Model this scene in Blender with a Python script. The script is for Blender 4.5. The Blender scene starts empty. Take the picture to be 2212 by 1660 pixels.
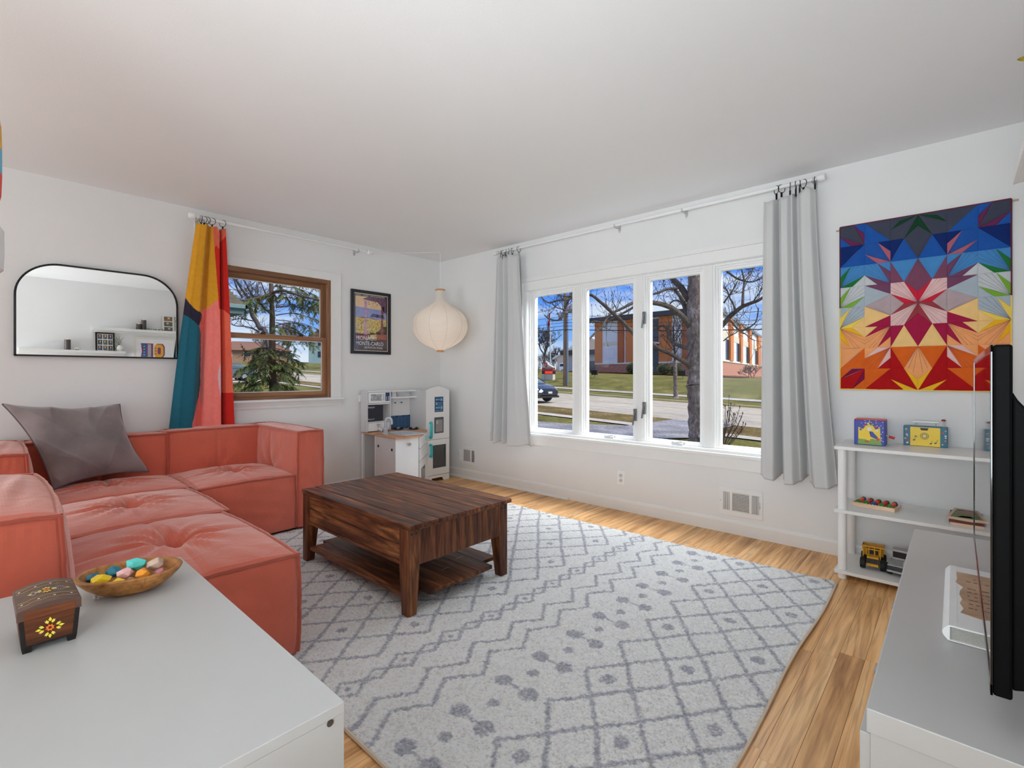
import bpy, math, random
import numpy as np
from mathutils import Vector, Matrix

random.seed(11)
sc = bpy.context.scene
COL = sc.collection
PI = math.pi


def lin(c):
    c = c / 255.0
    return c / 12.92 if c <= 0.04045 else ((c + 0.055) / 1.055) ** 2.4


def rgb(r, g, b, e=1.0, hi=0.9):
    return (min(hi, lin(r) / e), min(hi, lin(g) / e), min(hi, lin(b) / e), 1.0)


# ------------------------------------------------------------------ camera
cam_d = bpy.data.cameras.new('camera')
cam = bpy.data.objects.new('camera', cam_d)
COL.objects.link(cam)
cam.location = (4.4287, -3.6437, 1.1316)
cam.rotation_euler = (math.radians(90), 0, math.radians(42.2))
cam_d.sensor_width = 36.0
cam_d.sensor_fit = 'HORIZONTAL'
cam_d.lens = 36.0 * 1055.5 / 2212.0
cam_d.shift_y = -19.6 / 2212.0
cam_d.clip_start = 0.03
cam_d.clip_end = 600
sc.camera = cam

# ------------------------------------------------------------------ exposure
vs = sc.view_settings
vs.view_transform = 'Standard'
vs.look = 'None'
vs.exposure = 0.12
vs.gamma = 1.0
vs.use_curve_mapping = False
sc.cycles.use_denoising = True
sc.cycles.max_bounces = 8
sc.cycles.diffuse_bounces = 5
sc.cycles.glossy_bounces = 4
sc.cycles.transmission_bounces = 6
sc.cycles.transparent_max_bounces = 12
sc.cycles.caustics_reflective = False
sc.cycles.caustics_refractive = False
sc.cycles.sample_clamp_indirect = 4.0

# ------------------------------------------------------------------ world: blue sky with soft clouds
wd = bpy.data.worlds.new('sky')
sc.world = wd
wd.use_nodes = True
wn = wd.node_tree
wn.nodes.clear()


def WN(t, **kw):
    n = wn.nodes.new(t)
    for k, v in kw.items():
        setattr(n, k, v)
    return n


w_out = WN('ShaderNodeOutputWorld')
w_bg = WN('ShaderNodeBackground')
w_tc = WN('ShaderNodeTexCoord')
w_sep = WN('ShaderNodeSeparateXYZ')
w_ramp = WN('ShaderNodeValToRGB')
w_map = WN('ShaderNodeMapping')
w_noise = WN('ShaderNodeTexNoise')
w_cr = WN('ShaderNodeValToRGB')
w_mix = WN('ShaderNodeMix', data_type='RGBA')
wn.links.new(w_tc.outputs['Generated'], w_sep.inputs[0])
wn.links.new(w_sep.outputs['Z'], w_ramp.inputs[0])
e = w_ramp.color_ramp
e.elements[0].position = 0.0
e.elements[0].color = rgb(176, 204, 238)
e.elements[1].position = 0.06
e.elements[1].color = rgb(140, 182, 240)
x = e.elements.new(0.16)
x.color = rgb(84, 146, 240)
x = e.elements.new(0.45)
x.color = rgb(44, 104, 214)
w_map.inputs['Scale'].default_value = (2.2, 2.2, 11.0)
w_map.inputs['Location'].default_value = (0.37, 0.1, 0.0)
wn.links.new(w_tc.outputs['Generated'], w_map.inputs[0])
wn.links.new(w_map.outputs[0], w_noise.inputs['Vector'])
w_noise.inputs['Scale'].default_value = 1.6
w_noise.inputs['Detail'].default_value = 6
w_noise.inputs['Roughness'].default_value = 0.55
wn.links.new(w_noise.outputs[0], w_cr.inputs[0])
w_cr.color_ramp.elements[0].position = 0.43
w_cr.color_ramp.elements[0].color = (0, 0, 0, 1)
w_cr.color_ramp.elements[1].position = 0.62
w_cr.color_ramp.elements[1].color = (0.85, 0.85, 0.85, 1)
wn.links.new(w_cr.outputs[0], w_mix.inputs['Factor'])
wn.links.new(w_ramp.outputs[0], w_mix.inputs['A'])
w_mix.inputs['B'].default_value = rgb(226, 234, 246)
wn.links.new(w_mix.outputs['Result'], w_bg.inputs['Color'])
w_bg.inputs['Strength'].default_value = 1.0
wn.links.new(w_bg.outputs[0], w_out.inputs[0])

# ------------------------------------------------------------------ lights
def add_light(name, kind, loc, energy, color=(1, 1, 1), **kw):
    d = bpy.data.lights.new(name, kind)
    d.energy = energy
    d.color = color
    for k, v in kw.items():
        setattr(d, k, v)
    o = bpy.data.objects.new(name, d)
    o.location = loc
    COL.objects.link(o)
    return o


def aim(o, target):
    o.rotation_euler = (Vector(target) - o.location).to_track_quat('-Z', 'Y').to_euler()
    return o


# veiled sun behind thin cloud, high over the right end of the street
aim(add_light('sun', 'SUN', (9, 4, 12), 4.0, (1.0, 0.945, 0.86), angle=math.radians(30)), (0, 0, 0.0))
# unseen fill light added behind the camera to brighten the room
COOL = (0.86, 0.953, 1.0)
aim(add_light('room_fill_light', 'AREA', (2.3, -6.9, 1.25), 42, COOL, shape='RECTANGLE', size=4.4, size_y=2.2), (2.3, 0, 1.35))
# fill lights added beside and behind the camera, bounced off the white ceiling
aim(add_light('ceiling_bounce_fill', 'AREA', (4.25, -4.3, 1.15), 31, COOL, shape='DISK', size=1.2, spread=math.radians(125)), (3.0, -1.65, 2.65))
aim(add_light('ceiling_bounce_fill', 'AREA', (1.3, -5.6, 0.9), 9, COOL, shape='DISK', size=1.2, spread=math.radians(130)), (0.9, -2.9, 2.7))
# area light added outside above the front window to boost its daylight
aim(add_light('front_window_fill', 'AREA', (2.44, 1.0, 2.80), 125, (0.93, 0.97, 1.0), shape='RECTANGLE', size=2.8, size_y=1.1), (2.3, -1.7, 0.2))


# ------------------------------------------------------------------ scene graph helpers
ORG = {}


def tag(o, label=None, cat=None, group=None, kind=None):
    if label: o['label'] = label
    if cat: o['category'] = cat
    if group: o['group'] = group
    if kind: o['kind'] = kind
    return o


def thing(name, label, cat, loc=(0, 0, 0), rotz=0.0, group=None, local=False):
    """An Empty at the base of a thing; its parts become children."""
    o = bpy.data.objects.new(name, None)
    o.empty_display_size = 0.05
    o.location = loc
    o.rotation_euler = (0, 0, rotz)
    COL.objects.link(o)
    ORG[o] = Vector((0, 0, 0)) if local else Vector(loc)
    return tag(o, label, cat, group)


def link_mesh(name, me, parent=None):
    o = bpy.data.objects.new(name, me)
    COL.objects.link(o)
    if parent is not None:
        o.parent = parent
        ORG[o] = ORG[parent]
    else:
        ORG[o] = Vector((0, 0, 0))
    return o


def copy_tree(o, parent=None):
    c = o.copy()
    COL.objects.link(c)
    ORG[c] = ORG.get(o, Vector((0, 0, 0)))
    if parent is not None:
        c.parent = parent
    for ch in list(o.children):
        copy_tree(ch, c)
    return c


class MB:
    """Collects geometry and links it as one mesh object."""

    def __init__(s):
        s.v = []; s.f = []; s.m = []

    def add(s, vs, fs, mi=0):
        n = len(s.v)
        s.v += [tuple(p) for p in vs]
        s.f += [tuple(i + n for i in f) for f in fs]
        s.m += [mi] * len(fs)
        return s

    def box(s, x0, x1, y0, y1, z0, z1, mi=0):
        return s.add([(x0, y0, z0), (x1, y0, z0), (x1, y1, z0), (x0, y1, z0), (x0, y0, z1), (x1, y0, z1), (x1, y1, z1), (x0, y1, z1)],
                     [(0, 3, 2, 1), (4, 5, 6, 7), (0, 1, 5, 4), (1, 2, 6, 5), (2, 3, 7, 6), (3, 0, 4, 7)], mi)

    def obox(s, c, size, rot=None, mi=0):
        a, b, d = size[0] / 2, size[1] / 2, size[2] / 2
        R = rot if rot is not None else Matrix.Identity(3)
        c = Vector(c)
        vs = [c + R @ Vector(p) for p in ((-a, -b, -d), (a, -b, -d), (a, b, -d), (-a, b, -d), (-a, -b, d), (a, -b, d), (a, b, d), (-a, b, d))]
        return s.add(vs, [(0, 3, 2, 1), (4, 5, 6, 7), (0, 1, 5, 4), (1, 2, 6, 5), (2, 3, 7, 6), (3, 0, 4, 7)], mi)

    def hexa(s, b4, t4, mi=0):
        return s.add(list(b4) + list(t4), [(0, 3, 2, 1), (4, 5, 6, 7), (0, 1, 5, 4), (1, 2, 6, 5), (2, 3, 7, 6), (3, 0, 4, 7)], mi)

    def tube(s, path, rad, n=8, cap=True, mi=0):
        P = [Vector(p) for p in path]
        if not hasattr(rad, '__len__'):
            rad = [rad] * len(P)
        t = (P[1] - P[0]).normalized()
        a = t.orthogonal().normalized()
        vs = []
        for i, p in enumerate(P):
            if i == 0: tt = P[1] - P[0]
            elif i == len(P) - 1: tt = P[-1] - P[-2]
            else: tt = P[i + 1] - P[i - 1]
            if tt.length < 1e-9: tt = t
            tt = tt.normalized()
            a = (a - tt * a.dot(tt))
            if a.length < 1e-6: a = tt.orthogonal()
            a.normalize()
            b = tt.cross(a)
            for k in range(n):
                w = 2 * PI * k / n
                vs.append(p + (a * math.cos(w) + b * math.sin(w)) * rad[i])
        fs = []
        for i in range(len(P) - 1):
            for k in range(n):
                k2 = (k + 1) % n
                fs.append((i * n + k, i * n + k2, (i + 1) * n + k2, (i + 1) * n + k))
        if cap:
            fs.append(tuple(range(n - 1, -1, -1)))
            m = (len(P) - 1) * n
            fs.append(tuple(m + k for k in range(n)))
        return s.add(vs, fs, mi)

    def cyl(s, p0, p1, r0, r1=None, n=16, mi=0):
        return s.tube([p0, p1], [r0, r0 if r1 is None else r1], n, True, mi)

    def torus(s, c, R, r, axis, n=20, m=6, mi=0):
        ax = Vector(axis).normalized(); a = ax.orthogonal().normalized(); b = ax.cross(a); c = Vector(c)
        vs = []; fs = []
        for i in range(n):
            w = 2 * PI * i / n; d = a * math.cos(w) + b * math.sin(w)
            for k in range(m):
                q = 2 * PI * k / m
                vs.append(c + d * (R + r * math.cos(q)) + ax * r * math.sin(q))
        for i in range(n):
            for k in range(m):
                fs.append((i * m + k, ((i + 1) % n) * m + k, ((i + 1) % n) * m + (k + 1) % m, i * m + (k + 1) % m))
        return s.add(vs, fs, mi)

    def lathe(s, prof, c=(0, 0, 0), n=24, mi=0, cap=True, sx=1.0, sy=1.0, axis=None):
        vs = []; fs = []
        c = Vector(c)
        if axis is None: A, B, D = Vector((1, 0, 0)), Vector((0, 1, 0)), Vector((0, 0, 1))
        else:
            D = Vector(axis).normalized(); A = D.orthogonal().normalized(); B = D.cross(A)
        for (r, z) in prof:
            for k in range(n):
                w = 2 * PI * k / n
                vs.append(c + A * (r * math.cos(w) * sx) + B * (r * math.sin(w) * sy) + D * z)
        for i in range(len(prof) - 1):
            for k in range(n):
                k2 = (k + 1) % n
                fs.append((i * n + k, i * n + k2, (i + 1) * n + k2, (i + 1) * n + k))
        if cap:
            fs.append(tuple(range(n - 1, -1, -1)))
            m = (len(prof) - 1) * n
            fs.append(tuple(m + k for k in range(n)))
        return s.add(vs, fs, mi)

    def sphere(s, c, r, n=12, mi=0, sx=1, sy=1, sz=1):
        m = max(4, n // 2 + 1)
        prof = [(max(1e-4, r * math.sin(PI * i / m)), -r * math.cos(PI * i / m) * sz) for i in range(m + 1)]
        return s.lathe(prof, c, n, mi, True, sx, sy)

    def sheet(s, fn, nu, nv, mi=0, closed_u=False):
        vs = [fn(i / nu, j / nv) for j in range(nv + 1) for i in range(nu + 1)]
        fs = [(j * (nu + 1) + i, j * (nu + 1) + i + 1, (j + 1) * (nu + 1) + i + 1, (j + 1) * (nu + 1) + i) for j in range(nv) for i in range(nu)]
        return s.add(vs, fs, mi)

    def prism(s, poly, fn, h, mi=0):
        """poly in 2D, fn(a, b, d) -> xyz, extruded from d=0 to d=h."""
        n = len(poly)
        vs = [fn(a, b, 0) for a, b in poly] + [fn(a, b, h) for a, b in poly]
        fs = [tuple(range(n - 1, -1, -1)), tuple(range(n, 2 * n))] + [(i, (i + 1) % n, n + (i + 1) % n, n + i) for i in range(n)]
        return s.add(vs, fs, mi)

    def build(s, name, mats, parent=None, smooth=False, bevel=0.0, seg=2, label=None, kind=None, fix=False):
        me = bpy.data.meshes.new(name)
        off = ORG[parent] if parent is not None else Vector((0, 0, 0))
        vs = [(p[0] - off[0], p[1] - off[1], p[2] - off[2]) for p in s.v]
        me.from_pydata(vs, [], s.f)
        if not isinstance(mats, (list, tuple)): mats = [mats]
        for m in mats: me.materials.append(m)
        if len(mats) > 1:
            me.polygons.foreach_set('material_index', s.m)
        if fix:
            import bmesh
            bm = bmesh.new(); bm.from_mesh(me); bmesh.ops.recalc_face_normals(bm, faces=bm.faces[:]); bm.to_mesh(me); bm.free()
        if smooth:
            me.polygons.foreach_set('use_smooth', [True] * len(me.polygons))
            me.set_sharp_from_angle(angle=math.radians(38 if smooth is True else smooth))
        me.update()
        o = link_mesh(name, me, parent)
        if bevel:
            b = o.modifiers.new('bevel', 'BEVEL'); b.width = bevel; b.segments = seg; b.limit_method = 'ANGLE'; b.angle_limit = math.radians(40)
            b.harden_normals = False
        if label: o['label'] = label
        if kind: o['kind'] = kind
        return o


# ------------------------------------------------------------------ material helpers
class NT:
    def __init__(s, name):
        s.m = bpy.data.materials.new(name); s.m.use_nodes = True
        s.t = s.m.node_tree; s.t.nodes.clear()
        s.out = s.n('ShaderNodeOutputMaterial')

    def n(s, t, inp=None, **kw):
        q = s.t.nodes.new(t)
        for k, v in kw.items(): setattr(q, k, v)
        for k, v in (inp or {}).items():
            if isinstance(v, bpy.types.NodeSocket): s.t.links.new(v, q.inputs[k])
            else: q.inputs[k].default_value = v
        return q

    def link(s, a, b): s.t.links.new(a, b)

    def ramp(s, fac, stops):
        q = s.n('ShaderNodeValToRGB', {'Fac': fac})
        el = q.color_ramp.elements
        while len(el) < len(stops): el.new(0.5)
        for i, (p, c) in enumerate(stops):
            el[i].position = p; el[i].color = c
        return q.outputs[0]

    def mix(s, f, a, b, bt='MIX'):
        q = s.n('ShaderNodeMix', {'Factor': f, 'A': a, 'B': b}, data_type='RGBA', blend_type=bt)
        return q.outputs['Result']


def mix_in(q):
    return q


MATS = {}


def mat(name, col, rough=0.5, metal=0.0, bump=None, var=None, spec=0.5, sheen=0.0, coat=0.0):
    """Principled surface: colour with procedural variation and fine relief."""
    if name in MATS: return MATS[name]
    t = NT(name)
    pr = {'Roughness': rough, 'Metallic': metal, 'Specular IOR Level': spec}
    p = t.n('ShaderNodeBsdfPrincipled', pr)
    pos = t.n('ShaderNodeTexCoord').outputs['Object']
    if var is None: var = (6.0, 0.05)
    nz = t.n('ShaderNodeTexNoise', {'Vector': pos, 'Scale': var[0], 'Detail': 3.0})
    k = var[1]
    dark = tuple(c * (1 - k) for c in col[:3]) + (1,)
    light = tuple(min(1, c * (1 + k)) for c in col[:3]) + (1,)
    t.link(t.ramp(nz.outputs[0], [(0.3, dark), (0.7, light)]), p.inputs['Base Color'])
    if sheen:
        p.inputs['Sheen Weight'].default_value = sheen; p.inputs['Sheen Roughness'].default_value = 0.4
    if coat:
        p.inputs['Coat Weight'].default_value = coat
    if bump:
        bn = t.n('ShaderNodeTexNoise', {'Vector': pos, 'Scale': bump[0], 'Detail': 4.0})
        b = t.n('ShaderNodeBump', {'Height': bn.outputs[0], 'Strength': 0.6, 'Distance': bump[1]})
        t.link(b.outputs[0], p.inputs['Normal'])
    t.link(p.outputs[0], t.out.inputs[0])
    MATS[name] = t.m
    return t.m


def wood(name, cols, axis='X', along=1.2, across=16.0, rough=0.45, spec=0.4, wav=None, jitter=1.0, bump=0.0015, tone=0.18, streak=None, swirl=None):
    """Grain stretched along one axis; each board object gets its own offset and tone."""
    if name in MATS: return MATS[name]
    t = NT(name)
    p = t.n('ShaderNodeBsdfPrincipled', {'Roughness': rough, 'Specular IOR Level': spec})
    pos = t.n('ShaderNodeNewGeometry').outputs['Position']
    oi = t.n('ShaderNodeObjectInfo').outputs['Random']
    comb = t.n('ShaderNodeVectorMath', {0: (37.0, 19.0, 53.0)}, operation='SCALE')
    t.link(t.n('ShaderNodeMath', {0: oi, 1: jitter}, operation='MULTIPLY').outputs[0], comb.inputs['Scale'])
    add = t.n('ShaderNodeVectorMath', {0: pos, 1: comb.outputs[0]}, operation='ADD')
    sc3 = {'X': (along, across, across), 'Y': (across, along, across), 'Z': (across, across, along)}[axis]
    mp = t.n('ShaderNodeMapping', {'Vector': add.outputs[0], 'Scale': sc3})
    nz = t.n('ShaderNodeTexNoise', {'Vector': mp.outputs[0], 'Scale': 1.0, 'Detail': 7.0, 'Roughness': 0.62, 'Distortion': 0.35})
    fac = nz.outputs[0]
    if wav:
        mp2 = t.n('ShaderNodeMapping', {'Vector': add.outputs[0], 'Scale': tuple(c * wav[0] for c in sc3)})
        wv = t.n('ShaderNodeTexWave', {'Vector': mp2.outputs[0], 'Scale': wav[1], 'Distortion': wav[2], 'Detail': 2.0, 'Detail Scale': 0.7}, wave_type='RINGS', rings_direction=axis)
        fac = t.n('ShaderNodeMix', {'Factor': wav[3], 'A': nz.outputs[0], 'B': wv.outputs['Fac']}).outputs['Result']
    c = t.ramp(fac, [(0.28 + 0.44 * i / (len(cols) - 1), q) for i, q in enumerate(cols)])
    if swirl:      # cathedral figure: warped contour lines drawn out along the board
        q = t.n('ShaderNodeMapping', {'Vector': add.outputs[0], 'Scale': tuple(k_ * swirl[0] for k_ in sc3)})
        n2 = t.n('ShaderNodeTexNoise', {'Vector': q.outputs[0], 'Scale': 1.0, 'Detail': 2.0, 'Roughness': .45, 'Distortion': .6})
        sn = t.n('ShaderNodeMath', {0: t.n('ShaderNodeMath', {0: n2.outputs[0], 1: swirl[1]}, operation='MULTIPLY').outputs[0]}, operation='SINE')
        f2 = t.n('ShaderNodeMapRange', {'Value': sn.outputs[0], 'From Min': .35, 'From Max': 1.0, 'To Min': 0.0, 'To Max': swirl[2]})
        c = t.mix(f2.outputs[0], c, cols[0], 'MIX')
    if streak:     # fine open pores
        q = t.n('ShaderNodeMapping', {'Vector': add.outputs[0], 'Scale': tuple(k_ * streak[0] for k_ in sc3)})
        n3 = t.n('ShaderNodeTexNoise', {'Vector': q.outputs[0], 'Scale': 1.0, 'Detail': 2.0, 'Roughness': .5})
        f3 = t.n('ShaderNodeMapRange', {'Value': n3.outputs[0], 'From Min': .50, 'From Max': .72, 'To Min': 0.0, 'To Max': streak[1]})
        c = t.mix(f3.outputs[0], c, cols[0], 'MIX')
    hsv = t.n('ShaderNodeHueSaturation', {'Color': c})
    mr = t.n('ShaderNodeMapRange', {'Value': oi, 'To Min': 1 - tone, 'To Max': 1 + tone})
    t.link(mr.outputs[0], hsv.inputs['Value'])
    t.link(hsv.outputs[0], p.inputs['Base Color'])
    b = t.n('ShaderNodeBump', {'Height': fac, 'Strength': 0.35, 'Distance': bump})
    t.link(b.outputs[0], p.inputs['Normal'])
    t.link(p.outputs[0], t.out.inputs[0])
    MATS[name] = t.m
    return t.m


def vcol(name, rough=0.9, sheen=0.0, bump=None, noise=0.06, nscale=300, spec=0.2):
    """Printed or woven pattern kept in the mesh colour attribute 'pattern'."""
    if name in MATS: return MATS[name]
    t = NT(name)
    p = t.n('ShaderNodeBsdfPrincipled', {'Roughness': rough, 'Specular IOR Level': spec, 'Sheen Weight': sheen})
    a = t.n('ShaderNodeAttribute', attribute_name='pattern').outputs['Color']
    pos = t.n('ShaderNodeTexCoord').outputs['Object']
    nz = t.n('ShaderNodeTexNoise', {'Vector': pos, 'Scale': nscale, 'Detail': 3.0})
    g = t.n('ShaderNodeMapRange', {'Value': nz.outputs[0], 'From Min': 0.3, 'From Max': 0.7, 'To Min': 1 - noise, 'To Max': 1 + noise})
    hsv = t.n('ShaderNodeHueSaturation', {'Color': a, 'Value': g.outputs[0]})
    t.link(hsv.outputs[0], p.inputs['Base Color'])
    if bump:
        bn = t.n('ShaderNodeTexNoise', {'Vector': pos, 'Scale': bump[0], 'Detail': 3.0})
        b = t.n('ShaderNodeBump', {'Height': bn.outputs[0], 'Strength': 0.8, 'Distance': bump[1]})
        t.link(b.outputs[0], p.inputs['Normal'])
    t.link(p.outputs[0], t.out.inputs[0])
    MATS[name] = t.m
    return t.m


def glass_mat(name, tint=(0.97, 0.985, 0.98, 1), refl=0.007):
    if name in MATS: return MATS[name]
    t = NT(name)
    tr = t.n('ShaderNodeBsdfTransparent', {'Color': tint})
    gl = t.n('ShaderNodeBsdfGlossy', {'Color': (1, 1, 1, 1), 'Roughness': 0.02})
    mx = t.n('ShaderNodeMixShader', {0: refl, 1: tr.outputs[0], 2: gl.outputs[0]})
    t.link(mx.outputs[0], t.out.inputs[0])
    MATS[name] = t.m
    return t.m


def emit_mat(name, col, s):
    if name in MATS: return MATS[name]
    t = NT(name)
    e = t.n('ShaderNodeEmission', {'Color': col, 'Strength': s})
    t.link(e.outputs[0], t.out.inputs[0])
    MATS[name] = t.m
    return t.m


def lettering(name, text, size, m, origin, right, up, parent, depth=0.001, spacing=1.0, sx=1.0, shear=0.0, align='LEFT'):
    """Real letters as a thin mesh on a surface: origin, reading direction, up direction."""
    cu = bpy.data.curves.new('txt', 'FONT')
    cu.body = text; cu.size = size; cu.extrude = depth; cu.space_character = spacing; cu.shear = shear; cu.align_x = align
    cu.resolution_u = 2
    tmp = bpy.data.objects.new('txt', cu)
    COL.objects.link(tmp)
    dg = bpy.context.evaluated_depsgraph_get(); dg.update()
    me = bpy.data.meshes.new_from_object(tmp.evaluated_get(dg))
    bpy.data.objects.remove(tmp); bpy.data.curves.remove(cu)
    r = Vector(right).normalized(); u = Vector(up).normalized(); nrm = r.cross(u)
    off = ORG[parent]
    o3 = Vector(origin)
    for v in me.vertices:
        c = v.co
        v.co = o3 + r * (c.x * sx) + u * c.y + nrm * c.z - off
    me.materials.clear(); me.materials.append(m)
    me.name = name
    return link_mesh(name, me, parent)


E0 = 0.66   # typical brightness of a white matt surface in the room, used to turn seen colours into albedo


def A(r, g, b, e=None):
    return rgb(r, g, b, E0 if e is None else e)

# ================================================================== MATERIALS OF THE ROOM
m_wall = mat('wall_paint', A(199, 199, 199, 0.69), 0.85, bump=(160, 0.0012), var=(2.5, 0.015), spec=0.2)
m_ceil = mat('ceiling_paint', A(203, 203, 203, 0.69), 0.9, bump=(220, 0.0008), var=(1.2, 0.012), spec=0.1)
m_trim = mat('trim_paint', A(205, 205, 204, 0.72), 0.45, bump=(60, 0.0004), var=(5, 0.02))
m_vinyl = mat('window_vinyl', A(214, 214, 213, 0.76), 0.35, var=(8, 0.01))
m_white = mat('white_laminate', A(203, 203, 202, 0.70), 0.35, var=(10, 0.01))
m_white_dim = mat('dimmed_white_laminate', A(164, 164, 163, 0.72), 0.35, var=(10, 0.01))  # white darkened for cabinet and console: the dimmer light there put into colour
m_plastic_w = mat('white_plastic', A(214, 214, 213, 0.74), 0.4, var=(20, 0.01))
m_black = mat('black_metal', rgb(22, 22, 24), 0.4, var=(30, 0.1))
m_dark = mat('dark_void', rgb(14, 14, 15), 0.8)
m_chrome = mat('brushed_metal', rgb(190, 190, 190), 0.3, 0.9)
m_glass = glass_mat('window_glass')
OAK = [rgb(122, 80, 44, .66), rgb(172, 128, 80, .60), rgb(192, 150, 102, .60), rgb(204, 164, 120, .60)]
m_oak = wood('oak_floor', OAK, 'Y', 0.9, 17.0, 0.38, 0.45, wav=None, tone=0.11, bump=0.0005, streak=(4.2, .50), swirl=(.55, 60.0, .30))
m_sub = mat('floor_gap', rgb(62, 40, 24), 0.8)
m_winwood = wood('window_oak', [rgb(84, 56, 38, .62), rgb(118, 82, 56, .62), rgb(142, 104, 74, .62)], 'Y', 1.5, 26, 0.45)
m_winwood_v = wood('window_oak_upright', [rgb(84, 56, 38, .62), rgb(118, 82, 56, .62), rgb(142, 104, 74, .62)], 'Z', 1.5, 26, 0.45)

# ================================================================== ROOM SHELL
XE, YB, HC = 4.70, -7.0, 2.44        # far wall with the television, back of the room, ceiling height

def structure(name, mb, m, **kw):
    return tag(mb.build(name, m, **kw), kind='structure')

WL = (-2.35, -1.345, 0.918, 2.034)   # opening of the left window: y0, y1, z0, z1
WR = (1.272, 3.62, 0.565, 2.04)      # opening of the front window: x0, x1, z0, z1

b = MB()
b.box(-.16, 0, YB, WL[0], 0, HC); b.box(-.16, 0, WL[1], 0.16, 0, HC)
b.box(-.16, 0, WL[0], WL[1], 0, WL[2]); b.box(-.16, 0, WL[0], WL[1], WL[3], HC)
structure('wall_left', b, m_wall)
b = MB()
b.box(0, WR[0], 0, .16, 0, HC); b.box(WR[1], XE + .16, 0, .16, 0, HC)
b.box(WR[0], WR[1], 0, .16, 0, WR[2]); b.box(WR[0], WR[1], 0, .16, WR[3], HC)
structure('wall_front', b, m_wall)
structure('wall_right', MB().box(XE, XE + .16, YB, 0, 0, HC), m_wall)
structure('wall_back', MB().box(-.16, XE + .16, YB - .16, YB, 0, HC), m_wall)
cb = MB().box(-.16, XE + .16, YB - .16, .16, HC, HC + .14)
ceil = structure('ceiling', cb, m_ceil)

# oak strip floor: every strip in view a plank of its own
floor = structure('floor', MB().box(-.16, XE + .16, YB - .16, .16, -.10, -.012), m_sub)
MB().box(0, XE, YB, -3.42, -.012, 0).build('plank_field', m_oak, floor, kind='stuff')
PW = 0.0833
rnd = random.Random(5)
ncol = int(XE / PW) + 1
for i in range(ncol):
    x0 = i * PW; x1 = min(XE, x0 + PW - .0011)
    if x1 - x0 < .01: continue
    y = 0.0
    cuts = [0.0]
    while cuts[-1] > -3.42 and len(cuts) < 5:
        cuts.append(cuts[-1] - rnd.uniform(.62, 1.15) * (0.55 if len(cuts) == 1 else 1.0))
    cuts[-1] = -3.42
    for k in range(len(cuts) - 1):
        if cuts[k] - cuts[k + 1] < .03: continue
        MB().box(x0, x1, cuts[k + 1] + .0009, cuts[k], -.012, rnd.uniform(-.0004, 0.0)).build('plank', m_oak, floor)

# baseboards with a rounded top, and a length of shoe moulding at the corner end
def base_profile(h=.098, t=.016):
    return [(0, 0), (t, 0), (t, h - .02), (t * .8, h - .008), (t * .4, h), (0, h)]
MBx = MB().prism(base_profile(), lambda a, bb, d: (0.0 + d, -a, bb), XE)
structure('baseboard_front', MBx, m_trim, fix=True)
structure('baseboard_left', MB().prism(base_profile(), lambda a, bb, d: (a, -d, bb), -YB), m_trim, fix=True)
structure('baseboard_right', MB().prism(base_profile(), lambda a, bb, d: (XE - a, -d, bb), -YB), m_trim, fix=True)
qp = [(0, 0), (.02, 0), (.0185, .008), (.014, .0145), (.0075, .0185), (0, .02)]
structure('trim_1', MB().prism(qp, lambda a, bb, d: (.02 + d, -.016 - a, bb), 1.815), m_trim, fix=True)

# ------------------------------------------------------------------ front window: four lights in one frame
w2 = tag(thing('window_2', None, None, (2.44, 0.06, .565)), kind='structure')
m_ext = m_vinyl
b = MB()   # outer frame and head board
b.box(WR[0], WR[1], .0, .15, 1.955, 2.04); b.box(WR[0], WR[1], .0, .15, .565, .585)
b.box(WR[0], 1.30, .02, .15, .585, 1.955); b.box(3.59, WR[1], .02, .15, .585, 1.955)
b.build('window_frame', m_vinyl, w2, bevel=.002)
MULL = [(1.845, 1.907), (2.466, 2.526), (3.03, 3.09)]
for a0, a1 in MULL:
    MB().box(a0, a1, .055, .15, .585, 1.955).build('mullion', m_trim, w2, bevel=.003)
LIGHTS = [(1.30, 1.845), (1.907, 2.466), (2.526, 3.03), (3.09, 3.59)]
for i, (a0, a1) in enumerate(LIGHTS):
    b = MB()
    for (inset, wdt, y0, y1) in ((0.0, .016, .062, .145), (.016, .014, .078, .14), (.030, .018, .092, .135)):
        p0, p1, q0, q1 = a0 + inset, a1 - inset, .585 + inset * .4, 1.955 - inset
        ww = wdt
        b.box(p0, p0 + ww, y0, y1, q0, q1); b.box(p1 - ww, p1, y0, y1, q0, q1)
        b.box(p0 + ww, p1 - ww, y0, y1, q1 - ww, q1); b.box(p0 + ww, p1 - ww, y0, y1, q0, q0 + ww * .7)
    b.build('sash', m_vinyl, w2, bevel=.0015)
    MB().box(a0 + .046, a1 - .046, .112, .116, .60, 1.912).build('pane', m_glass, w2)
# casing, stool and apron
b = MB()
b.box(WR[0] - .065, WR[1] + .065, -.012, 0, 2.04, 2.075); b.box(WR[0] - .065, WR[0], -.012, 0, .565, 2.04); b.box(WR[1], WR[1] + .065, -.012, 0, .565, 2.04)
b.build('window_casing', m_trim, w2, bevel=.002)
MB().box(WR[0] - .08, WR[1] + .08, -.028, .06, .540, .566).build('window_stool', m_vinyl, w2, bevel=.006)
MB().box(WR[0] - .06, WR[1] + .06, -.012, 0, .455, .540).build('window_apron', m_trim, w2, bevel=.003)
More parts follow.
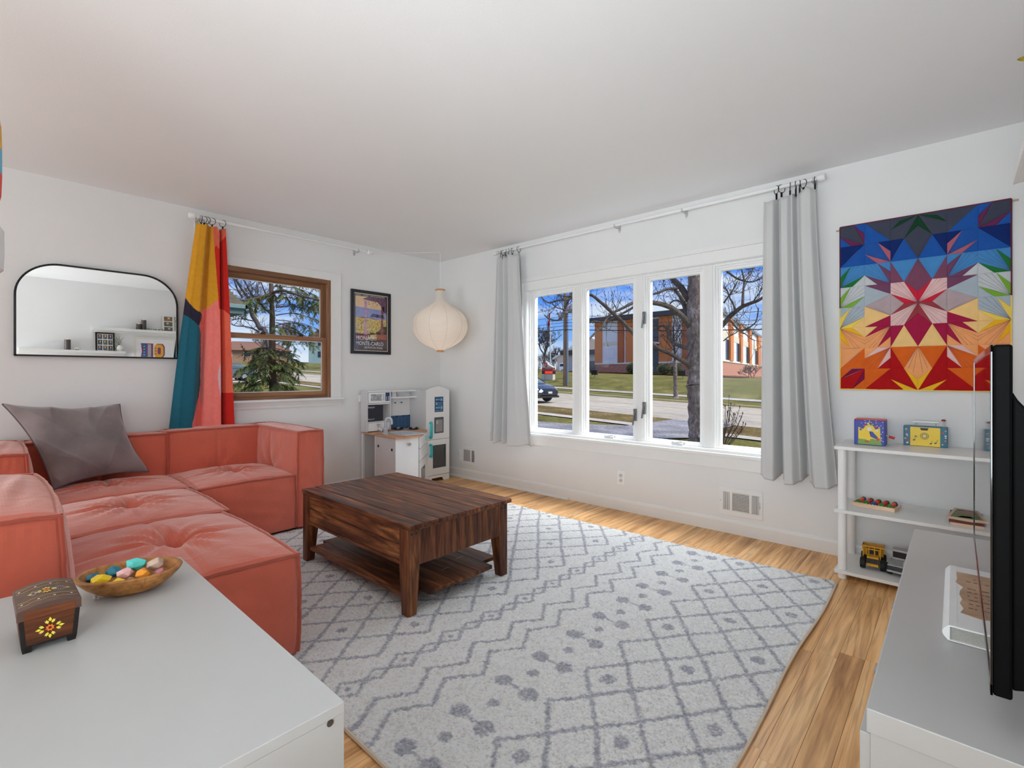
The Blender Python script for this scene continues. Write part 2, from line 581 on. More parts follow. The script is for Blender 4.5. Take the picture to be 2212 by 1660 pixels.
# crank handles on the two opening lights and sash locks on the mullion
for cx in (2.235, 2.84):
    o = MB().box(cx - .055, cx + .03, .025, .062, .585, .600)
    o.obox((cx - .012, .035, .606), (.085, .016, .010), Matrix.Rotation(math.radians(-12), 3, 'Y'))
    o.sphere((cx + .045, .032, .605), .010, 10).cyl((cx - .045, .035, .598), (cx - .045, .02, .606), .008)
    o.build('window_crank', mat('crank_white', A(196, 196, 196, .72), .3), w2, smooth=True)
for (lx, zs) in ((2.533, (1.60, .86)), (2.452, (.80,))):
    for z in zs:
        o = MB().box(lx - .004, lx + .022, .040, .056, z - .05, z + .05)
        o.obox((lx + .004, .032, z - .03), (.010, .014, .11), Matrix.Rotation(math.radians(8), 3, 'Y'))
        o.build('sash_lock', mat('lock_grey', rgb(120, 120, 122), .35, .5), w2, bevel=.002)

# ------------------------------------------------------------------ left window: oak double-hung in white casing
w1 = tag(thing('window_1', None, None, (0, -1.85, .918)), kind='structure')
y0, y1, z0, z1 = WL
b = MB()
b.box(-.13, .004, y0, y0 + .030, z0, z1); b.box(-.13, .004, y1 - .030, y1, z0, z1)
b.build('jamb', m_winwood_v, w1, bevel=.002)
MB().box(-.13, .004, y0 + .03, y1 - .03, z1 - .034, z1).box(-.13, .004, y0 + .03, y1 - .03, z0, z0 + .024).build('head_jamb', m_winwood, w1, bevel=.002)
MB().box(-.052, -.046, y1 - .05, y1 - .03, z0 + .03, z1 - .04).box(-.052, -.046, y0 + .03, y0 + .05, z0 + .03, z1 - .04).box(-.062, -.035, y1 - .042, y1 - .03, z0 + .03, z1 - .04).build('stop_bead', m_winwood_v, w1)
def sash(name, x0, x1, a0, a1, c0, c1, st, rt, rb):
    o = MB().box(x0, x1, a0, a0 + st, c0, c1).box(x0, x1, a1 - st, a1, c0, c1).build(name, m_winwood_v, w1, bevel=.003)
    MB().box(x0, x1, a0 + st, a1 - st, c1 - rt, c1).box(x0, x1, a0 + st, a1 - st, c0, c0 + rb).build('rail', m_winwood, o, bevel=.003)
    xm = (x0 + x1) / 2
    MB().box(xm - .003, xm + .003, a0 + st - .004, a1 - st + .004, c0 + rb - .004, c1 - rt + .004).build('pane', m_glass, o)
    g = MB()
    g.box(xm + .004, xm + .007, a0 + st, a0 + st + .006, c0 + rb, c1 - rt).box(xm + .004, xm + .007, a1 - st - .006, a1 - st, c0 + rb, c1 - rt)
    g.box(xm + .004, xm + .007, a0 + st, a1 - st, c1 - rt - .006, c1 - rt).box(xm + .004, xm + .007, a0 + st, a1 - st, c0 + rb, c0 + rb + .006)
    g.build('glazing_strip', m_vinyl, o)
    return o
sash('upper_sash', -.10, -.066, y0 + .03, y1 - .03, 1.452, z1 - .030, .036, .052, .034)
sash('lower_sash', -.060, -.026, y0 + .03, y1 - .03, z0 + .022, 1.486, .040, .040, .040)
for yy in (-1.95, -1.62):
    MB().box(-.058, -.03, yy - .022, yy + .022, 1.486, 1.494).cyl((-.045, yy, 1.492), (-.045, yy, 1.503), .010).obox((-.045, yy + .01, 1.504), (.010, .04, .006)).build('sash_lock', mat('bronze', rgb(60, 46, 34), .4, .6), w1, smooth=True)
b = MB()
b.box(0, .014, y0 - .10, y0, z0 - .01, z1 + .075); b.box(0, .014, y1, y1 + .104, z0 - .01, z1 + .075); b.box(0, .0135, y0, y1, z1, z1 + .075)
b.build('window_casing', m_trim, w1, bevel=.003)
MB().box(0, .045, y0 - .12, y1 + .125, z0 - .024, z0 - .001).build('window_stool', m_trim, w1, bevel=.006)
MB().prism([(0, 0), (.012, 0), (.016, .02), (.030, .048), (.030, .053), (0, .053)], lambda a, bb, d: (a, y0 - .10 + d, z0 - .077 + bb), y1 - y0 + .205).build('window_apron', m_trim, w1, fix=True)

# ================================================================== CURTAIN RODS
def finial(mb, c, ax, r=.021):
    return mb.lathe([(.010, 0), (r, .004), (r * 1.12, .018), (r * 1.12, .034), (r * .9, .044), (.003, .046)], c, 14, axis=ax)

t = thing('curtain_rod', 'long white curtain rod above the four-light front window', 'curtain rod', (2.4, -.08, 2.37))
MB().cyl((.99, -.08, 2.367), (2.62, -.08, 2.367), .0095).cyl((2.6, -.08, 2.367), (3.79, -.08, 2.367), .0125).build('pole', m_plastic_w, t, smooth=True)
finial(MB(), (.995, -.08, 2.367), (-1, 0, 0)).build('finial', m_plastic_w, t, smooth=True)
finial(MB(), (3.785, -.08, 2.367), (1, 0, 0)).build('finial', m_plastic_w, t, smooth=True)
for bx in (1.03, 2.346, 2.918, 3.765):
    MB().box(bx - .008, bx + .008, -.092, -.003, 2.352, 2.358).box(bx - .010, bx + .010, -.006, 0, 2.335, 2.380).box(bx - .003, bx + .003, -.096, -.088, 2.352, 2.374).cyl((bx, -.008, 2.325), (bx, -.004, 2.325), .004).build('bracket', mat('bracket_steel', rgb(196, 196, 194), .4, .2), t)

t = thing('curtain_rod', 'white curtain rod above the oak double-hung window', 'curtain rod', (.08, -1.75, 2.36))
MB().cyl((.08, -2.50, 2.358), (.08, -2.05, 2.358), .0125).cyl((.08, -2.06, 2.358), (.08, -.99, 2.361), .0095).build('pole', m_plastic_w, t, smooth=True)
finial(MB(), (.08, -2.49, 2.358), (0, -1, 0)).build('finial', m_plastic_w, t, smooth=True)
finial(MB(), (.08, -.995, 2.361), (0, 1, 0)).build('finial', mat('finial_clear', A(205, 205, 205, .7), .2), t, smooth=True)
for by in (-2.462, -1.10):
    MB().box(.003, .092, by - .008, by + .008, 2.343, 2.349).box(0, .006, by - .010, by + .010, 2.32, 2.372).box(.088, .096, by - .003, by + .003, 2.343, 2.366).build('bracket', MATS['bracket_steel'], t)

# ================================================================== CURTAINS
def knots(u, K):
    if u <= K[0][0]: return K[0][1]
    for (a, p), (c, q) in zip(K, K[1:]):
        if u <= c:
            w = (u - a) / (c - a); w = w * w * (3 - 2 * w)
            return p + (q - p) * w
    return K[-1][1]

m_cur = mat('grey_curtain_cloth', A(178, 178, 178, .70), .9, bump=(520, .0008), var=(4, .02), spec=.15, sheen=.2)
m_ring = mat('black_ring', rgb(16, 16, 18), .35, .3, var=(30, .1))

def ring_and_clip(t, c, along, tilt, top_z, R=.0265):
    """c: point on the rod centre; the ring hangs from the rod, a clip pinches the cloth below."""
    ax = Vector(along); ax.rotate(Matrix.Rotation(tilt, 3, 'Z'))
    rc = Vector(c) + Vector((0, 0, -.013))
    o = MB().torus(rc, R, .0022, ax, 20, 6).build('ring', m_ring, t, smooth=True)
    MB().obox(Vector((rc.x, rc.y, (rc.z - R + top_z) / 2 - .004)), (.010, .008, max(.014, rc.z - R - top_z + .014)), Matrix.Rotation(tilt, 3, 'Z')).build('clip', m_ring, o, bevel=.001)

def solid(o, th=.0022):
    s = o.modifiers.new('cloth_thickness', 'SOLIDIFY'); s.thickness = th; s.offset = 0
    return o

# left grey panel
t = thing('curtain', 'narrow grey curtain gathered at the corner end of the front window', 'curtain', (1.15, -.09, .46), group=None)
FK = [(0, .2), (.05, -.6), (.13, .9), (.22, -1), (.34, .5), (.44, -1.0), (.56, 1.0), (.72, .8), (.86, -.1), (1, .35)]
def cl(u, v):
    xl = 1.008 - .095 * v ** 1.3; xr = 1.305 + .16 * v ** 1.1
    x = xl + (xr - xl) * (u + .03 * math.sin(9 * u) * v)
    amp = .024 + .036 * v
    y = -.094 - amp * knots(u, FK) - .006 * math.sin(v * 5 + u * 6)
    z = 2.318 - (.018 * (1 - knots(u, [(0, .6), (.2, 1), (.44, .4), (.56, 1), (.8, .1), (1, 1)]))) * (1 - v) - (2.318 - .46 + .02 * knots(u, FK)) * v
    return (x, min(y, -.022), z)
solid(MB().sheet(cl, 72, 60).build('cloth', m_cur, t, smooth=3.0))
MB().sheet(lambda u, v: (lambda q: (q[0], q[1] - .004, q[2]))(cl(u, .945 + v * .05)), 72, 3).build('hem', m_cur, t, smooth=3.0)
for xx, tl in ((1.045, .75), (1.075, .05), (1.115, .8), (1.15, .9), (1.20, .35), (1.285, .03)):
    ring_and_clip(t, (xx, -.08, 2.367), (1, 0, 0), tl, 2.302)

# right grey panel
t = thing('curtain', 'wide grey curtain hanging between the front window and the quilt', 'curtain', (3.67, -.09, .46))
FR = [(0, .0), (.10, .7), (.20, .75), (.285, -1.0), (.33, .2), (.38, 1.05), (.47, .95), (.55, .1), (.615, -1.25), (.67, .0), (.76, .9), (.9, .75), (1, -.2)]
def cr(u, v):
    xl = 3.485 - .020 * v; xr = 3.782 + .115 * v ** 1.4
    x = xl + (xr - xl) * u
    amp = .034 + .040 * v
    y = -.104 - amp * knots(u, FR) - .005 * math.sin(v * 4 + u * 9)
    top = 2.285 + .030 * u - .02 * abs(math.sin(u * 11))
    z = top - (top - .462 + .022 * knots(u, FR) + .012 * u) * v
    return (x, min(y, -.022), z)
solid(MB().sheet(cr, 90, 60).build('cloth', m_cur, t, smooth=3.0))
MB().sheet(lambda u, v: (lambda q: (q[0], q[1] - .004, q[2]))(cr(u, .95 + v * .045)), 90, 3).build('hem', m_cur, t, smooth=3.0)
for xx, tl in ((3.555, .75), (3.585, -.6), (3.635, .25), (3.668, .08), (3.69, .3), (3.712, .85), (3.775, .05)):
    ring_and_clip(t, (xx, -.08, 2.367), (1, 0, 0), tl, 2.296)

# printed panel beside the oak window
YEL, NAV, TEA, PIN, COR, RED, SAL, LAV = (A(196, 138, 34, .8), A(36, 34, 50, .8), A(26, 86, 104, .8), A(222, 116, 108, .8), A(222, 100, 76, .8), A(186, 34, 26, .8), A(204, 94, 74, .8), A(200, 172, 180, .8))
def interp(v, K):
    return knots_lin(v, K)
def knots_lin(u, K):
    if u <= K[0][0]: return K[0][1]
    for (a, p), (c, q) in zip(K, K[1:]):
        if u <= c: return p + (q - p) * (u - a) / (c - a)
    return K[-1][1]
def print_colour(u, v):
    """u across 0..1, v down 0..1 of the hanging panel"""
    yy = 150 + v * 1455
    x = knots_lin(yy, [(150, 218), (700, 122), (1300, 45), (1605, 20)]) * (1 - u) + knots_lin(yy, [(150, 428), (800, 462), (1605, 488)]) * u
    fold = knots_lin(yy, [(150, 330), (680, 366), (1130, 386), (1605, 391)])
    if x > fold:
        if yy < knots_lin(x, [(330, 320), (375, 270), (428, 205)]): return SAL
        if yy < knots_lin(x, [(366, 735), (400, 752), (462, 805)]): return RED
        if yy > 1392: return RED
        return COR
    if yy > 640:
        low = knots_lin(x, [(110, 690), (150, 745), (200, 790), (246, 812), (247, 778), (270, 770), (320, 730), (366, 680)])
    else: low = 700
    if yy < low: return YEL
    edge = knots_lin(yy, [(775, 247), (850, 243), (905, 214), (950, 240), (1150, 240), (1330, 235), (1420, 226), (1605, 165)])
    if x > edge:
        if x > knots_lin(yy, [(1120, 387), (1200, 362), (1270, 352), (1350, 362), (1480, 386), (1500, 395)]): return LAV
        return PIN
    if yy < knots_lin(x, [(100, 822), (160, 850), (215, 903), (246, 860)]): return NAV
    return TEA
t = thing('curtain', 'colour-block curtain in mustard, teal, pink and red beside the oak window', 'curtain', (.09, -2.43, .73))
FM = [(0, -.2), (.12, .6), (.30, .9), (.44, -.6), (.50, .5), (.62, .7), (.76, .9), (.82, -1.1), (.88, .4), (1, .5)]
def cm(u, v):
    v2 = v * 1.022
    a = -2.485 - .175 * min(1.3, v2) ** .9; c = -2.285 + .06 * v2
    y = a + (c - a) * u
    x = .095 + (.026 + .022 * v2) * knots(u, FM) + .004 * math.sin(v * 7 + u * 5)
    top = 2.312 - .016 * abs(math.sin(u * 9)) - (.05 * math.exp(-((u - .74) / .05) ** 2))
    z = top - (top - .765) * v2
    return (max(x, .022), y, z)
NU, NV = 150, 320
b = MB().sheet(cm, NU, NV)
o = b.build('cloth', vcol('printed_curtain', .85, .15, bump=(600, .0006), noise=.05, nscale=40), t, smooth=3.0)
ca = o.data.color_attributes.new('pattern', 'FLOAT_COLOR', 'POINT')
cols = []
for j in range(NV + 1):
    for i in range(NU + 1):
        cols += list(print_colour(i / NU, min(1.0, j / NV * 1.022)))
ca.data.foreach_set('color', cols)
for yy, tl in ((-2.452, .1), (-2.43, .55), (-2.41, .7), (-2.375, .8), (-2.30, .75)):
    ring_and_clip(t, (.08, yy, 2.358), (0, 1, 0), tl, 2.30)
MB().tube([(.006, -2.475, 2.33), (.012, -2.48, 1.9), (.010, -2.49, 1.4)], .003, 6).build('pull_cord', m_plastic_w, t)

# ================================================================== WALL FITTINGS
def vent(label, x0, x1, z0, z1, right_dark):
    t = thing('wall_vent', label, 'vent', ((x0 + x1) / 2, 0, z0))
    w = x1 - x0; h = z1 - z0; y = -.009
    iz0, iz1 = z0 + h * .17, z1 - h * .17
    S = [(.10, .26), (.31, .70), (.76, .92)]
    b = MB()
    xs = [0] + [q for s in S for q in s] + [1]
    for k in range(0, len(xs), 2):
        b.box(x0 + w * xs[k], x0 + w * xs[k + 1], y, 0, iz0, iz1)
    b.box(x0, x1, y, 0, z0, iz0).box(x0, x1, y, 0, iz1, z1)
    b.build('face_plate', m_trim, t, bevel=.002)
    MB().box(x0 + w * .1, x0 + w * .92, -.0015, -.0008, iz0, iz1).build('duct_opening', m_dark, t)
    b = MB()
    for (a0, a1), n in ((S[0], 7), (S[2], 6)):
        for k in range(n):
            cx = x0 + w * (a0 + (a1 - a0) * (k + .5) / n)
            b.obox((cx, -.006, (iz0 + iz1) / 2), (w * (a1 - a0) / n * .62, .0015, iz1 - iz0), Matrix.Rotation(math.radians(30 if a0 < .5 or not right_dark else -50), 3, 'Z'))
    n = 13
    for k in range(n):
        cz = iz0 + (iz1 - iz0) * (k + .5) / n
        b.obox((x0 + w * .505, -.006, cz), (w * .39, .0015, (iz1 - iz0) / n * .66), Matrix.Rotation(math.radians(25), 3, 'X'))
    b.build('louvres', m_trim, t, kind='stuff')
    MB().box(x0 + w * .935, x0 + w * .945, y - .003, y, z0 + h * .38, z0 + h * .62).sphere((x0 + w * .94, y - .006, z0 + h * .45), .005, 8).build('damper_lever', m_chrome, t)
    MB().cyl((x0 + w * .035, y, z0 + h * .5), (x0 + w * .035, y - .0015, z0 + h * .5), .004).build('screw', m_chrome, t)
vent('white wall register low beside the toy refrigerator', .314, .605, .152, .342, True)
vent('white wall register low under the right end of the front window', 3.160, 3.452, .129, .325, False)

t = thing('wall_outlet', 'white double wall outlet under the front window', 'outlet', (2.359, 0, .268))
MB().box(2.323, 2.395, -.006, 0, .212, .327).build('cover_plate', m_plastic_w, t, bevel=.003)
for z in (.249, .291):
    o = MB().lathe([(.017, 0), (.017, .003), (.0155, .004)], (2.359, -.0055, z), 20, axis=(0, -1, 0), sx=1.0, sy=.86).build('receptacle', mat('socket_grey', A(176, 176, 176, .7), .4), t, smooth=True)
    MB().box(2.3515, 2.3535, -.0102, -.0094, z - .001, z + .008).box(2.3645, 2.3665, -.0102, -.0094, z - .001, z + .007).build('slot', m_dark, o)
MB().cyl((2.359, -.006, .27), (2.359, -.0075, .27), .003).build('screw', m_chrome, t)

# ================================================================== RUG
RX0, RX1, RY0, RY1 = .88, 3.955, -2.85, -.512
NXr, NYr = 620, 470
gx = np.linspace(0, 1, NXr + 1); gy = np.linspace(0, 1, NYr + 1)
U, V = np.meshgrid(gx, gy)
X = RX0 + (RX1 - RX0) * U; Y = RY0 + (RY1 - RY0) * V
rs = np.random.RandomState(3)
def smooth_noise(shape, step, amp):
    a = rs.randn(shape[0] // step + 3, shape[1] // step + 3)
    yi = np.arange(shape[0]) / step; xi = np.arange(shape[1]) / step
    y0 = yi.astype(int); x0 = xi.astype(int); fy = (yi - y0)[:, None]; fx = (xi - x0)[None, :]
    g = lambda dy, dx: a[np.ix_(y0 + dy, x0 + dx)]
    return amp * ((g(0, 0) * (1 - fx) + g(0, 1) * fx) * (1 - fy) + (g(1, 0) * (1 - fx) + g(1, 1) * fx) * fy)
sh = X.shape
Xj = X + smooth_noise(sh, 2, .0035) + smooth_noise(sh, 25, .004)
Yj = Y + smooth_noise(sh, 2, .0035) + smooth_noise(sh, 25, .004)
D = np.full(sh, 9.0)            # distance to the nearest yarn line, in metres
def tri(q, per):                # 0..1..0 triangle wave
    m = np.mod(q / per, 1.0); return 1 - np.abs(2 * m - 1)
def add_d(d, mask=None):
    global D
    if mask is not None: d = np.where(mask, d, 9.0)
    D = np.minimum(D, d)
def dots(xc, yc0, step, r, soft=0.0, mask=None):
    k = np.round((Yj - yc0) / step)
    d = np.sqrt((Xj - xc) ** 2 + (Yj - yc0 - k * step) ** 2) - r
    add_d(np.maximum(d + .008, -.02), mask)
# diamond lattice toward the television side
a = (Xj - 3.39) / .0945; c_ = (Yj + 2.07) / .1235
nrm = .0748
for q in (a + c_, a - c_):
    m = np.mod(q, 2.0); add_d(nrm * np.minimum(m, 2 - m), Xj > 3.385)
dots(3.485, -2.07, .494, .026); dots(3.672, -1.823, .494, .026); dots(3.862, -2.07, .494, .026)
# pairs of joined dots
step = .2165
dots(3.202, -2.554, step, .034); dots(3.322, -2.555, step, .034); dots(3.26, -2.449, step, .022)
k = np.round((Yj + 2.5545) / step); add_d(np.abs(Yj + 2.5545 - k * step) + .004, (Xj > 3.2) & (Xj < 3.32))
# two zigzag lines
for x_in, ph in ((3.035, -2.594), (2.943, -2.594)):
    f = x_in + .083 * tri(Yj - ph + .1175, .235); add_d(np.abs(Xj - f) * .82)
# chain of diamonds
pc = .2365; s = np.mod(Yj + 2.502 + pc / 2, pc) - pc / 2
big = .048 * np.maximum(0, 1 - np.abs(s) / .068); sml = .030 * np.maximum(0, 1 - np.abs(np.abs(s) - pc / 2) / .052)
hw = np.where(np.abs(s) < .067, big, sml)
add_d(np.abs(np.abs(Xj - 2.826) - hw) * .85, np.abs(Xj - 2.826) < .07)
dots(2.826, -2.502, pc, .013)
# wide lattice under the coffee table
a = (2.727 - Xj) / .0975; c_ = (Yj + 2.308) / .1235
for q in (a + c_, a - c_):
    m = np.mod(q, 2.0); add_d(nrm * np.minimum(m, 2 - m), Xj < 2.732)
for j, xx in enumerate((2.63, 2.436, 2.24, 2.044, 1.85, 1.655, 1.46, 1.265, 1.07)):
    dots(xx, -2.308 + (.247 if j % 2 else 0), .494, .022, mask=Xj < 2.7)
line = np.clip((.0115 - D) / .006, 0, 1)
line *= np.clip(.78 + smooth_noise(sh, 1, .22), .25, 1)
wool = np.array(A(216, 212, 208, .70)[:3]); yarn = np.array(A(128, 130, 143, .70)[:3])
n1 = smooth_noise(sh, 1, 1.0)
tuft_shade = np.clip(1 - .17 * np.clip(n1 - .2, 0, 2.2) + .05 * np.clip(-n1, 0, 2) + smooth_noise(sh, 3, .03), .5, 1.2)[..., None]  # low spots between tufts darkened as painted shade, plus random wool tone
tan_f = np.clip(smooth_noise(sh, 1, 1.0) - 1.0, 0, 1.4)[..., None] * .30
brown = np.array(A(150, 128, 106, .70)[:3])
C3 = (wool * (1 - line[..., None]) + yarn * line[..., None]) * tuft_shade
C3 = C3 * (1 - tan_f) + brown * tan_f
C3[..., 2] *= np.clip(1 + smooth_noise(sh, 2, .03), .9, 1.1)
wob = .0055 * np.sin(Y * 5.3) * np.exp(-((RX1 - X) / .15)) + .004 * np.sin(X * 9) * np.exp(-((RY1 - Y) / .1))
Z = .011 + np.clip(-.0016 * n1 + smooth_noise(sh, 1, .0012), -.004, .004) + np.clip(smooth_noise(sh, 2, .0014), -.003, .003)
Z += .006 * np.exp(-((RX1 - X) / .05)) * np.clip(np.sin(Y * 4.1 + 1.0), 0, 1)
Z += .006 * np.exp(-((RY1 - Y) / .05)) * np.clip(np.sin(X * 5.0), 0, 1)
edge = np.minimum(np.minimum(U, 1 - U) * (RX1 - RX0), np.minimum(V, 1 - V) * (RY1 - RY0))
Z = np.where(edge < .002, np.maximum(Z - .004, .002), Z)
co = np.stack([X + wob, Y, Z], -1).reshape(-1, 3)
me = bpy.data.meshes.new('pile')
idx = np.arange((NXr + 1) * (NYr + 1)).reshape(NYr + 1, NXr + 1)
q = np.stack([idx[:-1, :-1], idx[:-1, 1:], idx[1:, 1:], idx[1:, :-1]], -1).reshape(-1, 4)
me.vertices.add(len(co)); me.vertices.foreach_set('co', co.astype(np.float32).ravel())
me.loops.add(q.size); me.loops.foreach_set('vertex_index', q.astype(np.int32).ravel())
me.polygons.add(len(q)); me.polygons.foreach_set('loop_start', (np.arange(len(q)) * 4).astype(np.int32)); me.polygons.foreach_set('loop_total', np.full(len(q), 4, np.int32))
me.update(calc_edges=True)
me.polygons.foreach_set('use_smooth', [True] * len(q))
ca = me.color_attributes.new('pattern', 'FLOAT_COLOR', 'POINT')
ca.data.foreach_set('color', np.concatenate([np.clip(C3, 0, .9), np.ones(sh + (1,))], -1).astype(np.float32).ravel())
me.materials.append(vcol('wool_pile', .95, .3, bump=(420, .004), noise=.10, nscale=260, spec=.05))
rug = thing('rug', 'large cream wool rug with grey lattice and zigzag lines under the coffee table', 'rug', (0, 0, 0))
link_mesh('pile', me, rug)
m_bind = mat('rug_binding', A(176, 160, 140), .9, bump=(300, .001))
b = MB()
zs = lambda yy: .006 + .005 * max(0, math.sin(yy * 4.1 + 1.0))
b.tube([(RX1 + .0055 * math.sin(yy * 5.3) + .002, yy, zs(yy)) for yy in np.linspace(RY0, RY1, 60)], .006, 6)
b.tube([(xx, RY0 - .001, .006) for xx in np.linspace(RX0, RX1, 20)], .006, 6)
b.tube([(xx, RY1 + .001, .006) for xx in np.linspace(RX0, RX1, 20)], .006, 6)
b.tube([(RX0, yy, .006) for yy in np.linspace(RY0, RY1, 10)], .006, 6)
b.build('binding', m_bind, rug, smooth=True)

# ================================================================== MODULAR SOFA
def velvet(name, col, e2, mot=.10, ms=3.5):
    t = NT(name)
    p = t.n('ShaderNodeBsdfPrincipled', {'Roughness': .85, 'Specular IOR Level': .15, 'Sheen Weight': .9, 'Sheen Roughness': .5, 'Sheen Tint': e2})
    pos = t.n('ShaderNodeTexCoord').outputs['Object']
    nz = t.n('ShaderNodeTexNoise', {'Vector': pos, 'Scale': ms, 'Detail': 4.0})
    d = tuple(c * (1 - mot) for c in col[:3]) + (1,); l = tuple(min(1, c * (1 + mot)) for c in col[:3]) + (1,)
    t.link(t.ramp(nz.outputs[0], [(.3, d), (.7, l)]), p.inputs['Base Color'])
    n2 = t.n('ShaderNodeTexNoise', {'Vector': pos, 'Scale': 9.0, 'Detail': 2.0, 'Distortion': 1.2})
    n3 = t.n('ShaderNodeTexNoise', {'Vector': pos, 'Scale': 420.0})
    b1 = t.n('ShaderNodeBump', {'Height': n2.outputs[0], 'Strength': .35, 'Distance': .012})
    b2 = t.n('ShaderNodeBump', {'Height': n3.outputs[0], 'Strength': .4, 'Distance': .0008, 'Normal': b1.outputs[0]})
    t.link(b2.outputs[0], p.inputs['Normal'])
    t.link(p.outputs[0], t.out.inputs[0])
    return t.m

m_coral = velvet('coral_velvet', A(172, 84, 66, .66), (1.0, .78, .72, 1))
m_pipe = velvet('coral_piping', A(152, 68, 52, .66), (1.0, .75, .68, 1))
m_greyv = velvet('grey_velvet', A(108, 98, 98, .66), (.9, .86, .88, 1), .26, 5.0)  # strong mottling puts the sheen streaks of the velvet into its colour
m_foot = mat('sofa_foot', rgb(20, 20, 20), .5)

def swell(dims, bulge):
    """Displacement of a stuffed block: faces belly out, edges bow a little, corners stay put."""
    x0, x1, y0, y1, z0, z1 = dims
    c = Vector(((x0 + x1) / 2, (y0 + y1) / 2, (z0 + z1) / 2)); h = Vector(((x1 - x0) / 2, (y1 - y0) / 2, (z1 - z0) / 2))
    al = bulge.get('all', .012); ed = bulge.get('edge', .34)
    B = [(bulge.get('-x', al), bulge.get('+x', al)), (bulge.get('-y', al), bulge.get('+y', al)), (bulge.get('-z', 0), bulge.get('+z', al))]
    def fn(n):
        out = [0, 0, 0]
        for k in range(3):
            p, q = max(0, 1 - n[(k + 1) % 3] ** 2), max(0, 1 - n[(k + 2) % 3] ** 2)
            g = (1 - ed) * (p * q) ** .42 + ed * .5 * (p + q)
            out[k] = c[k] + h[k] * n[k] + (B[k][1] * g if n[k] > 0 else -B[k][0] * g) * abs(n[k]) ** 3
        return out
    return fn

def puff(x0, x1, y0, y1, z0, z1, bulge, top_tuft=0.0, side_tuft=None, n=30, seed=0, fold=1.0):
    """An upholstered block: piped edges, faces that swell, a tuft that pulls creases."""
    mb = MB()
    rn = random.Random(seed); ph = [rn.uniform(0, 6) for _ in range(8)]
    fn = swell((x0, x1, y0, y1, z0, z1), bulge)
    faces = {'+x': (0, 1, 1, 2), '-x': (0, -1, 1, 2), '+y': (1, 1, 0, 2), '-y': (1, -1, 0, 2), '+z': (2, 1, 0, 1), '-z': (2, -1, 0, 1)}
    for key, (ax, sg, ua, va) in faces.items():
        m = n if key in ('+z', '+x', '+y', side_tuft) else 10
        vs = []
        for j in range(m + 1):
            for i in range(m + 1):
                u = -1 + 2 * i / m; v = -1 + 2 * j / m
                w = ((1 - u * u) * (1 - v * v))
                d = 0.0
                if key == '+z' and top_tuft:
                    r = math.hypot(u, v); th = math.atan2(v, u)
                    d -= top_tuft * math.exp(-(r / .17) ** 2)
                    cr_ = math.exp(-(u / .05) ** 2) + math.exp(-(v / .05) ** 2)
                    d -= .36 * top_tuft * min(1.2, cr_) * math.exp(-r / .75) * w ** .2
                    d += fold * .0075 * math.sin(11 * th + ph[0]) * math.exp(-((r - .38) / .22) ** 2)
                    d += fold * .0055 * math.sin(16 * u + 3 * math.sin(3 * v + ph[1])) * max(0, abs(v) - .50) * w ** .3
                    d += fold * .0055 * math.sin(15 * v + 3 * math.sin(3 * u + ph[2])) * max(0, abs(u) - .50) * w ** .3
                elif key == side_tuft:
                    r = math.hypot(u, v * .8 - .05); th = math.atan2(v, u)
                    d -= .036 * math.exp(-(r / .17) ** 2)
                    d -= .012 * math.exp(-(u / .035) ** 2) * math.exp(-abs(v) / 1.2) * w ** .3
                    d += .004 * math.sin(9 * th + ph[3]) * math.exp(-((r - .35) / .2) ** 2)
                else:
                    d += fold * .0035 * math.sin(5 * u + 4 * v + ph[4]) * w + fold * .0022 * math.sin(13 * v + 5 * u + ph[5]) * w
                    d += fold * .004 * math.sin(22 * u + 2 * math.sin(4 * v)) * math.exp(-(1 - v) / .12) * w ** .3
                nn = [0, 0, 0]; nn[ax] = sg; nn[ua] = u; nn[va] = v
                p = fn(nn); p[ax] += sg * d
                vs.append(tuple(p))
        fs = []
        flip = (sg > 0) == ((ax, ua, va) in ((0, 1, 2), (2, 0, 1)))
        for j in range(m):
            for i in range(m):
                q = (j * (m + 1) + i, j * (m + 1) + i + 1, (j + 1) * (m + 1) + i + 1, (j + 1) * (m + 1) + i)
                fs.append(q if flip else q[::-1])
        mb.add(vs, fs)
    return mb

def piping(x0, x1, y0, y1, z0, z1, bulge, r=.0075, seed=1):
    mb = MB(); rn = random.Random(seed)
    fn = swell((x0, x1, y0, y1, z0, z1), bulge)
    def run(p, q):
        n = 22; path = []
        for i in range(n + 1):
            k = i / n; nn = [p[j] + (q[j] - p[j]) * k for j in range(3)]
            w = Vector(fn(nn)) + Vector((nn[0] if abs(nn[0]) == 1 else 0, nn[1] if abs(nn[1]) == 1 else 0, .6 if nn[2] == 1 else 0)) * .004
            w += Vector((rn.uniform(-1, 1), rn.uniform(-1, 1), rn.uniform(-1, 1))) * .0018 * math.sin(PI * k)
            path.append(w)
        mb.tube(path, r, 6)
    C4 = [(-1, -1), (1, -1), (1, 1), (-1, 1)]
    for i in range(4):
        a_, b_ = C4[i], C4[(i + 1) % 4]
        run((*a_, 1), (*b_, 1)); run((*a_, 1), (*a_, -.96))
    return mb

def block(part, t, dims, bulge, seed, **kw):
    o = puff(*dims, bulge, seed=seed, **kw).build(part, m_coral, t, smooth=.95)
    piping(*dims, bulge, seed=seed).build('piping', m_pipe, o, smooth=True)
    return o

def feet(t, x0, x1, y0, y1):
    for a in (x0 + .06, x1 - .06):
        for c_ in (y0 + .06, y1 - .06):
            MB().cyl((a, c_, 0), (a, c_, .032), .025, .03, 10).build('foot', m_foot, t)

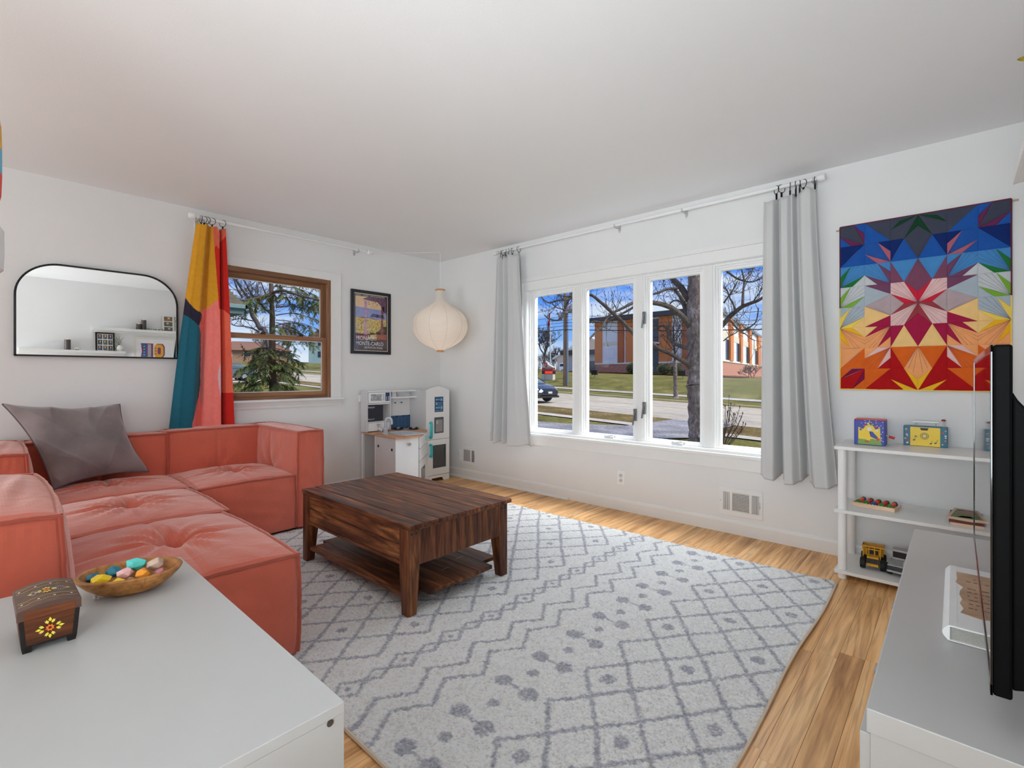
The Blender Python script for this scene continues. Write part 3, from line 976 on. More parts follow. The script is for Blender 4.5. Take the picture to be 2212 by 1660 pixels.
t = thing('sofa_module', 'coral velvet sofa corner with a tall right arm, next to the coffee table', 'sofa', (.46, -2.3, 0), group=None)
block('seat', t, (.215, .905, -2.695, -2.075, .03, .405), {'+z': .050, '+x': .030, 'all': .006}, 1, top_tuft=.055)
block('backrest', t, (.03, .21, -2.695, -2.075, .03, .715), {'+x': .040, '+z': .020, 'all': .006}, 2, side_tuft='+x')
block('armrest', t, (.03, .915, -2.068, -1.89, .03, .715), {'+z': .020, '+x': .016, '-y': .032, '+y': .022, 'all': .006}, 3, side_tuft='-y')
feet(t, .05, .9, -2.69, -1.9)

t = thing('sofa_module', 'coral velvet sofa corner that carries the grey cushion', 'sofa', (.4, -3.1, 0))
block('seat', t, (.215, .79, -3.43, -2.708, .03, .405), {'+z': .052, 'all': .006}, 4, top_tuft=.045)
block('backrest', t, (.03, .21, -3.43, -2.708, .03, .705), {'+x': .040, '+z': .022, 'all': .006}, 5, side_tuft='+x')
block('armrest', t, (.03, .79, -3.68, -3.458, .03, .708), {'+z': .034, '+x': .022, '+y': .060, 'all': .006}, 6)
feet(t, .05, .78, -3.64, -2.72)

t = thing('sofa_ottoman', 'narrow coral velvet ottoman between the cushion seat and the chaise', 'ottoman', (1.19, -3.1, 0))
block('seat', t, (.815, 1.565, -3.44, -2.735, .03, .408), {'+z': .050, '+x': .004, '+y': .012, 'all': .006}, 7, top_tuft=.052)
feet(t, .83, 1.55, -3.42, -2.75)

t = thing('sofa_module', 'coral velvet chaise seat with a low left arm, nearest the white cabinet', 'sofa', (2.03, -3.1, 0))
block('seat', t, (1.60, 2.478, -3.42, -2.775, .02, .412), {'+z': .056, '+x': .040, '+y': .024, 'all': .006}, 8, top_tuft=.070, n=44)
block('armrest', t, (1.56, 2.44, -3.72, -3.472, .02, .708), {'+z': .045, '+x': .030, '+y': .070, 'all': .006}, 9)
feet(t, 1.6, 2.44, -3.68, -2.80)

# grey cushion leaning into the corner
t = thing('cushion', 'large grey velvet cushion leaning in the sofa corner', 'cushion', (.33, -3.15, .45))
TL, TR, BR, BL = Vector((.155, -3.525, .955)), Vector((.165, -2.965, .930)), Vector((.335, -2.835, .468)), Vector((.47, -3.325, .452))
nrm_c = (TR - TL).cross(BL - TL).normalized()
if nrm_c.x < 0: nrm_c = -nrm_c
rn = random.Random(4)
def pillow(side):
    def fn(u, v):
        a, c_ = 2 * u - 1, 2 * v - 1
        pin = .075
        uu = u + pin * a * (1 - c_ * c_) * -1 * .9; vv = v + pin * c_ * (1 - a * a) * -1 * .9
        p = TL.lerp(TR, uu).lerp(BL.lerp(BR, uu), vv)
        w = max(0, (1 - a ** 4) * (1 - c_ ** 4))
        d = (.085 if side > 0 else .05) * w ** .6
        cr1 = lambda q: (1 - abs(math.sin(q))) ** 1.6
        th = .024 * cr1(9 * u + .8 * math.sin(5 * v)) * math.exp(-v / .17) * w ** .25
        th += .030 * cr1(8 * u + 5 * v) * math.exp(-(1 - v) / .22) * w ** .25
        th += .026 * cr1(9 * (u - .8 * v)) * math.exp(-u / .20) * w ** .25
        th += .024 * cr1(10 * (u + .6 * v) + .6) * math.exp(-(1 - u) / .16) * w ** .25
        th += .016 * math.sin(5 * u + 6 * v + .5) * w ** .5 + .010 * cr1(5 * u - 7 * v + 1.1) * w
        return p + nrm_c * side * (d + (th if side > 0 else 0))
    return fn
b = MB().sheet(pillow(1), 110, 110); b.sheet(pillow(-1), 24, 24)
b.build('cover', m_greyv, t, smooth=1.2)
def rim(k):
    f = pillow(1)
    k = k % 4; s_ = int(k); w = k - s_
    return f(*((w, 0), (1, w), (1 - w, 1), (0, 1 - w))[s_])
b = MB().tube([rim(4 * i / 96) for i in range(97)], .0045, 6, False)
b.build('piping', mat('grey_piping', A(82, 74, 75, .66), .9), t, smooth=True)

# ================================================================== COFFEE TABLE
TW = [rgb(28, 14, 9, .66), rgb(66, 35, 22, .66), rgb(104, 62, 38, .66), rgb(148, 98, 58, .66)]
m_tx = wood('table_wood_long', TW, 'X', 2.2, 20, .38, .28, tone=.22, bump=.0012, streak=(3.0, .6), swirl=(.5, 30.0, .5))
m_tz = wood('table_wood_upright', TW, 'Z', 2.2, 20, .42, .28, tone=.26, bump=.0012, streak=(3.0, .6), swirl=(.5, 30.0, .5))
m_ty = wood('table_wood_short', TW, 'Y', 2.2, 20, .34, .45, tone=.22, bump=.0012)
t = thing('coffee_table', 'dark-stained plank coffee table with an open lower shelf on the rug', 'table', (2.04, -1.96, .013))
tx0, tx1, ty0, ty1, tz = 1.487, 2.588, -2.305, -1.612, .440
nb = 8
for k in range(nb):
    a0 = ty0 + (ty1 - ty0) * k / nb; a1 = ty0 + (ty1 - ty0) * (k + 1) / nb - .0016
    MB().box(tx0, tx1, a0, a1, tz - .024, tz - (.0 if k % 2 else .0006)).build('top_board', m_tx, t, bevel=.003 if 0 < k < nb - 1 else .006)
LG = []
for (lx, ly, sx, sy) in ((2.532, -2.268, -1, 1), (2.532, -1.662, -1, -1), (1.535, -2.268, 1, 1), (1.535, -1.662, 1, -1)):
    hw_, hb = .034, .025
    ox, oy = -sx * (hw_ - hb), -sy * (hw_ - hb)
    b = MB()
    zb, zm, zt = .013, .235, tz - .025
    sq = lambda cx, cy, r, z: [(cx - r, cy - r, z), (cx + r, cy - r, z), (cx + r, cy + r, z), (cx - r, cy + r, z)]
    v = sq(lx + ox, ly + oy, hb, zb) + sq(lx, ly, hw_, zm) + sq(lx, ly, hw_, zt)
    fs = [(3, 2, 1, 0), (8, 9, 10, 11)]
    for l in (0, 4):
        for k in range(4): fs.append((l + k, l + (k + 1) % 4, l + 4 + (k + 1) % 4, l + 4 + k))
    b.add(v, fs)
    o = b.build('leg', m_tz, t, bevel=.003)
    px_ = lx - sx * hw_ 
    for dy in (-.013, .013):
        MB().cyl((px_, ly + dy, .392), (px_ - sx * .0015, ly + dy, .392), .0048, None, 10).build('peg', mat('dark_peg', rgb(16, 8, 6), .6), o)
# long sides: two drawer-like boards and a lower rail; short sides: upright boards
for (yy, s_) in ((-2.285, -1), (-1.645, 1)):
    for z0_, z1_, off in ((.335, .413, .0), (.256, .332, .0), (.240, .254, .004)):
        MB().box(1.571, 2.497, yy - .009 - (off if s_ < 0 else 0), yy + .009 + (off if s_ > 0 else 0), z0_, z1_).build('side_board', m_tx, t, bevel=.002)
for (xx, s_) in ((2.553, 1), (1.515, -1)):
    ws = [.07, .045, .08, .04, .06, .075, .05, .06, .075]
    yy = -2.233; tot = sum(ws); k_ = (2.233 - 1.697) / tot
    for w in ws:
        w *= k_
        MB().box(xx - .009, xx + .009, yy, yy + w - .0006, .240, .413).build('end_board', m_tz, t)
        yy += w
    MB().box(xx - .012, xx + .012, -2.233, -1.697, .405, .415).build('top_rail', m_ty, t)
nb = 6
for k in range(nb):
    a0 = -2.29 + (2.29 - 1.65) * k / nb; a1 = -2.29 + (2.29 - 1.65) * (k + 1) / nb - .0014
    e0 = 1.572 if k in (0, nb - 1) else 1.520; e1 = 2.494 if k in (0, nb - 1) else 2.575
    MB().box(e0, e1, a0, a1, .083, .103).build('shelf_board', m_tx, t, bevel=.002)
b = MB()
for (a_, c_) in ((2.12, -2.0), (2.2, -1.95), (2.28, -1.88), (2.36, -1.80), (2.42, -1.95)):
    b.box(a_, a_ + .004, c_ - .03, c_ + .02, .1028, .1034)
b.build('saw_mark', mat('pale_scratch', A(150, 130, 115), .6), t)

# ================================================================== WHITE CABINET (front left) AND WHAT STANDS ON IT
t = thing('cabinet', 'low white laminate cabinet with a fixing screw, front left behind the sofa', 'cabinet', (3.22, -3.49, 0))
cx0, cx1, cy0, cy1, cz = 2.748, 3.692, -3.745, -3.237, .60
MB().box(cx0, cx1, cy0, cy1, cz - .0185, cz).build('top_panel', m_white_dim, t, bevel=.0012)
MB().box(cx1 - .018, cx1 - .0006, cy0, cy1 - .0006, .0, cz - .0188).build('end_panel', m_white_dim, t, bevel=.0008)
MB().box(cx0 + .0006, cx0 + .018, cy0, cy1 - .0006, .0, cz - .0188).build('end_panel', m_white_dim, t, bevel=.0008)
MB().box(cx0 + .018, cx1 - .018, cy1 - .018, cy1 - .0006, .0, cz - .0188).build('side_panel', m_white_dim, t)
MB().box(cx0 + .018, cx1 - .018, cy0 + .02, cy0 + .035, .06, cz - .0188).build('back_panel', m_white_dim, t)
MB().lathe([(.0055, 0), (.0055, .0012), (.002, .0010)], (cx1 - .0006, -3.262, .577), 16, axis=(1, 0, 0)).build('screw', mat('screw_steel', rgb(110, 110, 110), .35, .8), t, smooth=True)

# painted trinket box
BR1 = [rgb(40, 20, 10, .5), rgb(70, 34, 14, .5), rgb(92, 48, 20, .5)]
m_box = wood('box_wood', BR1, 'Y', 6, 90, .4, .4, jitter=0, bump=.0002)
m_boxd = mat('box_border', rgb(22, 14, 12), .4, var=(40, .2))
t = thing('trinket_box', 'small painted wooden box with yellow flowers on the cabinet', 'box', (3.05, -3.541, .60))
bx0, bx1, by0, by1 = 2.99, 3.119, -3.583, -3.503
m_lid = mat('box_lid_paint', rgb(74, 50, 40, .7), .4, var=(60, .15))
for a_ in (bx0, bx1 - .016):
    for c_ in (by0, by1 - .016):
        MB().hexa([(a_ + .002, c_ + .002, .60), (a_ + .014, c_ + .002, .60), (a_ + .014, c_ + .014, .60), (a_ + .002, c_ + .014, .60)],
                  [(a_, c_, .611), (a_ + .016, c_, .611), (a_ + .016, c_ + .016, .611), (a_, c_ + .016, .611)]).build('foot', m_boxd, t)
g = .005
def frus(x0, x1, y0, y1, z0, z1, gr):
    return MB().hexa([(x0, y0, z0), (x1, y0, z0), (x1, y1, z0), (x0, y1, z0)], [(x0 - gr, y0 - gr, z1), (x1 + gr, y0 - gr, z1), (x1 + gr, y1 + gr, z1), (x0 - gr, y1 + gr, z1)])
body = frus(bx0, bx1, by0, by1, .610, .664, .004).build('body', m_boxd, t, bevel=.001)
frus(bx0 + .008, bx1 + .0006, by0 + .0075, by1 - .0075, .615, .6640, .004).build('front_panel', m_box, body)
frus(bx0 + .008, bx1 - .008, by0 - .0006, by1 + .0006, .615, .6640, .004).build('side_panel', m_box, body)
lid = MB()
N_ = 10
for i in range(N_):
    f0 = i / N_; f1 = (i + 1) / N_
    za = .683 + .009 * math.sin(PI * f0); zb = .683 + .009 * math.sin(PI * f1)
    ya = by0 - .006 + (by1 - by0 + .012) * f0; yb = by0 - .006 + (by1 - by0 + .012) * f1
    X0_, X1_ = bx0 - .006, bx1 + .006
    lid.hexa([(X0_, ya, .6650), (X1_, ya, .6650), (X1_, yb, .6650), (X0_, yb, .6650)], [(X0_, ya, za), (X1_, ya, za), (X1_, yb, zb), (X0_, yb, zb)])
lid_o = lid.build('lid', [m_lid], t)
MB().box(bx1 + .0062, bx1 + .0068, by0 + .003, by1 - .003, .6655, .681).build('lid_panel', m_box, lid_o)
m_yel = mat('yellow_paint', A(226, 184, 56), .5); m_ora = mat('orange_paint', A(206, 100, 36), .5); m_wht = mat('white_paint_fine', A(215, 205, 200), .5); m_rdp = mat('rust_paint', A(120, 50, 44), .5)
def petal(mb, P, ang, r0, ln, w, mi):
    c_, s_ = math.cos(ang), math.sin(ang)
    pts = [(r0, 0), (r0 + ln * .4, w), (r0 + ln, 0), (r0 + ln * .4, -w)]
    mb.add([P(a_ * c_ - q_ * s_, a_ * s_ + q_ * c_) for a_, q_ in pts], [(0, 3, 2, 1)], mi)
def flower(mb, P, s=1.0):
    for k in range(8): petal(mb, P, k * PI / 4 + .3, .002 * s, .006 * s, .0022 * s, 1)
    for k in range(4):
        for dd in (-.34, 0, .34): petal(mb, P, k * PI / 2 + PI / 2 + dd, .0095 * s + (.004 * s if dd == 0 else 0), .0095 * s, .0030 * s, 0)
        for dd in (-.55, .55): petal(mb, P, k * PI / 2 + PI / 2 + dd * .9, .013 * s, .006 * s, .0005 * s, 2)
cyf = (by0 + by1) / 2
fm = MB(); flower(fm, lambda a_, q_: (bx1 + .0022 + (q_ + .025) * .075 + .0009, cyf + a_, .640 + q_), .92)
fm.build('painted_flower', [m_yel, m_ora, m_wht], body)
fl = MB()
lz = lambda yy: .6838 + .009 * math.sin(PI * (yy - by0 + .006) / (by1 - by0 + .012))
cxm = (bx0 + bx1) / 2
flower(fl, lambda a_, q_: (cxm + q_, cyf + a_, lz(cyf + a_) + .0004), .75)
for sg in (-1, 1):
    for k in range(12):
        w0 = k * .5
        ya = cyf + sg * (.020 + .006 * math.cos(w0)); xa = cxm + .008 * math.sin(w0)
        petal(fl, lambda a_, q_, xa=xa, ya=ya: (xa + q_, ya + a_, lz(ya + a_) + .0004), w0, 0, .004, .0006, 2)
    petal(fl, lambda a_, q_, sg=sg: (cxm + q_, cyf + sg * .028 + a_, lz(cyf + sg * .028 + a_) + .0004), 0, 0, .008, .003, 0)
for xo in (-.050, -.030, .030, .050):
    for k in range(26):
        y_ = by0 - .003 + (by1 - by0 + .006) * k / 26
        petal(fl, lambda a_, q_, xo=xo, y_=y_: (cxm + xo + q_ + .0015 * math.sin(y_ * 300), y_ + a_, lz(y_ + a_) + .0004), 0, 0, .0036, .0008, 0)
for xo in (-.040, .040):
    for k in range(14):
        y_ = by0 - .002 + (by1 - by0 + .004) * (k + .3) / 14
        petal(fl, lambda a_, q_, xo=xo, y_=y_: (cxm + xo + q_, y_ + a_, lz(y_ + a_) + .0004), .6 * (k % 3), 0, .005, .0025, 3 if k % 4 else 2)
fl.build('painted_lid', [m_yel, m_ora, m_wht, m_rdp], lid_o)

# long wooden bowl
m_bowl = wood('bowl_wood', [rgb(92, 56, 26, .62), rgb(136, 90, 46, .62), rgb(160, 112, 62, .62)], 'X', 9, 60, .45, .3, jitter=0, bump=.0003)
bc = Vector((2.925, -3.383, .60)); th = math.radians(66)
ux = Vector((math.cos(th), math.sin(th), 0)); uy = Vector((-math.sin(th), math.cos(th), 0))
t = thing('bowl', 'oval wooden bowl holding painted wooden stones on the cabinet', 'bowl', tuple(bc))
prof = [(.02, .0), (.40, .001), (.62, .010), (.82, .026), (.96, .042), (1.0, .050), (.985, .0525), (.91, .0525), (.88, .049), (.76, .032), (.56, .018), (.30, .012), (.01, .011)]
b = MB(); vs_ = []; n = 48
for r, z in prof:
    for k in range(n):
        w = 2 * PI * k / n
        vs_.append(bc + ux * (.107 * r * math.copysign(abs(math.cos(w)) ** .9, math.cos(w))) + uy * (.079 * r * math.copysign(abs(math.sin(w)) ** .95, math.sin(w))) + Vector((0, 0, z)))
fs_ = [(i * n + k, i * n + (k + 1) % n, (i + 1) * n + (k + 1) % n, (i + 1) * n + k) for i in range(len(prof) - 1) for k in range(n)]
fs_ += [tuple(range(n - 1, -1, -1)), tuple((len(prof) - 1) * n + k for k in range(n))]
b.add(vs_, fs_).build('bowl_body', m_bowl, t, smooth=.8)

def gem(name, label, c_, r, col, seed, sc_=(1, 1, .8)):
    """A faceted painted stone: the hull of a few points on an ellipsoid."""
    import bmesh
    rn_ = random.Random(seed); bm = bmesh.new()
    for k in range(15):
        z = -1 + 2 * (k + .5) / 15; w = k * 2.399 + rn_.uniform(-.3, .3); q_ = math.sqrt(1 - z * z)
        s_ = rn_.uniform(.85, 1.05)
        bm.verts.new((r * sc_[0] * q_ * math.cos(w) * s_, r * sc_[1] * q_ * math.sin(w) * s_, r * sc_[2] * z * s_))
    bmesh.ops.convex_hull(bm, input=bm.verts[:])
    bmesh.ops.dissolve_limit(bm, angle_limit=.25, verts=bm.verts[:], edges=bm.edges[:])
    me = bpy.data.meshes.new(name); bm.to_mesh(me); bm.free()
    me.materials.append(mat('stone_paint_' + str(col), A(*col, .88), .45, var=(15, .06)))
    o = link_mesh(name, me); o.location = c_; o.rotation_euler = (rn_.uniform(-.4, .4), rn_.uniform(-.3, .3), rn_.uniform(0, 6))
    bv = o.modifiers.new('bevel', 'BEVEL'); bv.width = .0012; bv.segments = 2
    return tag(o, label, 'toy stone', 'painted wooden stones in the bowl')
def st(px, py, dz): return (px, py, .60 + dz)
gem('toy_stone', 'large yellow faceted wooden stone at the near left of the bowl', st(2.945, -3.444, .049), .0205, (226, 190, 30), 1, (1.1, 1.0, .85))
gem('toy_stone', 'smaller yellow wooden stone against the near rim of the bowl', st(2.968, -3.414, .040), .0165, (226, 190, 30), 2)
gem('toy_stone', 'deep teal wooden stone in the middle of the bowl behind the yellow one', st(2.905, -3.412, .049), .0195, (24, 112, 134), 3)
gem('toy_stone', 'dark teal wooden stone at the left end of the bowl', st(2.900, -3.449, .044), .0185, (20, 92, 116), 4)
gem('toy_stone', 'turquoise wooden stone at the back of the bowl', st(2.897, -3.366, .054), .0215, (84, 196, 186), 5, (1.2, .9, .8))
gem('toy_stone', 'pale pink wooden stone in the centre of the bowl', st(2.936, -3.396, .051), .0185, (226, 176, 176), 6)
gem('toy_stone', 'orange wooden stone near the front of the bowl', st(2.965, -3.366, .048), .0180, (226, 142, 40), 7)
gem('toy_stone', 'beige wooden stone at the right end of the bowl', st(2.930, -3.335, .054), .0205, (190, 164, 146), 8)
gem('toy_stone', 'small mauve wooden stone under the beige one', st(2.962, -3.332, .040), .0135, (176, 110, 128), 9)
gem('toy_stone', 'tan wooden stone low between the pink and orange ones', st(2.962, -3.391, .034), .0150, (160, 124, 96), 10)
o = MB().sphere((0, 0, .0055), .0055, 16).build('glass_marble', glass_mat('marble_glass', (.82, .84, .84, 1), .25), smooth=2.0)
o.location = (2.927, -3.449, .60); tag(o, 'tiny clear glass marble lying beside the wooden bowl', 'marble')

# ================================================================== TELEVISION CONSOLE, TV, BOOK
t = thing('tv_console', 'white television console along the right edge of the photograph', 'console', (4.5, -1.92, 0))
MB().box(4.314, 4.695, -2.596, -1.250, .508, .55).build('top_panel', m_white_dim, t, bevel=.0015)
MB().box(4.319, 4.695, -2.592, -1.254, .06, .5075).build('carcass', m_white_dim, t, bevel=.001)
MB().box(4.335, 4.690, -2.570, -1.276, 0, .06).build('plinth', m_white_dim, t)
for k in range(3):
    a0 = -2.585 + k * .444; o = MB().box(4.303, 4.3185, a0, a0 + .438, .075, .500).build('door', m_white_dim, t, bevel=.001)
    MB().cyl((4.303, a0 + .40, .42), (4.285, a0 + .40, .42), .006, .010).build('knob', m_chrome, o)

m_tvb = mat('tv_black_plastic', rgb(9, 9, 10), .55, spec=.06, bump=(900, .0002), var=(40, .1))
t = thing('television', 'flat black television seen almost edge-on at the right edge', 'television', (4.49, -2.05, .55))
ty0_, ty1_, tz0_, tz1_ = -2.548, -1.566, .618, 1.180
MB().box(4.4735, 4.496, ty0_, ty1_, tz0_, tz1_).build('cabinet_back', m_tvb, t, bevel=.004)
b = MB()
for (a_, c_, p_, q_) in ((ty0_, ty0_ + .012, tz0_, tz1_), (ty1_ - .012, ty1_, tz0_, tz1_)):
    b.box(4.4705, 4.4736, a_, c_, p_, q_)
b.box(4.4705, 4.4736, ty0_, ty1_, tz1_ - .012, tz1_).box(4.4705, 4.4736, ty0_, ty1_, tz0_, tz0_ + .018)
b.build('bezel', mat('gloss_black', rgb(10, 10, 11), .12, var=(30, .1), coat=.5), t, bevel=.0008)
MB().box(4.4722, 4.4735, ty0_ + .012, ty1_ - .012, tz0_ + .018, tz1_ - .012).build('screen', mat('screen_glass', rgb(8, 8, 10), .03, spec=.9, var=(3, .05)), t)
hp = [(4.496, 1.105), (4.502, 1.092), (4.516, 1.072), (4.535, 1.045), (4.545, 1.01), (4.547, .72), (4.540, .665), (4.522, .640), (4.496, .632)]
b = MB().prism(hp, lambda a_, q_, d: (a_, ty0_ + .006 + d, q_), ty1_ - ty0_ - .012)
b.build('rear_housing', m_tvb, t, fix=True, bevel=.003)
MB().lathe([(.012, 0), (.012, .0015), (.006, .002)], (4.53, ty0_ + .0058, .70), 14, axis=(0, -1, 0)).lathe([(.010, 0), (.010, .0015), (.005, .002)], (4.53, ty0_ + .0058, .93), 14, axis=(0, -1, 0)).build('screw_cap', mat('cap_grey', rgb(44, 44, 46), .4), t, smooth=True)
MB().box(4.497, 4.54, -2.16, -1.96, .562, .70).build('stand_neck', m_tvb, t, bevel=.006)
MB().box(4.482, 4.66, -2.28, -1.84, .551, .563).build('stand_foot', m_tvb, t, bevel=.004)

m_page = mat('book_pages', A(140, 138, 132), .9, bump=(900, .0006), var=(300, .1))
m_cover = mat('white_cloth_cover', A(204, 206, 210), .5, var=(20, .02))
t = thing('book', 'thick white hardback with a torn brown paper label on the television console', 'book', (4.49, -1.99, .551))
MB().box(4.420, 4.60, -2.205, -1.765, .5535, .5815).build('page_block', m_page, t)
MB().box(4.416, 4.605, -2.212, -1.758, .551, .5535).box(4.430, 4.605, -2.212, -1.758, .5815, .585).build('cover_board', m_cover, t, bevel=.001)
sp = [(4.4185 - .011 * math.sin(PI * k / 8), .551 + .034 * k / 8) for k in range(9)] + [(4.432, .5855), (4.432, .583), (4.4205, .582), (4.4205, .553)]
MB().prism(sp, lambda a_, q_, d: (a_, -2.212 + d, q_), .454).build('spine', m_cover, t, fix=True, smooth=.7)
rn = random.Random(8)
pl_ = [(4.440 + rn.uniform(-.004, .004) - .008 * (k > 6), -2.12 + .31 * k / 10) for k in range(11)] + [(4.60, -1.81), (4.60, -2.135), (4.52, -2.128), (4.47, -2.133)]
MB().prism(pl_, lambda a_, q_, d: (a_, q_, .585 + d), .0006).build('paper_label', mat('brown_paper', A(158, 128, 104), .8, var=(14, .22)), t, fix=True)
b = MB()
for k in range(9):
    yy = -2.08 + .028 * k
    for j in range(6):
        xx = 4.452 + .012 * j + rn.uniform(-.002, .002)
        if rn.random() < .72: b.box(xx, xx + rn.uniform(.005, .009), yy, yy + .0035, .5857, .5860)
b.build('handwriting', mat('ink_brown', A(70, 44, 34), .8), t)

# ================================================================== WHITE SHELF UNIT AND TOYS
t = thing('shelf_unit', 'white three-shelf unit with round posts below the quilt', 'shelf', (4.3, -.22, 0))
for z in (.717, .366, .030):
    MB().box(3.928, 4.685, -.415, -.018, z, z + .018).build('shelf', m_white, t, bevel=.0015)
for (px_, py_) in ((3.962, -.382), (3.962, -.055), (4.650, -.382), (4.650, -.055)):
    b = MB()
    b.cyl((px_, py_, 0), (px_, py_, .030), .021, None, 20).cyl((px_, py_, .048), (px_, py_, .366), .021, None, 20).cyl((px_, py_, .384), (px_, py_, .717), .021, None, 20)
    b.build('post', m_plastic_w, t, smooth=True)

E0 = .84
m_blue = mat('toy_blue', A(34, 54, 150), .4); m_red = mat('toy_red', A(196, 36, 34), .4); m_ylw = mat('toy_yellow', A(232, 192, 40), .4)
m_grn = mat('toy_green', A(120, 150, 70), .5); m_tealb = mat('toy_teal', A(40, 104, 128), .45); m_wt = mat('toy_white', A(214, 212, 206), .4)
# tin wind-up music box
t = thing('music_box', 'square tin music box with a blue spotted curtain picture and red crank', 'toy', (4.07, -.22, .735))
jx0, jx1, jy0, jy1, jz0, jz1 = 4.0, 4.142, -.252, -.135, .735, .880
MB().box(jx0, jx1, jy0, jy1, jz0, jz1 - .004).build('tin_body', m_blue, t, bevel=.003)
MB().box(jx0 + .001, jx1 - .001, jy0 + .001, jy1 - .001, jz1 - .0045, jz1).build('lid', m_red, t, bevel=.001)
fy = jy0 - .0004
def plate(poly, m, name, par, d=.0006, y=fy):
    return MB().prism(poly, lambda a_, q_, dd: (a_, y - dd, q_), d).build(name, m, par, fix=True)
w_ = jx1 - jx0; h_ = jz1 - jz0
J = lambda u, v: (jx0 + u * w_, jz0 + v * h_)
plate([J(.14, .16), J(.86, .16), J(.84, .70), J(.70, .62), J(.62, .76), J(.5, .80), J(.38, .76), J(.3, .62), J(.14, .70)], m_ylw, 'stage', t)
plate([J(.12, .03), J(.9, .03), J(.86, .2), J(.6, .26), J(.4, .22), J(.14, .24)], m_grn, 'stage_floor', t, .0009)
b = MB(); rn = random.Random(2)
for k in range(46):
    u, v = rn.random(), rn.random()
    if v > .72 or ((u < .13 or u > .88) and v > .12):
        c_ = J(.03 + .94 * u, .03 + .94 * v)
        b.prism([(c_[0] + .0024 * math.cos(i * PI / 3), c_[1] + .0024 * math.sin(i * PI / 3)) for i in range(6)], lambda a_, q_, dd: (a_, fy - dd, q_), .0008)
b.build('curtain_spots', m_wt, t, fix=True, kind='stuff')
# a plain juggler: striped trousers, round head, coloured balls
plate([J(.40, .18), J(.52, .18), J(.54, .52), J(.44, .54)], m_ylw, 'costume_half', t, .0014)
plate([J(.54, .34), J(.74, .24), J(.78, .32), J(.60, .54), J(.50, .54)], m_blue, 'costume_half', t, .0014)
plate([J(.74, .20), J(.84, .22), J(.82, .30), J(.72, .28)], m_red, 'shoe', t, .0016)
plate([J(.34, .12), J(.50, .12), J(.48, .19), J(.38, .19)], mat('toy_brown', A(150, 90, 50), .5), 'shoe', t, .0016)
plate([(J(.50, .63)[0] + .011 * math.cos(i * PI / 6), J(.5, .63)[1] + .011 * math.sin(i * PI / 6)) for i in range(12)], m_wt, 'head', t, .0012)
for (u, v, m_) in ((.22, .6, m_blue), (.34, .76, m_red), (.46, .84, m_ylw), (.6, .82, m_grn), (.70, .74, m_red), (.74, .58, m_wt)):
    plate([(J(u, v)[0] + .0055 * math.cos(i * PI / 5), J(u, v)[1] + .0055 * math.sin(i * PI / 5)) for i in range(10)], m_, 'ball', t, .0012)
b = MB().cyl((jx1, -.2, .79), (jx1 + .012, -.2, .79), .004).obox((jx1 + .014, -.205, .787), (.004, .022, .006))
o = b.build('crank', m_chrome, t)
MB().cyl((jx1 + .014, -.214, .787), (jx1 + .038, -.218, .781), .0065, .0075, 12).build('crank_knob', m_red, o, smooth=True)

# toy radio
t = thing('toy_radio', 'yellow-fronted toy radio with a dial, music notes and white carrying handle', 'toy', (4.305, -.075, .735))
rx0, rx1, ry0, ry1, rz0, rz1 = 4.212, 4.400, -.102, -.052, .735, .846
MB().box(rx0, rx1, ry0, ry1, rz0, rz1).build('wooden_case', m_tealb, t, bevel=.003)
fy2 = ry0
R = lambda u, v: (rx0 + u * (rx1 - rx0), rz0 + v * (rz1 - rz0))
plate([R(.16, .02), R(.835, .02), R(.835, .95), R(.16, .95)], m_ylw, 'front_plate', t, .0028, fy2)
fy3 = fy2 - .0028
b = MB()
cx_, cz_ = R(.485, .52)
for k in range(8):
    w0 = k * PI / 4
    b.prism([(cx_ + r * math.cos(w0 + s), cz_ + r * math.sin(w0 + s)) for r, s in ((.009, -.25), (.013, -.28), (.013, .28), (.009, .25))], lambda a_, q_, dd: (a_, fy3 - dd, q_), .0012)
b.build('dial_segments', mat('toy_teal_line', A(36, 84, 96), .5), t, fix=True)
MB().torus((cx_, fy3, cz_), .0175, .0010, (0, 1, 0), 24, 6).build('dial_ring', MATS['toy_teal_line'], t, smooth=True)
MB().lathe([(.005, 0), (.005, .002), (.003, .0025)], (cx_, fy3, cz_), 12, axis=(0, -1, 0)).build('dial_hub', m_wt, t, smooth=True)
def note(name, u, v, kind_):
    c0 = R(u, v); b_ = MB()
    P = lambda a_, q_, dd: (c0[0] + a_, fy3 - dd, c0[1] + q_)
    ell = lambda ex, ez: [(ex + .0052 * math.cos(i * PI / 5), ez + .0036 * math.sin(i * PI / 5) + .0012 * math.cos(i * PI / 5)) for i in range(10)]
    if kind_ == 0:
        b_.prism(ell(0, 0), P, .0012); b_.prism([(.004, .0), (.0058, 0), (.0058, .025), (.004, .025)], P, .0012); b_.prism([(.0058, .025), (.014, .021), (.014, .017), (.0058, .020)], P, .0012)
    else:
        b_.prism(ell(0, 0), P, .0012); b_.prism(ell(.019, .004), P, .0012)
        b_.prism([(.004, .0), (.0056, 0), (.0056, .017), (.004, .017)], P, .0012); b_.prism([(.023, .004), (.0246, .004), (.0300, .024), (.0284, .024)], P, .0012)
    b_.build(name, MATS['toy_teal_line'], t, fix=True)
note('music_note', .245, .30, 0); note('music_note', .625, .16, 1)
plate([R(.38, .92), R(.58, .92), R(.55, .80), R(.41, .80)], mat('toy_dark_print', A(52, 44, 40), .5), 'name_badge', t, .0010, fy3)
rn = random.Random(5)
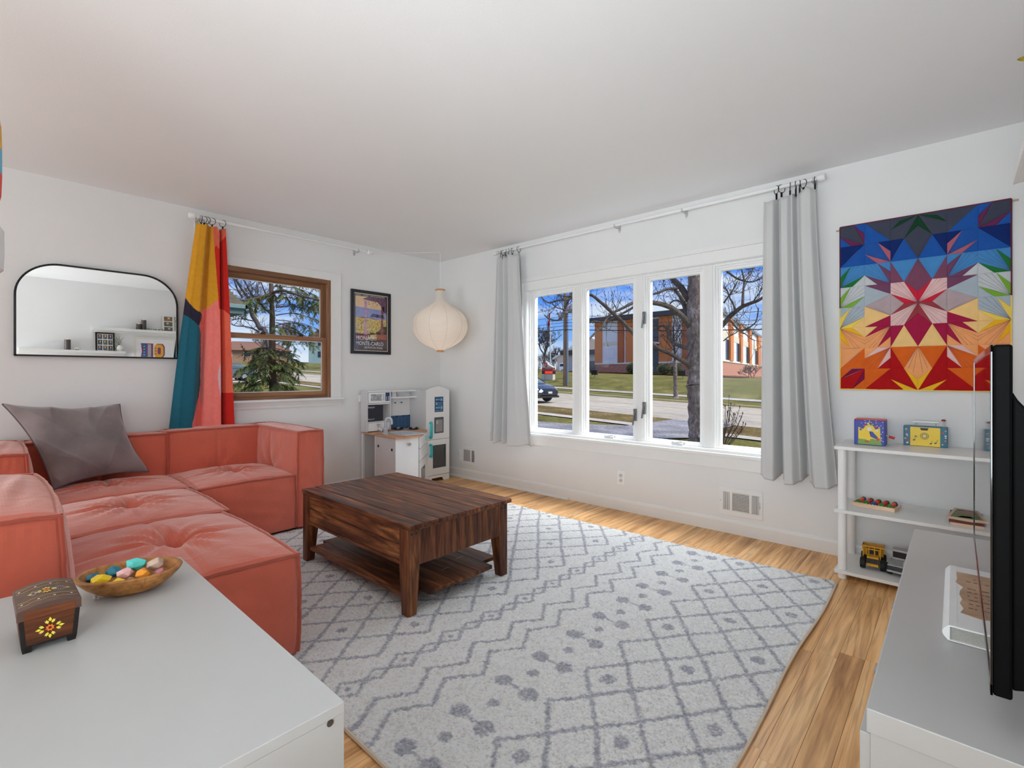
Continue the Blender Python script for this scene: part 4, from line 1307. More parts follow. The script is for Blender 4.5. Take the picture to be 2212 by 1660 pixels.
for s_, base in (('side_picture', .02), ('side_picture', .85)):
    o = plate([R(base, .02), R(base + .125, .02), R(base + .125, .95), R(base, .95)], m_tealb, s_, t, .0008, fy2)
    for k in range(7):
        u = base + .02 + .085 * rn.random(); v = .1 + .78 * (k + rn.random() * .5) / 7; r = rn.uniform(.003, .0062)
        plate([(R(u, v)[0] + r * math.cos(i * PI / 4), R(u, v)[1] + r * .8 * math.sin(i * PI / 4)) for i in range(8)], (m_wt, m_red, mat('toy_skin', A(206, 150, 110), .5), m_wt)[k % 4], 'printed_patch', o, .0005, fy2 - .0008)
MB().cyl((4.252, -.08, .868), (4.362, -.08, .868), .0062, None, 12).build('handle_bar', m_plastic_w, t, smooth=True)
MB().cyl((4.265, -.08, .845), (4.265, -.08, .866), .003).build('handle_pin', m_chrome, t)
MB().cyl((4.350, -.08, .845), (4.350, -.08, .866), .003).build('handle_pin', m_chrome, t)
MB().cyl((4.382, -.078, .845), (4.382, -.078, .879), .0035).build('winder_stem', m_chrome, t)
MB().lathe([(.003, 0), (.0105, .002), (.0095, .008), (.004, .011)], (4.382, -.078, .877), 14).build('winder_knob', mat('toy_maroon', A(130, 40, 36), .4), t, smooth=True)

t = thing('toy_radio', 'second toy radio half hidden behind the television edge', 'toy', (4.62, -.085, .735))
MB().box(4.550, 4.672, -.112, -.060, .735, .848).build('wooden_case', m_tealb, t, bevel=.003)
MB().box(4.568, 4.650, -.1145, -.112, .738, .842).build('front_plate', m_wt, t, bevel=.001)
for (z, m_) in ((.76, m_wt), (.79, MATS['toy_skin']), (.82, m_wt)):
    MB().obox((4.559, -.1125, z), (.012, .001, .014), None).build('printed_patch', m_, t)
MB().cyl((4.565, -.085, .868), (4.655, -.085, .868), .006).build('handle_bar', m_plastic_w, t, smooth=True)
MB().cyl((4.57, -.085, .846), (4.57, -.085, .866), .003).cyl((4.65, -.085, .846), (4.65, -.085, .866), .003).build('handle_pins', m_chrome, t)

# bead tray on the middle shelf
t = thing('bead_toy', 'wooden tray of red, orange, green and blue wooden caterpillars', 'toy', (4.095, -.19, .384))
m_light = wood('pale_toy_wood', [A(196, 164, 136), A(212, 182, 154), A(222, 196, 170)], 'X', 6, 60, .5, .3, bump=.0002)
rot = Matrix.Rotation(math.radians(-9), 3, 'Z'); oc = Vector((4.098, -.205, .384))
def TP(a_, c_, z): return oc + rot @ Vector((a_, c_, 0)) + Vector((0, 0, z))
b = MB()
for (sx_, sy_, w_, d_) in ((0, 0, .200, .135),):
    b.obox(oc + Vector((0, 0, .006)), (w_, d_, .012), rot)
for (a_, c_, w_, d_) in ((0, -.064, .200, .007), (0, .064, .200, .007), (-.0965, 0, .007, .121), (.0965, 0, .007, .121)):
    b.obox(TP(a_, c_, .016), (w_, d_, .010), rot)
b.build('tray', m_light, t, bevel=.002)
cols_b = {'g': mat('bead_green', A(44, 120, 50), .25), 'b': mat('bead_blue', A(30, 66, 140), .25), 'r': mat('bead_red', A(186, 40, 36), .3), 'o': mat('bead_orange', A(206, 92, 40), .3), 'n': mat('bead_dark_green', A(44, 86, 44), .3)}
rows = ['gooob', 'gorrn', 'brorn', 'grrrn', 'gooob']
for i, rr in enumerate(rows):
    for j, c_ in enumerate(rr):
        p_ = TP(-.074 + .037 * i, -.046 + .0235 * j, .0)
        r_ = .0135 if j in (0, 4) else .0118
        MB().sphere((p_.x, p_.y, .398 + r_ * .62 + (.003 if j in (1, 3) else 0)), r_, 12).build('bead', cols_b[c_], t, smooth=2.0)
b = MB()
for i in range(13):
    p_ = TP(-.087 + .0145 * i, -.066, .020)
    b.obox((p_.x, p_.y, .405), (.004, .004, .006), rot)
b.build('peg_row', m_light, t, kind='stuff')

# puzzles
m_pz = mat('puzzle_print', A(112, 116, 70), .5, var=(26, .5))
for k, (zz, lab) in enumerate(((.384, 'lowest wooden tray puzzle under the two others on the middle shelf'), (.397, 'middle wooden tray puzzle showing a dark red edge'), (.410, 'topmost wooden tray puzzle with a painted hill landscape'))):
    t = thing('puzzle', lab, 'puzzle', (4.48, -.24, zz), group='wooden puzzles on the middle shelf')
    rz_ = Matrix.Rotation(math.radians((2, -1, -7)[k]), 3, 'Z'); c0 = Vector((4.475 + .005 * (k == 2), -.245, zz))
    W_, D_ = .135, .235
    b = MB().obox(c0 + Vector((0, 0, .004)), (W_, D_, .008), rz_)
    for (a_, c_, w_, d_) in ((0, -D_ / 2 + .006, W_, .012), (0, D_ / 2 - .006, W_, .012), (-W_ / 2 + .006, 0, .012, D_ - .024), (W_ / 2 - .006, 0, .012, D_ - .024)):
        b.obox(c0 + rz_ @ Vector((a_, c_, 0)) + Vector((0, 0, .0095)), (w_, d_, .0055), rz_)
    o = b.build('frame', (m_light, mat('puzzle_maroon', A(96, 40, 36), .5), m_light)[k], t, bevel=.001)
    MB().obox(c0 + Vector((0, 0, .0092)), (W_ - .026, D_ - .026, .002), rz_).build('picture_board', m_pz, t)
    if k == 2:
        for (poly, m_) in (([(-.05, -.10), (.05, -.10), (.05, -.02), (.0, .0), (-.05, -.04)], mat('puzzle_green', A(92, 116, 70), .6, var=(40, .25))), ([(-.03, -.095), (.03, -.08), (.015, -.05), (-.02, -.055)], mat('puzzle_ochre', A(196, 158, 60), .6)), ([(-.05, .02), (.05, -.01), (.05, .06), (-.02, .09)], mat('puzzle_rose', A(150, 110, 96), .6)), ([(-.05, .07), (-.02, .09), (.05, .06), (.05, .10), (-.05, .10)], mat('puzzle_slate', A(84, 96, 104), .6))):
            MB().prism(poly, lambda a_, q_, dd: tuple(c0 + rz_ @ Vector((a_, q_, 0)) + Vector((0, 0, .0103 + dd))), .0012).build('puzzle_piece', m_, t, fix=True)

# toy trucks
m_tyre = mat('toy_tyre', rgb(20, 20, 20), .7, bump=(200, .001)); m_tky = mat('truck_yellow', A(196, 142, 30), .45, var=(40, .15)); m_tks = mat('truck_silver', A(160, 162, 164), .4, .2, var=(30, .1))
def toy_truck(label, c0, rz_, col, silver):
    t = thing('toy_truck', label, 'toy truck', c0, rz_, group='toy trucks on the bottom shelf', local=True)
    for (sx_, sy_) in ((-1, -1), (1, -1), (-1, 1), (1, 1)):
        b = MB(); y_ = -.062 if sy_ < 0 else .055
        b.lathe([(.012, -.013), (.026, -.013), (.0295, -.008), (.0295, .008), (.026, .013), (.012, .013)], (sx_ * .045, y_, .0295), 18, axis=(1, 0, 0))
        o = b.build('wheel', m_tyre, t, smooth=.6)
        MB().cyl((sx_ * .057, y_, .0295), (sx_ * .060, y_, .0295), .012).build('hub_cap', col, o, smooth=True)
    MB().box(-.028, .028, -.075, .090, .022, .034).build('chassis', m_black, t)
    if not silver:
        MB().box(-.027, .027, -.088, -.035, .038, .074).build('bonnet', col, t, bevel=.003)
        MB().box(-.026, .026, -.0905, -.087, .040, .066).build('radiator_grille', m_black, t)
        MB().box(-.026, .026, -.094, -.084, .024, .038).build('bumper', col, t, bevel=.001)
        b = MB().box(-.030, .030, -.038, -.004, .066, .074).box(-.030, .030, -.042, .0, .100, .106)
        for (a_, c_) in ((-.028, -.036), (.028, -.036), (-.028, -.006), (.028, -.006)): b.box(a_ - .0025, a_ + .0025, c_ - .0025, c_ + .0025, .070, .102)
        b.build('cab', col, t)
        MB().box(-.022, .022, -.030, -.008, .070, .094).build('seat', m_black, t, bevel=.002)
        b = MB().add([(-.046, .0, .058), (.046, .0, .058), (.046, .11, .050), (-.046, .11, .050), (-.052, -.012, .112), (.052, -.012, .112), (.052, .12, .096), (-.052, .12, .096), (-.052, -.045, .115), (.052, -.045, .115), (.052, -.045, .122), (-.052, -.045, .122)],
                     [(0, 3, 2, 1), (0, 1, 5, 4), (1, 2, 6, 5), (2, 3, 7, 6), (3, 0, 4, 7), (4, 5, 9, 8), (8, 9, 10, 11)])
        o = b.build('dump_bed', col, t)
        s_ = o.modifiers.new('plate', 'SOLIDIFY'); s_.thickness = .003
        b = MB()
        for k in range(4): b.box(-.047 + .026 * k, -.042 + .026 * k, -.046, -.0435, .060, .114)
        b.build('bed_rib', col, t, kind='stuff')
    else:
        MB().add([(-.05, -.095, .052), (.05, -.095, .052), (.05, -.012, .066), (-.05, -.012, .066), (-.05, -.095, .057), (.05, -.095, .057), (.05, -.012, .071), (-.05, -.012, .071)],
                 [(0, 3, 2, 1), (4, 5, 6, 7), (0, 1, 5, 4), (1, 2, 6, 5), (2, 3, 7, 6), (3, 0, 4, 7)]).build('bonnet', col, t, bevel=.002)
        MB().box(-.047, .047, -.094, -.07, .022, .050).build('radiator_grille', mat('truck_dark', rgb(56, 56, 58), .5), t, bevel=.002)
        MB().box(-.050, .050, -.102, -.092, .020, .030).build('bumper', col, t, bevel=.002)
        MB().box(-.045, .045, -.012, .045, .034, .078).build('cab', col, t, bevel=.003)
        MB().box(-.042, .042, -.008, .040, .078, .112).build('cab_window', mat('truck_glass', rgb(26, 28, 30), .15), t)
        MB().box(-.047, .047, -.014, .046, .110, .122).build('cab_roof', col, t, bevel=.004)
        b = MB()
        for a_ in (-.044, .044): b.box(a_ - .004, a_ + .004, -.012, -.004, .078, .112)
        b.build('pillars', col, t)
        MB().box(-.050, .050, .05, .105, .034, .092).build('cargo_box', col, t, bevel=.003)
toy_truck('yellow toy dump truck with black wheels on the bottom shelf', (4.085, -.215, .048), math.radians(4), m_tky, False)
toy_truck('silver toy truck beside the yellow one on the bottom shelf', (4.215, -.225, .048), math.radians(-6), m_tks, True)

E0 = .70
# ================================================================== QUILT
QX0, QX1, QZ0, QZ1 = 3.898, 4.645, 1.044, 2.050
t = thing('quilt', 'patchwork star quilt in blue, red and orange hanging on the wall', 'quilt', (4.27, -.02, QZ0))
QC = dict(slate=(66, 70, 86), blue=(34, 84, 162), navy=(22, 44, 104), purp=(104, 44, 84), dgrn=(24, 64, 40), rose=(172, 96, 112), sky=(70, 132, 190), green=(38, 112, 54), pale=(192, 196, 200), plum=(112, 68, 96), mauve=(122, 72, 96), lime=(118, 168, 58), gblue=(166, 178, 188), grosé=(174, 156, 160), pink=(222, 184, 182), red=(196, 40, 62), brick=(150, 62, 68), yell=(236, 204, 92), pyel=(234, 194, 128), crim=(158, 32, 68), gold=(234, 176, 40), peach=(236, 160, 104), ora=(214, 98, 34), dred=(172, 24, 28), pvio=(122, 24, 60), yel2=(232, 180, 44))
QM = {k: mat('quilt_' + ('grey_rose' if k == 'grosé' else k), A(*c_, .92), .9, bump=(700, .0005), var=(20, .05), spec=.1, sheen=.15) for k, c_ in QC.items()}
HALF = [
 ('slate', (0, 0), (.55, 0), (1, 1), (0, .5)), ('purp', (.55, 0), (1, .5), (1, 1)), ('purp', (0, .5), (1, 1), (.45, 1)), ('blue', (0, .5), (.45, 1), (0, 1)), ('blue', (.55, 0), (1, 0), (1, .5)),
 ('blue', (1, 0), (2, 1), (1, 1)), ('slate', (1, 0), (2, 0), (2, 1)),
 ('dgrn', (3, 0), (2.3, .15), (2, .52)), ('slate', (2, 0), (3, 0), (2.3, .15), (2, .52)), ('slate', (3, 0), (2, .52), (2, 1), (2.5, 1)), ('dgrn', (3, 0), (2.5, 1), (3, .5)),
 ('navy', (0, 1), (1, 1), (0, 2)), ('blue', (1, 1), (1, 2), (0, 2)),
 ('blue', (1, 1), (1.5, 1), (2, 2), (1, 1.5)), ('navy', (1.5, 1), (2, 1), (2, 1.5)), ('rose', (1.5, 1), (2, 1.5), (2, 2)), ('rose', (1, 1.5), (2, 2), (1.5, 2)), ('blue', (1, 1.5), (1.5, 2), (1, 2)),
 ('navy', (2, 1), (2.5, 1), (2, 2)), ('blue', (2.5, 1), (3, 2), (2, 2)),
 ('sky', (0, 2), (.45, 2), (0, 2.5)), ('green', (.45, 2), (0, 3), (0, 2.5)), ('sky', (.45, 2), (1, 2), (1, 2.5), (0, 3)), ('green', (1, 2.5), (.5, 3), (0, 3)), ('pale', (1, 2.5), (1, 3), (.5, 3)),
 ('sky', (1, 2), (1.5, 2), (2, 3), (1, 2.5)), ('plum', (1.5, 2), (2, 2.45), (2, 3)), ('sky', (1.5, 2), (2, 2), (2, 2.45)), ('plum', (1, 2.5), (2, 3), (1.5, 3)), ('pale', (1, 2.5), (1.5, 3), (1, 3)),
 ('mauve', (2, 2), (2.5, 3), (2, 3)), ('sky', (2, 2), (3, 2), (2.5, 3)),
 ('pale', (0, 3), (.45, 3), (0, 3.5)), ('lime', (.45, 3), (0, 4), (0, 3.5)), ('pale', (.45, 3), (1, 3), (1, 3.5), (0, 4)), ('lime', (1, 3.5), (.5, 4), (0, 4)), ('gblue', (1, 3.5), (1, 4), (.5, 4)),
 ('plum', (1, 3), (2, 3), (2, 3.5)), ('gblue', (1, 3), (2, 3.5), (1, 4)), ('grosé', (1, 4), (2, 3.5), (2, 4.5)),
 ('pink', (2, 3), (2.5, 3), (3, 4), (2, 3.5)), ('red', (2.5, 3), (3, 3.5), (3, 4)), ('red', (2, 3.5), (3, 4), (2.5, 4)), ('grosé', (2, 3.5), (2.5, 4), (2, 4.5)),
 ('gblue', (0, 4), (.45, 4), (0, 4.5)), ('yell', (.45, 4), (0, 5), (0, 4.5)), ('gblue', (.45, 4), (1, 4), (1, 4.5), (0, 5)), ('yell', (1, 4.5), (.5, 5), (0, 5)), ('pyel', (1, 4.5), (1, 5), (.5, 5)),
 ('pyel', (1, 4), (2, 4.5), (1, 5)), ('crim', (1, 5), (2, 4.5), (2, 5)),
 ('pink', (2, 4.5), (3, 4), (2.5, 5), (2, 5)), ('brick', (2.5, 4), (3, 4), (2, 4.5)), ('brick', (3, 4), (3, 4.5), (2.5, 5)),
 ('gold', (0, 5), (.5, 5), (1, 5.5)), ('gold', (0, 5), (.45, 6), (0, 5.5)), ('peach', (0, 5), (1, 5.5), (1, 6), (.45, 6)), ('peach', (0, 5.5), (.45, 6), (0, 6)), ('pyel', (.5, 5), (1, 5), (1, 5.5)),
 ('crim', (2, 5), (1.5, 5), (1, 5.5)), ('crim', (2, 5), (2, 5.5), (1.5, 6)), ('peach', (2, 5), (1, 5.5), (1, 6), (1.5, 6)), ('pyel', (1, 5), (1.5, 5), (1, 5.5)), ('peach', (2, 5.5), (2, 6), (1.5, 6)),
 ('crim', (2, 5), (2.5, 5), (2, 6)), ('pyel', (2.5, 5), (3, 6), (2, 6)),
 ('peach', (0, 6), (1, 6), (0, 7)), ('ora', (1, 6), (1, 7), (0, 7)),
 ('pink', (2, 6), (1.5, 6), (1, 6.5)), ('pink', (2, 6), (2, 6.5), (1.5, 7)), ('ora', (2, 6), (1, 6.5), (1, 7), (1.5, 7)), ('peach', (1, 6), (1.5, 6), (1, 6.5)), ('dred', (2, 6.5), (2, 7), (1.5, 7)),
 ('ora', (2, 6), (3, 6), (2.5, 7)), ('dred', (2, 6), (2.5, 7), (2, 7)),
 ('ora', (0, 7), (.5, 7), (0, 7.5)), ('pvio', (.5, 7), (1, 7), (0, 7.5)), ('pvio', (1, 7), (1, 7.5), (.5, 8)), ('dred', (0, 7.5), (1, 7), (.5, 8), (0, 8)), ('ora', (1, 7.5), (1, 8), (.5, 8)),
 ('ora', (1, 7), (2, 7), (1, 8)), ('dred', (2, 7), (2, 8), (1, 8)),
 ('dred', (2, 7), (2.5, 7), (3, 8), (2, 7.5)), ('yel2', (2, 7.5), (3, 8), (2.5, 8)), ('yel2', (2.5, 7), (3, 7.5), (3, 8)), ('dred', (2, 7.5), (2.5, 8), (2, 8)),
]
FULL = [('slate', (3, .5), (2.5, 1), (3, 2), (3.5, 1)), ('mauve', (3, 2), (2.5, 3), (3, 3.5), (3.5, 3)), ('crim', (3, 4.5), (2.5, 5), (3, 6), (3.5, 5)), ('peach', (3, 6), (2.5, 7), (3, 7.5), (3.5, 7))]
def q_wave(x, z):
    return -.010 - .0035 * math.sin((x - QX0) * 21) * ((QZ1 - z) / 1.0) - .002 * math.sin(z * 11 + x * 6)
def q_pt(u, v, puff_=0.0):
    x = QX0 + (QX1 - QX0) * u / 6; z = QZ1 - (QZ1 - QZ0) * v / 8
    return (x, q_wave(x, z) - puff_, z)
def patch(col, pts):
    n = len(pts); cx_ = sum(p[0] for p in pts) / n; cy_ = sum(p[1] for p in pts) / n
    vs_ = []; fs_ = []
    for (k, pf) in ((1.0, .0030), (.93, .0044), (.70, .0060), (0, .0066)):
        if k == 0: vs_.append(q_pt(cx_, cy_, pf))
        else: vs_ += [q_pt(cx_ + (p[0] - cx_) * k, cy_ + (p[1] - cy_) * k, pf) for p in pts]
    for l in range(2):
        for i in range(n): fs_.append((l * n + i, l * n + (i + 1) % n, (l + 1) * n + (i + 1) % n, (l + 1) * n + i))
    for i in range(n): fs_.append((2 * n + i, 2 * n + (i + 1) % n, 3 * n))
    return MB().add(vs_, fs_).build('patch', QM[col], t, smooth=1.2, fix=True)
for c_, *pts in HALF:
    patch(c_, pts); patch(c_, [(6 - u, v) for u, v in reversed(pts)])
for c_, *pts in FULL: patch(c_, pts)
b = MB().sheet(lambda u, v: q_pt(6 * u, 8 * v, .0025), 24, 32).sheet(lambda u, v: q_pt(6 * (1 - u), 8 * v, -.0045), 24, 32)
b.build('backing', mat('quilt_backing', A(120, 110, 120), .9), t, smooth=1.2)
for (pts, m_) in (([(u, 0) for u in np.linspace(0, 6, 20)], 'maroon'), ([(0, v) for v in np.linspace(0, 4, 14)], 'maroon'), ([(6, v) for v in np.linspace(0, 4, 14)], 'maroon'), ([(0, v) for v in np.linspace(4, 8, 14)], 'yellow'), ([(6, v) for v in np.linspace(4, 8, 14)], 'yellow'), ([(u, 8) for u in np.linspace(0, 6, 20)], 'yellow')):
    MB().tube([q_pt(u, v, .001) for u, v in pts], .0045, 6).build('binding', mat('binding_' + m_, A(*((84, 24, 40) if m_ == 'maroon' else (232, 186, 96))), .9), t, smooth=True)
# stitched quilting lines fanning from the star points
b = MB()
for sgn in (0, 1):
    F = (lambda u, v: (u, v)) if not sgn else (lambda u, v: (6 - u, v))
    for (o_, ends) in (((3, 4), [(2, 3.17), (2, 3.33), (2.17, 3), (2.33, 3), (2, 4.66), (2, 4.83), (2.17, 5), (2.33, 5)]), ((0, 3), [(.6, 2), (.8, 2), (1, 2.1), (1, 2.3)]), ((0, 4), [(.6, 3), (.8, 3), (1, 3.1), (1, 3.3)]), ((0, 5), [(.6, 4), (.8, 4), (1, 4.1), (1, 4.3)]), ((2, 3), [(1.33, 2), (1.16, 2), (1, 2.16), (1, 2.33)]), ((2, 2), [(1.33, 1), (1.16, 1), (1, 1.16), (1, 1.33)]), ((0, 5), [(.63, 6), (.8, 6), (1, 5.8), (1, 5.66)]), ((2, 5), [(1.33, 6), (1.16, 6), (1, 5.83), (1, 5.66)]), ((2, 6), [(1.33, 7), (1.16, 7), (1, 6.83), (1, 6.66)]), ((3, 6), [(2.66, 7), (2.83, 7.2)]), ((3, 2), [(2.66, 1), (2.83, .8), (2.66, 3), (2.83, 3.2)]), ((3, 0), [(2.2, .6), (2.35, .8), (2.2, .9)]), ((1, 1), [(.15, .2), (.3, .1), (.05, .4)]), ((2, 4.5), [(1, 4), (1.4, 4.1)])):
        for e_ in ends:
            b.tube([q_pt(*F(o_[0] + (e_[0] - o_[0]) * k / 5, o_[1] + (e_[1] - o_[1]) * k / 5), .0062) for k in range(6)], .0006, 3, False)
b.build('quilting_stitches', mat('stitch_thread', A(70, 60, 80), .9), t, kind='stuff')
MB().cyl((QX0 - .022, -.006, QZ1 - .016), (QX1 + .028, -.006, QZ1 - .010), .005, None, 10).build('hanging_rod', wood('rod_wood', [A(130, 118, 104), A(160, 148, 132)], 'X', 4, 60, .5), t, smooth=True)

# ================================================================== POSTER (a plain landscape stand-in in the same colours, with its words)
PY0, PY1, PZ0, PZ1 = -1.139, -.683, 1.344, 1.985
t = thing('framed_poster', 'black framed travel poster reading Monaco Monte-Carlo on the corner wall', 'poster', (.01, -.91, PZ0))
fw = .030
m_frm = mat('poster_frame_black', rgb(30, 31, 40), .35, var=(30, .1))
b = MB()
b.box(0, .022, PY0, PY0 + fw, PZ0, PZ1).box(0, .022, PY1 - fw, PY1, PZ0, PZ1).box(0, .022, PY0 + fw, PY1 - fw, PZ0, PZ0 + fw).box(0, .022, PY0 + fw, PY1 - fw, PZ1 - fw, PZ1)
b.build('frame', m_frm, t, bevel=.003)
MB().box(.002, .008, PY0 + fw, PY1 - fw, PZ0 + fw, PZ1 - fw).build('mount', mat('poster_cream', A(208, 190, 160), .6), t)
ia, ib, ic, id_ = PY0 + fw + .008, PY1 - fw - .008, PZ0 + fw + .008, PZ1 - fw - .008
MB().box(.008, .0086, ia, ib, ic, id_).build('dark_border', mat('poster_ink', A(30, 26, 40), .6), t)
pa, pb, pc, pd = ia + .012, ib - .012, ic + .010, id_ - .022
G_ = lambda u, v: (pa + u * (pb - pa), pc + v * (pd - pc))
def pshape(name, poly, col, x=.0086, d=.0004, var=(30, .08)):
    return MB().prism([G_(*p) for p in poly], lambda a_, q_, dd: (x + dd, a_, q_), d).build(name, mat('poster_' + name, A(*col), .6, var=var), t, fix=True)
pshape('sky_band', [(0, .80), (1, .76), (1, 1), (0, 1)], (226, 176, 136))
pshape('sea_band', [(0, .60), (1, .58), (1, .76), (0, .80)], (128, 136, 186))
pshape('field_band', [(0, .26), (1, .30), (1, .59), (.6, .58), (.3, .61), (0, .60)], (206, 164, 92), var=(60, .5))
pshape('russet_band', [(.70, .20), (1, .20), (1, .46), (.86, .44), (.62, .30)], (150, 74, 44), var=(80, .5))
pshape('path_band', [(.42, .16), (.72, .16), (.60, .32), (.46, .32)], (214, 180, 116))
pshape('flower_band', [(0, .20), (.42, .20), (.46, .30), (.2, .29), (0, .30)], (140, 58, 74), var=(80, .6))
pshape('foot_band', [(0, 0), (1, 0), (1, .20), (.72, .20), (.42, .20), (0, .22)], (58, 44, 66), var=(60, .5))
pshape('island_band', [(.46, .63), (.95, .61), (.9, .67), (.55, .69)], (66, 62, 112), x=.0090)
pshape('purple_blotch', [(.22, .95), (.40, 1), (1, 1), (1, .70), (.90, .74), (.84, .84), (.70, .92), (.45, .93)], (84, 50, 86), x=.0090, var=(70, .6))
pshape('pale_blotch', [(.26, .28), (.36, .28), (.34, .62), (.37, .92), (.27, .93), (.30, .62)], (178, 130, 166), x=.0090, var=(40, .35))
pshape('dark_blotch', [(.80, .30), (.90, .30), (.88, .60), (.94, .84), (.83, .84), (.83, .60)], (112, 54, 70), x=.0090, var=(60, .5))
rn = random.Random(12)
for nm, col, boxes, n_ in (('petal_red', (168, 64, 60), ((.0, .18, .45, .30), (.55, .12, 1, .34), (.5, .84, 1, 1)), 60), ('petal_plum', (70, 44, 84), ((0, .16, 1, .26), (.35, .86, 1, 1), (.82, .3, .95, .84)), 60), ('petal_ochre', (196, 150, 70), ((0, .30, 1, .58),), 46), ('petal_moss', (110, 104, 66), ((0, .28, 1, .56),), 40), ('petal_cream', (226, 206, 170), ((0, .2, .5, .5), (.4, .2, .7, .4)), 24)):
    b = MB()
    for k in range(n_):
        u0, v0, u1, v1 = boxes[k % len(boxes)]
        c0 = G_(rn.uniform(u0, u1), rn.uniform(v0, v1)); r_ = rn.uniform(.003, .0085); w0 = rn.uniform(0, 6)
        if not (pa + r_ < c0[0] < pb - r_ and pc < c0[1] < pd - r_): continue
        b.prism([(c0[0] + r_ * rn.uniform(.6, 1.1) * math.cos(w0 + i * PI / 3), c0[1] + r_ * rn.uniform(.5, 1) * math.sin(w0 + i * PI / 3)) for i in range(6)], lambda a_, q_, dd: (.0094 + dd, a_, q_), .0002)
    b.build(nm, mat('poster_' + nm, A(*col), .6), t, fix=True, kind='stuff')
m_pt = mat('poster_lettering', A(222, 206, 190), .6)
lettering('lettering', 'PARIS · LYON · MEDITERRANEE', .0165, m_pt, (.0088, ia + .012, id_ - .0175), (0, 1, 0), (0, 0, 1), t, .0002, 1.14, 1.30)
lettering('lettering', 'MONACO', .056, mat('poster_white_lettering', A(226, 226, 232), .6), (.0097, pa + .004, pc + .092), (0, 1, 0), (0, 0, 1), t, .0003, 1.0, .93)
lettering('lettering', 'MONTE-CARLO', .056, MATS['poster_white_lettering'], (.0097, pa + .004, pc + .040), (0, 1, 0), (0, 0, 1), t, .0003, 1.0, .80)
lettering('lettering', 'AU PAYS DU SOLEIL', .030, m_pt, (.0097, pa + .100, pc + .008), (0, 1, 0), (0, 0, 1), t, .0003, 1.0, .80)
MB().box(.0100, .0112, PY0 + fw - .002, PY1 - fw + .002, PZ0 + fw - .002, PZ1 - fw + .002).build('glazing', glass_mat('poster_glass', (.97, .97, .97, 1), .045), t)

# ================================================================== PAPER LANTERN
LX, LY = .398, -.327
t = thing('pendant_lamp', 'onion-shaped white paper pendant lamp hanging in the room corner', 'lamp', (LX, LY, 1.37))
zz_ = lambda y: 2.4639 - .000712 * y
ctrl = [(625, 70), (660, 70), (690, 71), (720, 73), (750, 79), (780, 92), (805, 112), (830, 140), (855, 178), (880, 222), (910, 270), (945, 316), (985, 352), (1030, 382), (1080, 398), (1130, 403), (1180, 402), (1225, 393), (1270, 375), (1315, 347), (1355, 314), (1390, 275), (1420, 232), (1445, 188), (1468, 138), (1488, 92), (1503, 60)]
prof = []
rings = 64
for i in range(rings + 1):
    y = 625 + (1503 - 625) * i / rings
    w = knots_lin(y, ctrl) * .000712
    prof.append((w + .0012, zz_(y)))
    if i < rings:
        y2 = y + (1503 - 625) / rings * .5
        prof.append((knots_lin(y2, ctrl) * .000712 - .0008, zz_(y2)))
pm = NT('lantern_paper')
dfb = pm.n('ShaderNodeBsdfDiffuse', {'Color': A(206, 202, 198, .68)}); trb = pm.n('ShaderNodeBsdfTranslucent', {'Color': A(214, 200, 190, .68)})
pm.link(pm.n('ShaderNodeMixShader', {0: .38, 1: dfb.outputs[0], 2: trb.outputs[0]}).outputs[0], pm.out.inputs[0])
MB().lathe(prof, (LX, LY, 0), 48, cap=False).build('paper_shade', pm.m, t, smooth=3.0)
b = MB()
for k in range(10):
    w = 2 * PI * (k + .28) / 10
    b.tube([(LX + (r + .0012) * math.cos(w), LY + (r + .0012) * math.sin(w), z) for r, z in prof[34::3]], .0011, 4)
b.build('rib', mat('lantern_seam', A(176, 168, 166), .8), t, kind='stuff')
m_bam = mat('bamboo_ring', A(176, 126, 82), .6, var=(60, .15))
MB().lathe([(.049, zz_(625)), (.053, zz_(622)), (.053, zz_(603)), (.049, zz_(600))], (LX, LY, 0), 32, cap=False).build('collar', m_bam, t, smooth=.6)
MB().lathe([(.034, zz_(1503)), (.038, zz_(1505)), (.038, zz_(1527)), (.034, zz_(1530))], (LX, LY, 0), 32, cap=False).build('collar', m_bam, t, smooth=.6)
MB().tube([(LX, LY, 2.425), (LX, LY, 2.2), (LX + .001, LY, 1.98), (LX, LY, 1.80)], .0028, 6).build('cord', m_plastic_w, t, smooth=True)
MB().tube([(.012, -.96, 2.375), (.08, -.85, 2.383), (.2, -.62, 2.400), (.31, -.45, 2.418), (LX, LY, 2.428)], .0026, 6).build('cord', m_plastic_w, t, smooth=True)
MB().tube([(LX, LY, 2.44), (LX, LY, 2.432), (LX + .006, LY, 2.426), (LX, LY, 2.420), (LX - .005, LY, 2.425)], .0016, 6).build('hook', m_chrome, t, smooth=True)
MB().cyl((LX, LY, 1.70), (LX, LY, 1.81), .018).build('socket', m_plastic_w, t, smooth=True)
MB().sphere((LX, LY, 1.655), .035, 14).build('bulb', emit_mat('warm_bulb', (1.0, .79, .66, 1), 3.4), t, smooth=2.0)
add_light('lantern_bulb_light', 'POINT', (LX, LY, 1.60), 1.0, (1.0, .80, .66), shadow_soft_size=.04)

